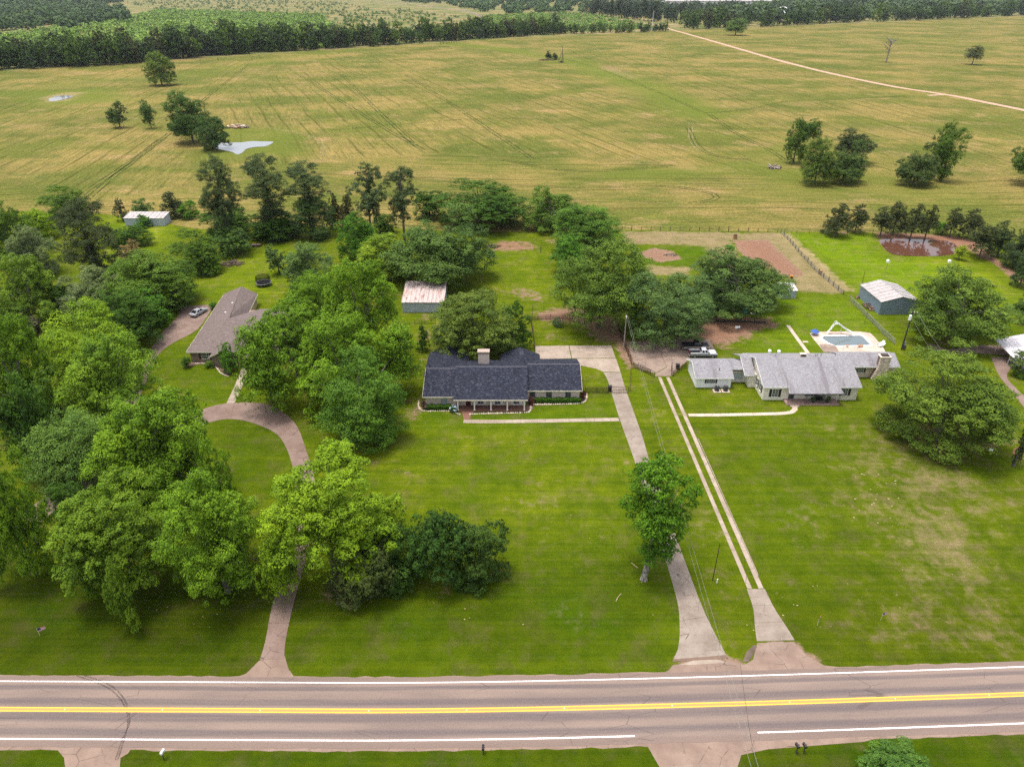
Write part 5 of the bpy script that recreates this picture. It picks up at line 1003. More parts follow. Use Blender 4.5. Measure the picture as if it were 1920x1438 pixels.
SHRUBS = [
 ((630, 1000, 745, 1138), (0.044, 0.062, 0.018), 'leftmost dark rounded shrub of the front row under the pecan'), ((688, 985, 800, 1118), (0.028, 0.060, 0.012), 'second dark green shrub of the front row'), ((762, 958, 885, 1105), (0.025, 0.056, 0.012), 'tallest dark shrub in the middle of the front row'), ((838, 975, 955, 1110), (0.032, 0.060, 0.013), 'rightmost dark glossy shrub of the front row'), ((612, 1060, 700, 1138), (0.05, 0.056, 0.026), 'low brownish shrub at the left foot of the front row'),
 ((1612, 1382, 1748, 1480), (0.042, 0.088, 0.018), 'round green shrub at the bottom beside the road'), ((1749, 416, 1778, 440), EME, 'low green bush between cedars at the muddy pond'),
 ((198, 424, 288, 462), DRK, 'long dark bramble bush below the white field shed'), ((222, 450, 268, 490), (0.16, 0.115, 0.05), 'dry brownish bush under the dark bramble'), ((250, 402, 286, 430), EME, 'small bush in front of the white field shed'), ((395, 425, 470, 482), (0.052, 0.095, 0.024), 'green bush mass at the corner of the back lawn'),
 ((338, 668, 362, 690), DRK, 'dark shrub at the left corner of the brown house'), ((408, 642, 446, 700), EME, 'upright green shrub at the front of the brown house'), ((380, 676, 404, 690), OAK, 'low shrub under the brown house window'), ((390, 565, 410, 580), EME, 'small round shrub beside the parked sedan'),
 ((1035, 594, 1058, 614), (0.05, 0.085, 0.04), 'single round shrub inside the rusty pipe fence'), ((780, 608, 806, 660), DRK, 'dark shrub below the barn wall'), ((788, 748, 800, 768), (0.075, 0.05, 0.04), 'brown bare shrub at the left corner of the charcoal roofed house'), ((990, 742, 1003, 760), (0.05, 0.016, 0.016), 'dark red shrub between porch and right wing'), ((1087, 731, 1100, 750), (0.045, 0.014, 0.018), 'dark red shrub at the right end of the brick house'),
 ((1896, 690, 1930, 712), OAK, 'clipped low shrub under the carport edge'), ((300, 560, 330, 575), OAK, 'dark shrub at the back of the thicket'), ((470, 408, 560, 452), DRK, 'hedge like dark shrub under the back pines'), ((700, 400, 745, 440), DRK, 'dark shrub right of the back pines'),
]
VSHIFT = 1
def fit_mesh(bb_, zb, kind):
    """move and size the crown until its real outline matches the photographed one"""
    c, rad = fit(*bb_, zb); rad = list(rad); R = max(rad[0], rad[2] * 0.7); size = 'big' if R > 6.3 else 'mid' if R > 3.2 else 'small'
    var = (rs.randint(NVAR[size]) + VSHIFT) % NVAR[size]; rot = math.pi if rs.rand() < 0.5 else 0.0
    me, _ = crown_mesh(kind, size, var); n = len(me.vertices); V = np.empty(n * 3, np.float32); me.vertices.foreach_get('co', V); V = V.reshape(-1, 3)[::7].astype(float)
    if rot: V[:, :2] *= -1
    x0, y0, x1, y1 = bb_; cx, cy = (x0 + x1) / 2, (y0 + y1) / 2
    for _ in range(6):
        zc = zb + rad[2]; c = at(cx, cy, zc); P = V * np.array(rad) + np.array(c); w = CAM_H - P[:, 2]; d = P[:, 1] * CP + w * SP
        X = 960 + F_PX * P[:, 0] / d; Y = 719 + F_PX * (-P[:, 1] * SP + w * CP) / d
        a0, a1 = np.percentile(X, [0.3, 99.7]); b0, b1 = np.percentile(Y, [0.3, 99.7])
        rad[0] *= (x1 - x0) / (a1 - a0); k = (y1 - y0) / (b1 - b0); rad[2] = max(rad[2] * k, 0.42 * rad[0]); rad[1] = min(max(rad[1] * k, 0.55 * rad[0]), 1.15 * rad[0])
        cx += (x0 + x1 - a0 - a1) / 2; cy += (y0 + y1 - b0 - b1) / 2
    return at(cx, cy, zb + rad[2]), tuple(rad), size, var, rot
for kind, bb_, zb, tint, name, label in TREES:
    c, r, sz_, va_, ro_ = fit_mesh(bb_, zb, kind); kw = {}
    if kind == 'cedar' and bb_[0] > 1500: kw['lean'] = 0.10
    if name == 'sweetgum_tree': kw = dict(base=at(1207, 1086), bark='pale_bark', tr=0.40)
    if kind == 'pine': kw['tr'] = 0.38
    tree(name, label, 'tree', kind, c, r, tint, limbs=(16 if kind == 'pine' else 12), size=sz_, var=va_, rot=ro_, **kw)
def bough(label, bb_, zb, tint, kind='pecan'):
    rt_ = [o for o in bpy.data.objects if o.get('label') == label][0]; c, rad, sz_, va_, ro_ = fit_mesh(bb_, zb, kind); me, _ = crown_mesh(kind, sz_, va_)
    o = bpy.data.objects.new('bough', me); COL.objects.link(o); o.parent = rt_; o.location = Vector(c) - rt_.location; o.scale = rad; o.rotation_euler = (0, 0, ro_); o.color = (*[1.7 * v for v in tint], 1)
    m_ = MB(); tgt = Vector(c) - rt_.location; s0 = Vector((0, 0, max(2.0, tgt.z * 0.6))); m_.path([s0, s0.lerp(tgt, 0.5) + Vector((0, 0, 0.8)), tgt], [0.22, 0.15, 0.05], 5); m_.build('limb', M['bark'], rt_)
bough('lone sweetgum with pale bare trunk beside the long driveway', (1196, 985, 1278, 1062), 3.0, (0.050, 0.112, 0.009), 'oak')
LB = 'pecan with low boughs over the shaded lawn at lower left'
bough('narrow leaning tree in the hay field left of its group', (1496, 222, 1542, 264), 8.0, (0.05, 0.09, 0.02), 'oak'); bough(LB, (122, 985, 215, 1120), 1.0, (0.078, 0.132, 0.013)); bough(LB, (192, 1045, 262, 1183), 0.6, (0.078, 0.132, 0.013))
bough('pecan with drooping boughs just left of the entry drive', (345, 1010, 440, 1130), 1.0, PEC); bough('bright yellow green pecan arching over the entry drive from the road', (690, 925, 765, 1010), 3.0, BRI); bough('bright yellow green pecan arching over the entry drive from the road', (480, 990, 560, 1122), 1.2, BRI); bough('bright yellow green pecan arching over the entry drive from the road', (590, 825, 690, 900), 9, BRI)
bough('pecan covering the right half of the brown house roof', (520, 545, 600, 620), 6, PEC); bough('tall pecan beside the round lawn inside the curved drive', (372, 822, 448, 985), 2.0, PEC); bough('dense low pecan left of the charcoal roofed house', (690, 600, 790, 720), 3.0, PEC)
for bb_, tint, label in SHRUBS:
    kd = 'round' if bb_[3] > 1000 else 'shrub'
    c, r, sz_, va_, ro_ = fit_mesh(bb_, 0.0, kd); tree('shrub', label, 'shrub', kd, c, r, tint, limbs=5, tr=0.07, size=sz_, var=va_, rot=ro_)
# bare tree in the far right field
b0 = at(1661, 118); hb = hgt(1661, 118, 72); bt = thing('bare_tree', 'leafless grey tree alone in the far right field', 'tree', b0); mb = MB(); r_ = random.Random(3)
mb.path([(0, 0, 0), (0.3, 0, hb * 0.35), (0.5, 0, hb * 0.7), (0.9, 0, hb)], [0.7, 0.5, 0.3, 0.08])
lm = MB()
for i in range(26):
    z = hb * r_.uniform(0.35, 0.85); a = r_.uniform(0, 6.28); l = hb * r_.uniform(0.15, 0.36); s_ = Vector((0.4, 0, z)); e = s_ + Vector((math.cos(a) * l * 0.8, math.sin(a) * l * 0.8, l * r_.uniform(0.4, 0.9))); lm.path([s_, s_.lerp(e, .5) + Vector((0, 0, .3)), e], [0.24, 0.16, 0.06], 4)
    for k in range(3): a2 = a + r_.uniform(-.9, .9); f_ = s_.lerp(e, r_.uniform(.4, .8)); lm.tube(f_, f_ + Vector((math.cos(a2), math.sin(a2), 1.0)) * l * 0.3, 0.10, 0.05, 4)
mb.build('trunk', M['pale_bark'], bt); lm.build('limb', M['pale_bark'], bt)
# ---- far rows of trees: one prototype per look, then copies
def far_proto(kind, var, name, label, group, tint):
    me, L = crown_mesh(kind, 'tiny', var); r = thing(name, label, 'tree', (0, -900, 0), 0, group)
    c = bpy.data.objects.new('crown', me); COL.objects.link(c); c.parent = r; c.location = (0, 0, 7.2); c.scale = (6, 6, 6.6); c.color = (*[1.15 * q_ for q_ in tint], 1)
    MB().tube((0, 0, -0.2), (0, 0, 6), 0.4, 0.25, 5).build('trunk', M['bark'], r); return r
def place(proto, x, y, s, sz, tint, used=[]):
    o = proto if proto.name not in used else copy_tree(proto); used.append(proto.name)
    o.location = (x, y, 0); o.scale = (s, s, sz); o.rotation_euler = (0, 0, rs.uniform(0, 6.28))
    for ch in o.children:
        if ch.name.startswith('crown'): ch.color = (*[1.15 * q_ for q_ in tint], 1)
    return o
FT = [OAK, DRK, (0.075, 0.125, 0.03), (0.045, 0.082, 0.026), (0.040, 0.062, 0.030), (0.085, 0.14, 0.026), (0.04, 0.07, 0.024), (0.06, 0.07, 0.03), (0.07, 0.12, 0.03)]
def row(label, group, name, pts, n, depth, s0, s1, kinds=('round', 'oak', 'pecan'), tints=FT, hz=1.0):
    protos = [far_proto(k, v, name, label, group, OAK) for v, k in enumerate(kinds)]
    q = [at(*p) for p in pts]; cum = [0]
    for i in range(1, len(q)): cum.append(cum[-1] + (q[i] - q[i - 1]).length)
    for i in range(n):
        d = cum[-1] * (i + rs.uniform(0.1, 0.9)) / n; k = max(j for j in range(len(q)) if cum[j] <= d); k = min(k, len(q) - 2); p = q[k].lerp(q[k + 1], (d - cum[k]) / (cum[k + 1] - cum[k]))
        tt = tints[rs.randint(len(tints))]; s = rs.uniform(s0, s1); place(protos[rs.randint(len(protos))], p.x + rs.uniform(-2, 2), p.y + rs.uniform(0.15, 1) * depth, s, s * hz * rs.uniform(0.7, 1.25), tt)
row('dark tree in the dense belt along the left field edge', 'trees in the belt along the left field edge', 'belt_tree', [(-60, 137), (0, 134), (170, 127), (330, 113), (480, 101), (640, 93)], 180, 66, 0.9, 1.9, hz=1.1)
row('tree in the thinner belt along the middle field edge', 'trees in the belt along the middle field edge', 'belt_tree', [(640, 93), (800, 82), (960, 71), (1060, 66)], 100, 60, 0.95, 1.7, hz=1.1)
row('low bushy tree of the hedge near the far road', 'hedge trees near the far road', 'hedge_tree', [(1060, 66), (1150, 64), (1240, 61), (1252, 60)], 30, 40, 0.6, 1.1)
row('tree along the front edge of the far right wood', 'trees at the edge of the far right wood', 'wood_edge_tree', [(1290, 58), (1400, 54), (1600, 45), (1760, 38), (1960, 30)], 76, 80, 1.3, 2.3, hz=1.1)
row('pine of the dark plantation beyond the far road', 'pines of the far plantation', 'plantation_pine', [(1105, 30), (1180, 38), (1240, 44), (1290, 47)], 30, 120, 1.1, 1.5, kinds=('pine', 'round'), tints=[(0.036, 0.055, 0.032), (0.032, 0.05, 0.03)], hz=1.7)
# ---- far woods and scrub: nobody could count them
def mass(name, n, region, smin, smax, tints, hz=1.0, cards_=90, flt=None):
    Vs, Ts, k = [], [], 0
    q = w2(region); lo, hi = q.min(0), q.max(0); P = np.zeros((0, 2))
    while len(P) < n:
        c = rs.uniform(lo, hi, (n * 3, 2)); c = c[poly_sd(c, q) > 0]
        if flt is not None: c = c[rs.uniform(size=len(c)) < flt(c)]
        P = np.concatenate([P, c])
    P = P[:n]; S = rs.uniform(smin, smax, n)
    d = rdir(n * cards_, -0.25).reshape(n, cards_, 3); r = rs.uniform(0.55, 1.0, (n, cards_, 1)); bl = 1 + 0.25 * np.sin(d[..., :1] * 5 + rs.uniform(0, 6, (n, 1, 1))) * np.cos(d[..., 1:2] * 4 + rs.uniform(0, 6, (n, 1, 1)))
    C = d * r * bl * S[:, None, None]; C[..., 2] = (C[..., 2] + S[:, None] * 0.45) * hz; C[..., :2] += P[:, None, :]
    N = d + np.array([0, 0, 0.5]) + rs.normal(size=d.shape) * 0.4; N /= np.linalg.norm(N, axis=2)[..., None]
    T = np.clip(0.5 + rs.normal(0, 0.16, (n, 1)) + rs.normal(0, 0.14, (n, cards_)), 0, 1)
    R = np.repeat(S, cards_) * 0.62
    V, tt = cards(C.reshape(-1, 3), N.reshape(-1, 3), R, T.ravel(), 0.7)
    o = from_arrays(name, V, np.arange(len(V)).reshape(-1, 3), M['leaf'], attr=dict(tint=tt)); o.color = (*[1.5 * q_ for q_ in tints], 1); tag(o, kind='stuff'); return o
mass('far_woods', 620, [(-200, 30), (-200, 70), (30, 58), (150, 56), (260, 40), (225, 18), (120, 12), (0, 10)], 7, 12, (0.040, 0.072, 0.030), 1.2)
mass('far_woods', 900, [(-300, 2), (-300, 30), (0, 22), (150, 12), (225, 8), (230, -6), (-200, -6)], 9, 16, (0.042, 0.072, 0.032), 1.2)
mass('far_woods', 1500, [(1290, 44), (1300, 54), (1600, 42), (1960, 28), (2300, 10), (2300, -8), (1500, 2)], 9, 16, (0.046, 0.076, 0.036), 1.2)
mass('far_woods', 500, [(700, 0), (830, 10), (910, 24), (960, 28), (1090, 26), (1110, 14), (1100, -6), (760, -6)], 8, 13, (0.045, 0.080, 0.034), 1.1)
mass('far_pinewood', 700, [(1108, 27), (1180, 36), (1250, 43), (1300, 45), (1500, 36), (1500, 12), (1250, 12), (1110, 10)], 5, 8, (0.033, 0.052, 0.032), 2.2)
mass('scrub_bushes', 3400, [(-60, 85), (0, 70), (260, 30), (300, 20), (600, 30), (640, 60), (640, 90), (330, 105), (0, 128)], 2.0, 6.5, (0.115, 0.185, 0.045), 0.9, 34)
mass('scrub_bushes', 700, [(230, 6), (300, 0), (640, 4), (700, 20), (640, 50), (300, 22)], 1.8, 4.5, (0.07, 0.115, 0.045), 1.2, 34)
mass('scrub_bushes', 330, [(640, 30), (760, 18), (860, 34), (800, 60), (640, 80)], 1.5, 4.0, (0.062, 0.11, 0.038), 1.1, 34)
mass('scrub_bushes', 1300, [(880, 44), (920, 30), (1040, 26), (1110, 28), (1200, 46), (1235, 56), (1060, 62), (900, 70)], 2.0, 4.2, (0.105, 0.175, 0.045), 1.0, 36)
# ================================================================== POOL
deck = tag(empty('pool_deck'), kind='structure')
outer = [at(*p) for p in ((1517.5, 625), (1530, 622.5), (1575, 622), (1626, 621.8), (1634, 626), (1664, 661), (1536, 661), (1535, 646), (1523, 639), (1523, 632))]
PWp = [(1545, 630.6), (1580, 630.2), (1614, 629.4), (1620, 633), (1633.5, 647.6), (1598, 648.2), (1566, 648.6), (1555, 644), (1541, 635)]
pool_px = [at(*p) for p in PWp]; pcx = sum((p.x for p in pool_px)) / 9; pcy = sum((p.y for p in pool_px)) / 9
# deck cast as slabs between pool rim and outer edge
def ray_out(p):
    d = Vector((p.x - pcx, p.y - pcy, 0)); best = None
    for i in range(len(outer)):
        a, b = outer[i], outer[(i + 1) % len(outer)]; e = b - a; det = d.x * -e.y + e.x * d.y
        if abs(det) < 1e-9: continue
        r = a - Vector((pcx, pcy, 0)); s = (r.x * -e.y + e.x * r.y) / det; k = (d.x * r.y - d.y * r.x) / det
        if s > 0 and -1e-6 <= k <= 1 + 1e-6 and (best is None or s > best): best = s
    return Vector((pcx, pcy, 0)) + d * best
rim = []
for i in range(9):
    a, b = pool_px[i], pool_px[(i + 1) % 9]; n = max(1, round((b - a).length / 2.0)); rim += [a.lerp(b, k / n) for k in range(n)]
C0 = Vector((pcx, pcy, 0))
for i in range(len(rim)):
    a, b = rim[i], rim[(i + 1) % len(rim)]; a2 = a + (a - C0).normalized() * 0.42; b2 = b + (b - C0).normalized() * 0.42; a3, b3 = ray_out(a2), ray_out(b2)
    MB().prism([a, b, b2, a2], -1.6, 0.075).build('coping', M['white_paint'], deck)
    e = (b2 - a2) * 0.01; MB().prism([a2 + e, b2 - e, b3 - e, a3 + e], -0.9, 0.05).build('slab', M['pool_deck'], deck)
tag(MB().add([(p.x, p.y, -0.16) for p in pool_px], [tuple(range(9))]).build('pool_water', M['pool_water']), kind='structure')
flat('patio', [(1536, 646.5), (1556, 646), (1566, 649), (1574, 661), (1544, 661)], 0.10, M['dark_concrete'], t=0.3)
q = at(1556, 626); sl_ = thing('pool_slide', 'white curved water slide with ladder at the back rim of the pool', 'pool slide', q)
sp = catmull([Vector(v) for v in ((0.7, 0, 2.45), (1.5, -0.1, 2.4), (2.4, -0.25, 1.75), (3.6, -0.5, 1.0), (4.6, -1.1, 0.55))], 6); mb = MB()
for i in range(len(sp) - 1):
    a, b = sp[i], sp[i + 1]; d = (b - a).normalized(); n = Vector((-d.y, d.x, 0)).normalized() * 0.34
    mb.add([a - n, a + n, b + n, b - n, a - n * 1.05 + Vector((0, 0, .28)), a + n * 1.05 + Vector((0, 0, .28)), b + n * 1.05 + Vector((0, 0, .28)), b - n * 1.05 + Vector((0, 0, .28))], [(0, 1, 2, 3), (0, 3, 7, 4), (1, 5, 6, 2)])
mb.build('chute', M['white_paint'], sl_); mb = MB()
for s in (-.3, .3): mb.path([(-0.7, s, 0), (0.35, s, 2.2), (0.6, s, 3.0), (1.0, s, 3.05), (1.3, s, 2.5)], [0.05] * 5)
for k in range(7): mb.box((-0.62 + k * 0.165, 0, 0.25 + k * 0.33), (0.2, 0.6, 0.05))
mb.build('ladder', M['white_paint'], sl_); MB().tube((2.2, -0.2, 0), (2.2, -0.2, 1.7), 0.05).tube((3.6, -0.5, 0), (3.6, -0.5, .9), 0.05).build('support', M['white_paint'], sl_)
q = at(1527, 628); um = thing('patio_umbrella', 'closed low blue umbrella at the left corner of the pool deck', 'umbrella', q); mb = MB()
n = 8; ring = [(1.0 * math.cos(6.283 * i / n), 1.0 * math.sin(6.283 * i / n), 0.75 + 0.12 * (i % 2)) for i in range(n)]
mb.add(ring + [(0, 0, 1.55)], [(i, (i + 1) % n, n) for i in range(n)]); mb.build('canopy', M['blue'], um); MB().tube((0, 0, 0), (0, 0, 1.6), 0.04).build('pole', M['galv'], um)
for k, (px, py, lb) in enumerate(((1588, 651, 'orange legged stool left at the near pool rim'), (1610, 651, 'left of two small orange stools by the pool ladder'), (1615, 651, 'right of two small orange stools by the pool ladder'))):
    q = at(px, py, 0.05); s_ = thing('pool_stool', lb, 'stool', q, group='stools at the pool rim'); MB().box((0, 0, 0.42), (0.5, 0.4, 0.06)).build('seat', M['orange'], s_)
    for a in (-.2, .2): MB().tube((a, -.15, 0), (a * .8, -.15, .4), 0.025).build('leg', M['copper'], s_); MB().tube((a, .15, 0), (a * .8, .15, .4), 0.025).build('leg', M['copper'], s_)
q = at(1612, 648, .08); ld = thing('pool_ladder', 'curved chrome grab rails at the near rim of the pool', 'pool ladder', q)
for s in (-.25, .25): MB().path([(s, -.5, 0), (s, -.45, .75), (s, .1, .85), (s, .45, .3), (s, .5, -.5)], [.03] * 5).build('rail', M['galv'], ld)
for k, (px, py, lb) in enumerate(((1650, 646, 'upper white deck lounge chair at the right end of the pool'), (1651, 650, 'lower white deck lounge chair at the right end of the pool'))):
    q = at(px, py, 0.05); s_ = thing('deck_chair', lb, 'deck chair', q, 0.3, group='white deck chairs'); MB().box((0, 0, .35), (1.2, .6, .07)).build('seat', M['white_paint'], s_); MB().box((.75, 0, .6), (.6, .6, .07), 0, (-.9, 'Y')).build('backrest', M['white_paint'], s_)
    for a, b_ in ((-.5, -.25), (-.5, .25), (.5, -.25), (.5, .25)): MB().tube((a, b_, 0), (a, b_, .33), .03).build('leg', M['white_paint'], s_)

# ================================================================== VEHICLES (x forward)
def wheel(root, x, y, r, w):
    b = MB(); s = 1 if y > 0 else -1; b.tube((x, y - s * w, r), (x, y, r), r, r, 14); o = b.build('wheel', M['rubber'], root); MB().tube((x, y - s * 0.02, r), (x, y + s * 0.012, r), r * .62, r * .55, 10).build('rim', M['alloy'], o)
def glass_quad(root, name, P, off):
    a = [Vector(p) for p in P]; n = (a[1] - a[0]).cross(a[2] - a[0]).normalized()
    if n.dot(Vector(off)) < 0: n = -n
    c = sum(a, Vector()) / 4; q = [c + (p - c) * 0.88 + n * 0.012 for p in a]; MB().extr(q, -n * 0.03).build(name, M['car_glass'], root)
def pickup(name, label, loc, rz, up, lowm, tail):
    r = thing(name, label, 'pickup truck', loc, rz, None); W_ = .98
    MB().extr([(-2.9, -W_, .55), (-2.9, -W_, .95), (.05, -W_, .95), (2.3, -W_, .95), (2.85, -W_, .85), (2.9, -W_, .5), (2.2, -W_, .42), (-2.4, -W_, .42)], (0, 2 * W_, 0)).build('body', lowm, r, bevel=.06)
    MB().frus((1.05, 2.82, -.95, .95, .952), (1.15, 2.6, -.85, .85, 1.16)).build('hood', up, r, bevel=.05)
    b = MB(); b.bb(-2.88, -.62, -.98, -.84, .952, 1.28); b.bb(-2.88, -.62, .84, .98, .952, 1.28); b.build('bed_side', up, r, bevel=.03); MB().bb(-2.8, -.64, -.83, .83, .955, .99).build('bed_floor', M['black_paint'], r)
    MB().bb(-2.96, -2.885, -.95, .95, .6, 1.27).build('tailgate', tail, r, bevel=.02)
    MB().frus((-.6, 1.25, -.97, .97, .953), (-.6, 1.2, -.96, .96, 1.26)).build('door_panel', up, r, bevel=.03)
    B = (-.58, 1.2, -.94, .94, 1.262); T = (-.42, .55, -.74, .74, 1.86); MB().frus(B, T).build('cab', up, r, bevel=.04)
    for s in (-1, 1):
        def e(f, y): return [(B[0] + (B[1] - B[0]) * f, s * .94, 1.262), (T[0] + (T[1] - T[0]) * f, s * .74, 1.86)]
        for f0, f1 in ((.06, .47), (.52, .93)):
            a, b_ = e(f0, s), e(f1, s); glass_quad(r, 'side_window', [a[0], b_[0], b_[1], a[1]], (0, s, .2))
        MB().bb(.95, 1.12, s * 1.08 - .1, s * 1.08 + .1, 1.25, 1.42).build('mirror', M['black_paint'], r); MB().bb(2.82, 2.91, s * .72 - .2, s * .72 + .2, .78, .92).build('headlight', M['lamp'], r); MB().bb(-2.97, -2.9, s * .9 - .07, s * .9 + .07, .85, 1.2).build('tail_light', M['red_lamp'], r)
    glass_quad(r, 'windshield', [(B[1], -.9, 1.262), (B[1], .9, 1.262), (T[1], .74, 1.86), (T[1], -.74, 1.86)], (1, 0, .5)); glass_quad(r, 'rear_window', [(B[0], -.9, 1.262), (B[0], .9, 1.262), (T[0], .74, 1.86), (T[0], -.74, 1.86)], (-1, 0, .5))
    MB().bb(2.86, 3.0, -.95, .95, .45, .68).build('bumper', M['galv'], r, bevel=.03); MB().bb(-3.08, -2.92, -.95, .95, .42, .58).build('bumper', M['galv'], r, bevel=.03)
    for x in (-1.9, 1.95):
        for s in (-1, 1): wheel(r, x, s * 1.0, .4, .27)
    return r
def sedan(name, label, loc, rz, col, cat='car'):
    r = thing(name, label, cat, loc, rz); W_ = .9
    MB().extr([(-2.35, -W_, .35), (-2.4, -W_, .75), (-2.2, -W_, .92), (-1.3, -W_, .95), (1.0, -W_, .92), (2.1, -W_, .74), (2.35, -W_, .55), (2.3, -W_, .3), (-2.2, -W_, .28)], (0, 2 * W_, 0)).build('body', col, r, bevel=.08)
    B = (-1.75, 1.15, -.82, .82, .93); T = (-1.0, .35, -.6, .6, 1.42); MB().frus(B, T).build('roof', col, r, bevel=.05)
    for s in (-1, 1):
        def e(f): return [(B[0] + (B[1] - B[0]) * f, s * .82, .93), (T[0] + (T[1] - T[0]) * f, s * .6, 1.42)]
        for f0, f1 in ((.12, .5), (.53, .9)):
            a, b_ = e(f0), e(f1); glass_quad(r, 'side_window', [a[0], b_[0], b_[1], a[1]], (0, s, .2))
        MB().bb(2.2, 2.36, s * .65 - .18, s * .65 + .18, .56, .7).build('headlight', M['lamp'], r); MB().bb(-2.42, -2.33, s * .68 - .18, s * .68 + .18, .62, .8).build('tail_light', M['red_lamp'], r); MB().bb(.8, .95, s * .98 - .09, s * .98 + .09, .9, 1.03).build('mirror', col, r)
    glass_quad(r, 'windshield', [(B[1], -.78, .93), (B[1], .78, .93), (T[1], .6, 1.42), (T[1], -.6, 1.42)], (1, 0, .6)); glass_quad(r, 'rear_window', [(B[0], -.78, .93), (B[0], .78, .93), (T[0], .6, 1.42), (T[0], -.6, 1.42)], (-1, 0, .6))
    for x in (-1.45, 1.45):
        for s in (-1, 1): wheel(r, x, s * .92, .33, .2)
    return r
pickup('pickup_truck', 'silver pickup truck with dark red tailgate parked behind the ranch house', at(1317, 668, .03) , 0.0, M['silver'], M['grey_cladding'], mat('dark_red_paint', (.15, .02, .018), .35, .1))
pickup('pickup_truck', 'black pickup truck with tan lower panels parked under the willow oak', at(1304, 654, .03), 0.03, M['black_car'], M['tan_car'], M['black_car'])
sedan('parked_sedan', 'silver sedan parked nose away on the pink drive of the brown house', at(373, 589, .034), math.radians(72), mat('grey_silver_paint', (0.33, 0.33, 0.35), 0.3, 0.04, 1, 0.5))
sedan('parked_car', 'light coloured car half under the carport at the right edge', at(1912, 687, .036), math.radians(95), M['white_car'])
fv = pickup('pickup_truck', 'tiny white pickup on the far road by the hedge', at(1222, 57), math.radians(200), M['white_car'], M['white_car'], M['white_car']); fv.scale = (1.5, 1.5, 1.5)

# ================================================================== POLES AND WIRES
q = at(1690, 656); hp = hgt(1690, 656, 583); up_ = thing('utility_pole', 'tall dark utility pole with transformer right of the ranch house', 'utility pole', q)
MB().tube((0, 0, 0), (0, 0, hp), .17, .12, 8).build('pole', M['dark_wood'], up_); MB().tube((-.35, -.25, hp - 2.0), (-.35, -.25, hp - .9), .28, .28, 10).build('transformer', M['white_paint'], up_)
MB().box((.4, 0, hp - .5), (1.5, .12, .12)).build('crossarm', M['dark_wood'], up_)
for x in (-.2, .4, 1.0): MB().tube((x, 0, hp - .42), (x, 0, hp - .15), .05, .03).build('insulator', M['white_paint'], up_)
MB().bb(.15, .5, -.25, .1, 1.2, 2.0).build('meter_box', M['galv'], up_); MB().bb(.3, .85, -.1, .35, .2, 1.0).build('meter_box', M['slate_paint'], up_)
q2 = at(1169, 656); hp2 = hgt(1169, 656, 590); u2 = thing('utility_pole', 'thin grey pole with service wires between the two driveways', 'utility pole', q2)
MB().tube((0, 0, 0), (0, 0, hp2), .13, .09, 8).build('pole', M['grey_wood'], u2); MB().tube((0, -.2, hp2 - .7), (0, -.2, hp2 - .2), .14, .14, 8).build('insulator', M['white_paint'], u2)
q3 = at(1336, 1088); h3 = hgt(1337, 1088, 1019); MB().tube((0, 0, 0), (0.06, 0, h3), .065, .05, 7).build('post', M['dark_wood'], thing('guy_post', 'thin dark leaning post in the grass between the two driveways', 'post', q3))
mk = at(1344, 1093); MB().tube((0, 0, 0), (0, 0, .75), .07, .07, 8).build('pipe', M['white_paint'], thing('marker_pipe', 'short white pipe marker beside the thin dark post', 'marker', mk))
def wire(label, a, b, sag, m='wire', r=.015, n=14):
    a = Vector(a); b = Vector(b); P = [a.lerp(b, i / n) - Vector((0, 0, sag * 4 * (i / n) * (1 - i / n))) for i in range(n + 1)]; mb = MB(a)
    mb.path(P, [r] * (n + 1), 4); o = mb.build('overhead_wire', M[m], None, loc=a); return tag(o, label, 'wire', 'overhead wires')
top2 = q2 + Vector((0, -.1, hp2 - .25)); 
wire('left pale service wire running from the thin grey pole over the road', top2, at(1418, 1470, 7.5), 0.9); wire('right pale service wire running from the thin grey pole over the road', top2 + Vector((.25, 0, .1)), at(1432, 1470, 7.7), 1.0)
wire('dark cable hanging across the road near the drive entrance', at(1388, 1245, 4.5), at(1421, 1460, 7.0), 0.3, 'black_wire', .016)
wire('upper wire from the transformer pole towards the right carport', q + Vector((.9, 0, hp - .2)), at(1800, 700, 5.5), .5); wire('lower wire from the transformer pole towards the right carport', q + Vector((.3, 0, hp - 1.6)), at(1770, 690, 5.0), .5)
lp = at(1223, 50); hl = hgt(1223, 50, 22); l_ = thing('light_pole', 'thin white light pole at the far road junction', 'light pole', lp); MB().tube((0, 0, 0), (0, 0, hl), .35, .25, 6).build('pole', M['white_paint'], l_); MB().box((1.6, 0, hl), (3.2, .4, .35)).build('lamp_arm', M['white_paint'], l_)

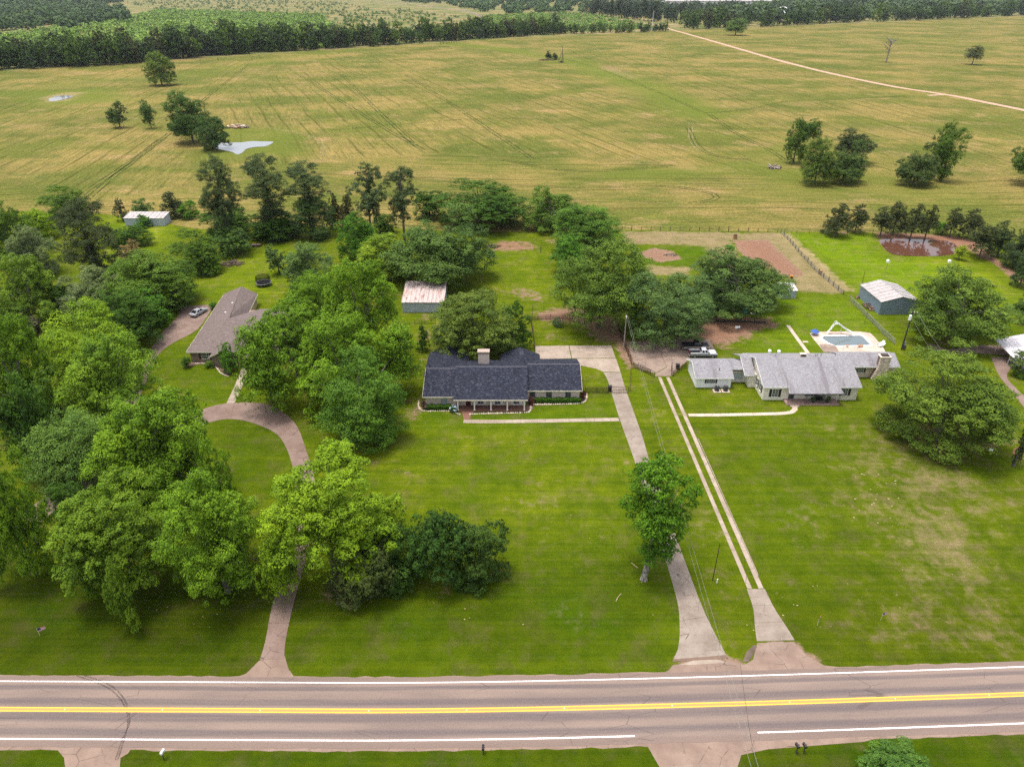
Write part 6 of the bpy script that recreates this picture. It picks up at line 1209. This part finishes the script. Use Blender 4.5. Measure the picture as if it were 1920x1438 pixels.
# ================================================================== FENCES
def fence(name, label, pts, step, hpost, m, wires=(), rp=.07, panel=None, rail=None, group=None, seed=1, sq=False):
    c = resample([at(*p) for p in pts] if not isinstance(pts[0], Vector) else pts, step); rn = random.Random(seed); o = c[0]
    r = thing(name, label, 'fence', o, 0, group)
    for i, p in enumerate(c):
        k = rn.uniform(.85, 1.15); b = MB(o); e = Vector((rn.uniform(-.06, .06), rn.uniform(-.06, .06), 0))
        b.tube(p - Vector((0, 0, .1)), p + e + Vector((0, 0, hpost * k)), rp * k, rp * .9 * k, 6); b.build('post', M[m], r)
    for z in wires:
        b = MB(o)
        for i in range(len(c) - 1): b.tube(c[i] + Vector((0, 0, z)), c[i + 1] + Vector((0, 0, z)), .012, .012, 3, False)
        b.build('wire', M['wire'], r)
    for z in (rail or ()):
        b = MB(o)
        for i in range(len(c) - 1): b.tube(c[i] + Vector((0, 0, z)), c[i + 1] + Vector((0, 0, z)), .04, .04, 5)
        b.build('rail', M[m], r)
    if panel:
        for i in range(len(c) - 1):
            a, b_ = c[i], c[i + 1]; d = (b_ - a); n = Vector((-d.y, d.x, 0)).normalized() * .012; e = d.normalized() * rp
            MB(o).prism([a + e + n, b_ - e + n, b_ - e - n, a + e - n], .06, panel[0]).build('mesh_panel', M[panel[1]], r)
    return r
fence('wire_fence', 'weathered post and wire fence between the back yards and hay field', [(1166, 432.5), (1250, 433), (1360, 434), (1462, 436)], 3.1, 1.35, 'dark_wood', (.45, .8, 1.15), .10, seed=5)
fence('wire_fence', 'wire fence on dark posts behind the muddy pond cedars', [(1470, 437), (1560, 438), (1640, 438), (1760, 440)], 4.0, 1.2, 'dark_wood', (.5, .95), .07, seed=6)
fence('wire_fence', 'upper post and wire fence from garden corner down to the steel building', [(1464, 438), (1478, 451), (1500, 477), (1530, 510), (1560, 535), (1590, 561)], 3.0, 1.4, 'dark_wood', (.4, .8, 1.2), .09, (1.1, 'chain'), seed=7)
fence('chain_link_fence', 'chain link fence running from steel building to the tall utility pole', [(1592, 563), (1622, 593), (1655, 626), (1686, 655)], 2.8, 1.25, 'galv', (), .045, (1.2, 'chain'), rail=(1.22,), seed=8)
for px, py, s_, lb in ((1474, 447, .9, 'dark stump post at the top of the garden fence'), (1480, 455, 1.0, 'second thick old post beside the garden fence')):
    pass
fence('pipe_fence', 'rusty pipe fence left of the single round shrub behind the brick house', [(986, 601), (1010, 600), (1070, 598), (1098, 599)], 2.9, 1.3, 'rust_iron', (), .06, (1.0, 'rust_mesh'), rail=(1.25, .15))
fence('pipe_fence', 'rusty pipe fence along the left edge of the parking pad', [(995, 603), (998, 620), (1001, 645), (1003, 668)], 2.6, 1.4, 'rust_iron', (), .06, (1.2, 'rust_mesh'), rail=(1.35, .15))
fence('pipe_fence', 'low rusty fence beside the barn below the pecans', [(778, 608), (800, 607), (832, 607)], 2.4, 1.2, 'rust_iron', (), .06, rail=(1.15, .65, .15))
fence('mesh_fence', 'rusty mesh fence dividing the two paved parking pads', [(1158, 618), (1168, 643), (1178, 668), (1186, 690)], 2.2, 1.5, 'rust_iron', (), .06, (1.4, 'rust_mesh'), rail=(1.45,))
fence('mesh_fence', 'rusty mesh fence from dividing fence to the strip drive gate', [(1186, 690), (1206, 698), (1226, 706)], 2.2, 1.3, 'rust_iron', (), .05, (1.2, 'rust_mesh'), rail=(1.25,))
fence('mesh_fence', 'rusty wire fence beside the driveway gate post', [(1183, 690), (1182, 712), (1181, 736)], 2.5, 1.4, 'rust_iron', (), .05, rail=(1.35,))
fence('pipe_fence', 'rusty pipe fence from brick house right end to the driveway gate', [(1097, 737), (1118, 737), (1144, 737)], 2.3, 1.4, 'rust_iron', (), .05, (1.25, 'rust_mesh'), rail=(1.35, .15))
fence('pipe_fence', 'low fence left of the charcoal roofed house below the pecan', [(752, 758), (770, 758), (786, 757)], 2.0, 1.0, 'rust_iron', (), .05, (.9, 'rust_mesh'), rail=(.95,))
fence('mesh_fence', 'short wire fence beside the left wall of the ranch house', [(1261, 706), (1274, 697), (1287, 688)], 1.8, 1.3, 'rust_iron', (), .05, (1.2, 'rust_mesh'), rail=(1.2,))
def gate(name, label, a, b, h, m='rust_iron', bars=7):
    a = at(*a) if not isinstance(a, Vector) else a; b = at(*b) if not isinstance(b, Vector) else b; r = thing(name, label, 'gate', a); f = MB(a)
    for z in (.15, h / 2, h): f.tube(a + Vector((0, 0, z)), b + Vector((0, 0, z)), .035)
    for p in (a, b): f.tube(p + Vector((0, 0, .05)), p + Vector((0, 0, h + .15)), .05)
    f.build('gate_frame', M[m], r)
    for i in range(1, bars): p = a.lerp(b, i / bars); MB(a).tube(p + Vector((0, 0, .15)), p + Vector((0, 0, h)), .018).build('bar', M[m], r)
    return r
gate('driveway_gate', 'rusty barred gate across the brick house driveway', (1146, 737), (1178, 737), 1.4, bars=10)
gate('yard_gate', 'open pipe gate leaf left of the strip drive on the cracked pad', (1196, 690), (1227, 707), 1.2); gate('yard_gate', 'open dark gate leaf standing at the right side of the strip drive', (1259, 704), (1259, 690), 1.3, 'black_paint')
pen = fence('cattle_pen', 'small dark cattle pen at the far field edge', [(826, 84), (845, 82), (856, 80.5)], 6.0, 2.6, 'dark_wood', (), .3, rail=(2.2, 1.2))
for i, (px, py, lb) in enumerate(((1143, 733, 'black trash bin left of the driveway gate'), (1270, 692, 'black trash bin beside the short wire fence'))):
    q = at(px, py); bn = thing('trash_bin', lb, 'trash bin', q); MB().frus((-.28, .28, -.3, .3, 0), (-.36, .36, -.38, .38, 1.0)).build('body', M['black_paint'], bn); MB().box((0, 0, 1.06), (.8, .84, .1)).build('lid', M['black_paint'], bn)

# ================================================================== YARD THINGS
q = at(495, 535); tp = thing('trampoline', 'round trampoline with black safety net on the back lawn', 'trampoline', q); r0 = 2.05; n = 16
ring = lambda r, z: [Vector((r * math.cos(6.2832 * i / n), r * math.sin(6.2832 * i / n), z)) for i in range(n)]
mb = MB(); A = ring(r0, .85); [mb.tube(A[i], A[(i + 1) % n], .06) for i in range(n)]; mb.build('ring_frame', M['galv'], tp)
mb = MB(); A1 = ring(r0 - .3, .86); A2 = ring(r0 - .02, .93); mb.add(A1 + A2, [(i, (i + 1) % n, n + (i + 1) % n, n + i) for i in range(n)]); mb.build('spring_pad', M['grey_cladding'], tp)
MB().add(ring(r0 - .3, .85), [tuple(range(n))]).build('mat', M['mat_black'], tp)
mb = MB(); B1 = ring(r0 - .12, .9); B2 = ring(r0 - .28, 2.6); mb.add(B1 + B2, [(i, (i + 1) % n, n + (i + 1) % n, n + i) for i in range(n)]); mb.build('net', M['net'], tp)
mb = MB(); [mb.tube(B2[i], B2[(i + 1) % n], .03) for i in range(n)]; mb.build('net_hoop', M['mat_black'], tp)
for i in range(0, n, 3): MB().tube(ring(r0, .0)[i], ring(r0, .9)[i], .04).build('leg', M['galv'], tp); MB().tube(ring(r0, .85)[i], ring(r0 - .25, 2.62)[i], .03).build('net_pole', M['mat_black'], tp)
def pile(name, label, cat, loc, rx, ry, h, n, L, rad, m, seed, part='branch', flatten=.35):
    r = thing(name, label, cat, loc); rn = random.Random(seed)
    for i in range(n):
        a = rn.uniform(0, 6.28); k = math.sqrt(rn.random()); z = h * (1 - k) * rn.random() + rad; c = Vector((rx * k * math.cos(a), ry * k * math.sin(a), z)); b = rn.uniform(0, 6.28); l = L * rn.uniform(.5, 1.1) / 2; d = Vector((math.cos(b), math.sin(b), rn.uniform(-flatten, flatten))) * l
        if c.z - abs(d.z) < rad * .5: c.z = abs(d.z) + rad * .5
        q_ = rad * rn.uniform(.6, 1.3); MB().path([c - d, c + Vector((rn.uniform(-.1, .1), rn.uniform(-.1, .1), .05)), c + d], [q_, q_ * .9, q_ * .6], 5).build(part, m[rn.randint(0, len(m) - 1)], r)
    return r
pile('brush_pile', 'brown heap of cut branches on the back lawn', 'brush pile', at(436, 496), 2.9, 2.0, 1.3, 95, 2.6, .07, [M['brushwood'], M['wood'], M['dark_wood']], 4)
pile('log_pile', 'pale heap of cut logs beyond the grey field pond', 'log pile', at(447, 240), 6.0, 2.6, 1.6, 46, 4.0, .42, [M['tan_wood'], M['copper'], M['wood'], M['cream_paint']], 5, 'log', .1)
pile('log_pile', 'stack of grey old logs in the hay field at right', 'log pile', at(1453, 316), 1.9, 1.5, 2.0, 20, 4.2, .34, [M['grey_wood'], M['wood'], M['grey_wood']], 6, 'log', .25)
pile('debris_heap', 'small dark dead brush heap at the left edge of the back field', 'brush pile', at(925, 463), 2.2, 1.3, .9, 40, 1.8, .06, [M['brushwood'], M['dark_wood']], 8)
pile('ash_heap', 'burnt sticks on the pinkish fire mound', 'brush pile', at(1259, 479), 2.2, 1.0, .5, 26, 1.6, .06, [M['dark_wood'], M['grey_wood']], 9)
pile('firewood_pile', 'long reddish firewood pile against the steel building wall', 'firewood', at(1636, 577) + Vector((-.3, 0, 0)), 1.6, 2.6, 1.2, 60, 1.1, .12, [M['wood'], M['copper'], M['brushwood'], M['dark_wood']], 10, 'log', .1)
pile('firewood_pile', 'small reddish firewood pile at the back corner of the steel building', 'firewood', at(1610, 559), .8, .8, .7, 18, .9, .1, [M['wood'], M['copper']], 11, 'log', .1)
q = at(480, 462); ct = thing('flat_trailer', 'small flat trailer standing at the hedge of the back lawn', 'trailer', q, .1); MB().box((0, 0, .55), (3.0, 1.6, .12)).build('deck', M['wood'], ct); MB().path([(1.5, 0, .5), (2.6, 0, .45)], [.05, .05]).build('drawbar', M['rust_iron'], ct)
for s in (-1, 1): wheel(ct, 0, s * .95, .33, .2)
for a, b_ in ((-1.4, -.7), (1.4, -.7), (-1.4, .7), (1.4, .7)): MB().tube((a, b_, .6), (a, b_, 1.5), .03).build('stake', M['rust_iron'], ct)
q = at(1053, 118); hm = hgt(1053, 118, 86); ms = thing('wooden_mast', 'old wooden derrick mast with leaning brace in the hay field', 'mast', q); MB().tube((.6, 0, 0), (.6, 0, hm), .32, .22, 6).build('mast', M['wood'], ms); MB().tube((-3.6, 0, 0), (.5, 0, hm * .72), .28, .2, 6).build('brace', M['wood'], ms); MB().tube((2.2, .5, 0), (.7, 0, hm * .6), .2, .16, 6).build('brace', M['wood'], ms)
for k in range(5): MB().tube((-2.6 + k * .65, 0, hm * (.18 + k * .12)), (.6, 0, hm * (.2 + k * .12)), .13).build('rung', M['dark_wood'], ms)
MB().box((-.3, -.4, .6), (3.4, 2.2, 1.2)).box((-.3, -.4, 1.5), (1.4, 1.2, .7)).build('winch_base', M['rust_iron'], ms, bevel=.1)
pile('debris_heap', 'long dark dead brush at the foot of the field mast', 'brush pile', at(1024, 114), 7, 2.2, 1.6, 60, 4, .18, [M['brushwood'], M['dark_wood']], 12)
for px, py, ty, lb in ((1659, 512, 489, 'left white birdhouse on a thin pole near the muddy pond'), (1774, 510, 489, 'right white birdhouse on a thin pole near the muddy pond')):
    q = at(px, py); hb_ = hgt(px, py, ty); r = thing('birdhouse', lb, 'birdhouse', q, group=None); MB().tube((0, 0, 0), (.12, 0, hb_ - .5), .05, .04).build('pole', M['galv'], r); MB().box((.12, 0, hb_ - .3), (.75, .65, .6)).build('box', M['white_paint'], r); MB().extr([(-.35, -.4, hb_), (.12, -.4, hb_ + .3), (.6, -.4, hb_)], (0, .8, 0)).build('roof', M['white_paint'], r)
q = at(1611, 552); MB().tube((0, 0, 0), (0, 0, 6.5), .06, .05).build('pole', M['dark_wood'], thing('antenna_pole', 'thin dark pole at the back left corner of the steel building', 'pole', q))
q = at(1621, 605); cl = thing('clothesline_post', 'thin brown post on the grass left of the chain link fence', 'post', q); MB().tube((0, 0, 0), (.15, 0, 3.3), .05).build('post', M['wood'], cl)
q = at(997, 604); MB().tube((0, 0, 0), (.2, 0, 4.2), .06, .04).build('pole', M['dark_wood'], thing('flag_pole', 'thin dark pole at the corner of the rusty pipe fence', 'pole', q))
q = at(1014, 475); MB().tube((0, 0, 0), (0, 0, 1.9), .1, .09).build('post', M['dark_wood'], thing('old_post', 'single dark post standing on the back lawn near bare soil', 'post', q))
# things under the oak
q = at(1382, 617); r = thing('plastic_tub', 'white tipped over tub on bare soil below the live oak', 'tub', q); MB().tube((-.5, 0, .35), (.6, .15, .4), .36, .3, 9).build('tub', M['white_paint'], r); MB().tube((.6, .15, .4), (.62, .15, .4), .34, .34, 9).build('rim', M['cream_paint'], r)
q = at(1396, 589); r = thing('play_chair', 'teal plastic seat under the live oak', 'seat', q); MB().box((0, 0, .45), (.9, .8, .1)).build('seat', M['teal'], r); MB().box((0, .4, .85), (.9, .1, .8)).build('backrest', M['teal'], r)
for a in (-.38, .38):
    for b_ in (-.3, .3): MB().tube((a, b_, 0), (a, b_, .42), .05).build('leg', M['teal'], r)
w = thing('retaining_border', 'long dark timber border edging the bare soil below the live oak', 'border', at(1340, 604))
c = [at(1335, 604), at(1380, 604), at(1436, 606.5)]
for i in range(2): a, b_ = c[i], c[i + 1]; d = (b_ - a).normalized(); n_ = Vector((-d.y, d.x, 0)) * .12; MB(w.location).prism([a + n_, b_ + n_, b_ - n_, a - n_], 0, .45).build('beam', M['dark_wood'], w)
rn = random.Random(2)
for k, (px, py) in enumerate(((1408, 589), (1411, 590), (1415, 589), (1403, 604), (1408, 604.5), (1412, 604))):
    q = at(px, py); MB().ball((0, 0, .18), .22, 1, 1, .8, jit=.15, rnd=rn).build('stone', M['white_paint'], thing('white_stone', 'small white stone by the timber border below the live oak', 'stone', q, group='white stones below the live oak'))
q = at(1483, 522); 
o = thing('garden_tiller', 'orange garden tiller at the lower end of the red garden plot', 'tiller', q); MB().box((0, 0, .55), (.9, .5, .5)).build('engine', M['orange'], o, bevel=.06); MB().path([(-.3, 0, .7), (-1.1, 0, 1.05)], [.04, .03]).build('handle', M['black_paint'], o)
for s in (-.3, .3): MB().tube((.1, s - .06, .28), (.1, s + .06, .28), .28, .28, 10).build('wheel', M['rubber'], o)
q = at(1538, 515); o = thing('rusty_drum', 'rusty steel drum by the fence right of the garden plot', 'drum', q); MB().tube((0, 0, 0), (0, 0, 1.2), .42, .42, 12).build('drum', M['copper'], o); MB().tube((0, 0, .35), (0, 0, .4), .44, .44, 12).tube((0, 0, .8), (0, 0, .85), .44, .44, 12).build('hoop', M['rust_iron'], o)
q = at(1378, 448); o = thing('rusty_drum', 'brown burn barrel at the top left corner of the garden plot', 'drum', q); MB().tube((0, 0, 0), (0, 0, 1.3), .6, .6, 12).build('drum', M['copper'], o); MB().tube((0, 0, 1.2), (0, 0, 1.32), .63, .63, 12).build('hoop', M['rust_iron'], o)
g_ = tag(empty('garden_bed', at(1372, 462)), kind='structure')
# leafy vegetables in a row beside the tilled plot
tree('shrub', 'row of leafy vegetables at the left edge of the red garden plot', 'vegetables', 'shrub', at(1370, 463, .4), (1.6, 2.6, .5), EME, size='small', trunk=False)
# air conditioners
for px, lb in ((1343.8, 'left of two round air conditioners beside the ranch house'), (1360, 'right of two round air conditioners beside the ranch house')):
    q = at(px, 733); r = thing('air_conditioner', lb, 'air conditioner', q); MB().bb(-.75, .75, -.7, .7, 0, .08).build('pad', M['pool_deck'], r); MB().tube((0, 0, .09), (0, 0, 1.0), .47, .47, 14).build('case', M['slate_paint'], r); MB().tube((0, 0, 1.002), (0, 0, 1.06), .44, .40, 14).build('fan_grille', M['black_paint'], r); MB().tube((0, 0, 1.06), (0, 0, 1.1), .12, .12, 8).build('fan_hub', M['galv'], r)
# porch furniture of the ranch house
for x, lb in ((57.15, 'left clipped potted plant on the ranch house porch'), (59.9, 'right clipped potted plant on the ranch house porch')):
    tree('potted_plant', lb, 'potted plant', 'round', (x, 115.8, 1.15), (.5, .5, .55), DRK, base=(x, 115.8, .3), size='small', tr=.04, limbs=4); r = bpy.data.objects[[o.name for o in bpy.data.objects if o.name.startswith('potted_plant')][-1]]; MB().tube((0, 0, 0), (0, 0, .35), .2, .27, 9).build('pot', M['slate_paint'], r)
bn = thing('porch_bench', 'dark metal bench between the potted porch plants', 'bench', (58.5, 116.3, .3)); MB().box((0, 0, .42), (1.5, .5, .06)).build('seat', M['black_paint'], bn); MB().box((0, .25, .75), (1.5, .06, .55)).build('backrest', M['black_paint'], bn)
for a in (-.65, .65):
    for b_ in (-.2, .2): MB().tube((a, b_, 0), (a, b_, .4), .03).build('leg', M['black_paint'], bn)
# flower beds of the brick house
flat('flower_bed', [(785, 752), (799, 768), (858, 770), (858, 759), (800, 757)], .02, M['soil_bed'], t=.08); flat('flower_bed', [(886, 773.5), (988, 771.5), (1000, 767), (1000, 760), (990, 758), (984, 770), (886, 772)], .024, M['soil_bed'], t=.08); flat('flower_bed', [(992, 761), (1090, 757), (1101, 750), (1098, 736), (1090, 741), (1088, 750), (992, 753)], .022, M['soil_bed'], t=.08)
flat('flower_bed', [(344, 690), (376, 683), (400, 684), (412, 692), (424, 705), (432, 703), (436, 690), (410, 675), (360, 676)], .02, M['soil_bed'], t=.08)
def border(name, pts, d=.42, r=.17, m='stone', seed=1):
    c = resample(catmull([at(*p) for p in pts], 6), d); root = tag(empty(name, c[0]), kind='structure'); rn = random.Random(seed)
    for p in c: MB(c[0]).ball((p.x, p.y, r * .45), r * rn.uniform(.8, 1.25), 1.2, 1, .75, 6, 4, .18, rn).build('stone', M[m], root)
border('stone_edging', [(785, 752), (786, 765), (796, 771), (830, 771), (848, 772), (862, 778)]); border('stone_edging', [(882, 777), (930, 775.5), (984, 774), (994, 770), (995, 761)], seed=2); border('stone_edging', [(996, 759), (1040, 758.5), (1088, 756.5), (1099, 749), (1100, 738)], seed=3); border('stone_edging', [(360, 682), (385, 682), (404, 688), (414, 700), (428, 706)], seed=4)
def hedge(label, x0, x1, y0, y1, h, tint, seed):
    r = thing('hedge', label, 'hedge', ((x0 + x1) / 2, (y0 + y1) / 2, 0)); n = 5200; rn = np.random.RandomState(seed); a = rn.uniform(-1, 1, (n, 3)); k = rn.randint(0, 3, n)
    a[k == 0, 2] = 1; a[k == 1, 1] = np.sign(a[k == 1, 1]); a[k == 2, 0] = np.sign(a[k == 2, 0]); N = np.zeros((n, 3)); N[k == 0, 2] = 1; N[k == 1, 1] = a[k == 1, 1]; N[k == 2, 0] = a[k == 2, 0]
    hx, hy = (x1 - x0) / 2, (y1 - y0) / 2; C = np.stack([a[:, 0] * hx, a[:, 1] * hy, (a[:, 2] + 1) * h / 2], 1); C += 0.09 * np.sin(C[:, [1, 2, 0]] * 4.1 + 1) + rn.normal(0, .045, (n, 3)); N += rn.normal(0, .45, (n, 3)); N[:, 2] += .3; N /= np.linalg.norm(N, axis=1)[:, None]
    V, tt = cards(C, N, .17, np.clip(.5 + rn.normal(0, .2, n), 0, 1)); o = from_arrays('foliage', V, np.arange(len(V)).reshape(-1, 3), M['leaf'], r, attr=dict(tint=tt)); o.color = (*tint, 1)
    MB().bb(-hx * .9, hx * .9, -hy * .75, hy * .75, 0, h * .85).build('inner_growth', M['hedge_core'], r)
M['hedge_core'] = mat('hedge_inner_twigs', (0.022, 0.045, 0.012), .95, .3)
hedge('long clipped hedge under the right wing windows of the brick house', 4.4, 13.0, 115.9, 116.75, .95, (.055, .13, .012), 1); hedge('short clipped hedge under the left wing window of the brick house', -15.9, -11.5, 113.45, 114.4, .85, (.05, .115, .014), 2)
hy = thing('hydrangea', 'hydrangea with pale blue blooms at the left porch column', 'shrub', (-10.9, 112.9, 0)); me, _ = crown_mesh('round', 'small', 0); c = bpy.data.objects.new('foliage', me); COL.objects.link(c); c.parent = hy; c.location = (0, 0, .75); c.scale = (.75, .7, .78); c.color = (.045, .12, .05, 1)
rn = random.Random(4)
for i in range(24):
    a = rn.uniform(0, 6.28); z = rn.uniform(-.2, 1); q_ = math.sqrt(1 - z * z); MB().ball((.72 * q_ * math.cos(a), .68 * q_ * math.sin(a), .75 + .74 * z), .11, 1, 1, .8, 6, 4).build('bloom', M['pink_flower'], hy)
for i in range(11):
    x = -6.6 + i * .86; r = thing('bedding_plant', 'small plant in the porch front flower bed', 'plant', (x, 112.6, 0), 0, 'plants along the porch bed'); me, _ = crown_mesh('shrub', 'small', i % 3); c = bpy.data.objects.new('foliage', me); COL.objects.link(c); c.parent = r; c.location = (0, 0, .15); c.scale = (.26, .24, .22); c.color = (.06, .085, .03, 1)
# dark low shrubs at brown house and agave bed edges, mail boxes, flags
def mailbox(label, px, py, ty, m, rz):
    q = at(px, py); h = min(1.35, max(.9, hgt(px, py, ty))); r = thing('mailbox', label, 'mailbox', q, rz); MB().tube((0, 0, 0), (0, .12, h - .3), .055).build('post', M['dark_wood'], r); b = MB(); P = [(-.13 + .13 * (1 - math.cos(math.pi * k / 6)), 0, h - .12 + .13 * math.sin(math.pi * k / 6)) for k in range(7)]; P = [(-.13, 0, h - .3)] + P + [(.13, 0, h - .3)]; b.extr([(p[0], -.1, p[2]) for p in P], (0, .55, 0)); o = b.build('box', M[m], r); MB().bb(.135, .15, .1, .16, h - .2, h + .08).build('flag', M['red_lamp'], o)
mailbox('left black mailbox of the pair at the near roadside', 1493, 1413, 1398, 'black_paint', .25); mailbox('right black mailbox of the pair at the near roadside', 1507, 1412, 1398, 'black_paint', .2); mailbox('white leaning mailbox on the near verge at left', 307, 1424, 1410, 'white_paint', -.2); mailbox('single dark mailbox on the near verge at centre', 906, 1414, 1402, 'black_paint', 0)
def flag(label, px, py, rz):
    q = at(px, py); r = thing('small_flag', label, 'flag', q, rz); MB().tube((0, 0, 0), (0, 0, 1.25), .02, .015, 5).build('staff', M['cream_paint'], r)
    for k in range(7): MB().bb(.02, .85, -.012, .012, .72 + k * .075, .72 + k * .075 + .0745).build('stripe', M['red_stripe'] if k % 2 == 0 else M['white_paint'], r)
    MB().bb(.018, .36, -.016, .016, .945, 1.245).build('canton', M['navy'], r)
M['red_stripe'] = mat('red_flag_cloth', (.35, .03, .04), .8, .1); M['navy'] = mat('navy_flag_cloth', (.03, .04, .14), .8, .1)
flag('small striped flag on the shaded lawn at lower left', 75, 1192, .6); flag('small striped flag at the roadside right of the strip drive', 1532, 1173, .9); flag('small faded flag on the right lawn near the road', 1651, 1163, .4)
# lawn litter: pale dead leaves and wood chips
rn = random.Random(21); V, Fc = [], []
def litter(px0, py0, px1, py1, n, s0, s1):
    for _ in range(n):
        p = at(rn.uniform(px0, px1), rn.uniform(py0, py1)); a0 = rn.uniform(0, 6.28); s = rn.uniform(s0, s1); b = len(V); k = 6
        for i in range(k): a = a0 + 6.2832 * i / k; rr = s * rn.uniform(.6, 1.2) * (1 if i % 2 else .7); V.append((p.x + rr * 1.3 * math.cos(a), p.y + rr * math.sin(a), .03 + rn.uniform(0, .02)))
        Fc.append(tuple(range(b, b + k)))
litter(1595, 885, 1690, 990, 26, .08, .2); litter(1560, 880, 1900, 1180, 20, .04, .11); litter(700, 840, 1240, 1240, 10, .04, .09); litter(280, 1130, 440, 1180, 8, .05, .10); litter(1380, 1080, 1560, 1200, 14, .05, .14); litter(800, 1130, 1000, 1180, 4, .06, .11)
bk = MB(); bk.v = V; bk.f = Fc; tag(bk.build('lawn_litter', mat('dry_leaf_litter', (.36, .28, .15), .9, .3, 2)), kind='stuff')
for i, (px, py, l, a, lb) in enumerate(((765, 887, 1.1, 0.05, 'pale broken branch lying on the front lawn left half'), (1190, 1060, 1.3, 2.2, 'pale stick lying left of the sweetgum trunk'), (1160, 1120, 1.6, 1.0, 'pale stick in the lawn below the sweetgum'), (780, 770, 1.8, 1.1, 'pale fallen branch left of the brick house corner'))):
    q = at(px, py); o = MB().path([(-l / 2, 0, .05), (0, .08, .09), (l / 2, 0, .05)], [.05, .05, .03], 5).build('fallen_branch', M['tan_wood'], None, loc=q); o.rotation_euler = (0, 0, a); tag(o, lb, 'branch')
q = at(1857, 845); MB().ball((0, 0, .2), .35, 1.3, 1, .7, 8, 5, .15, random.Random(1)).build('stone', M['white_paint'], thing('garden_stone', 'pale stone at the tree bed below the right live oak', 'stone', q))
border('stone_edging', [(1908, 840), (1900, 848), (1908, 858), (1925, 862)], .5, .2, 'copper', 9)

# ================================================================== HAZE
X0, X1, Y0, Y1 = -5900, 5900, -4200, 8600
hz = MB().bb(X0, X1, Y0, Y1, -3.2, 78.0)
t = NT('haze'); v = t.n('VolumePrincipled'); v.inputs['Color'].default_value = (.82, .88, .95, 1); v.inputs['Density'].default_value = HAZE; v.inputs['Anisotropy'].default_value = 0.2; t.t.links.new(v.outputs[0], t.out.inputs[1])
tag(hz.build('haze', t.m), kind='stuff')
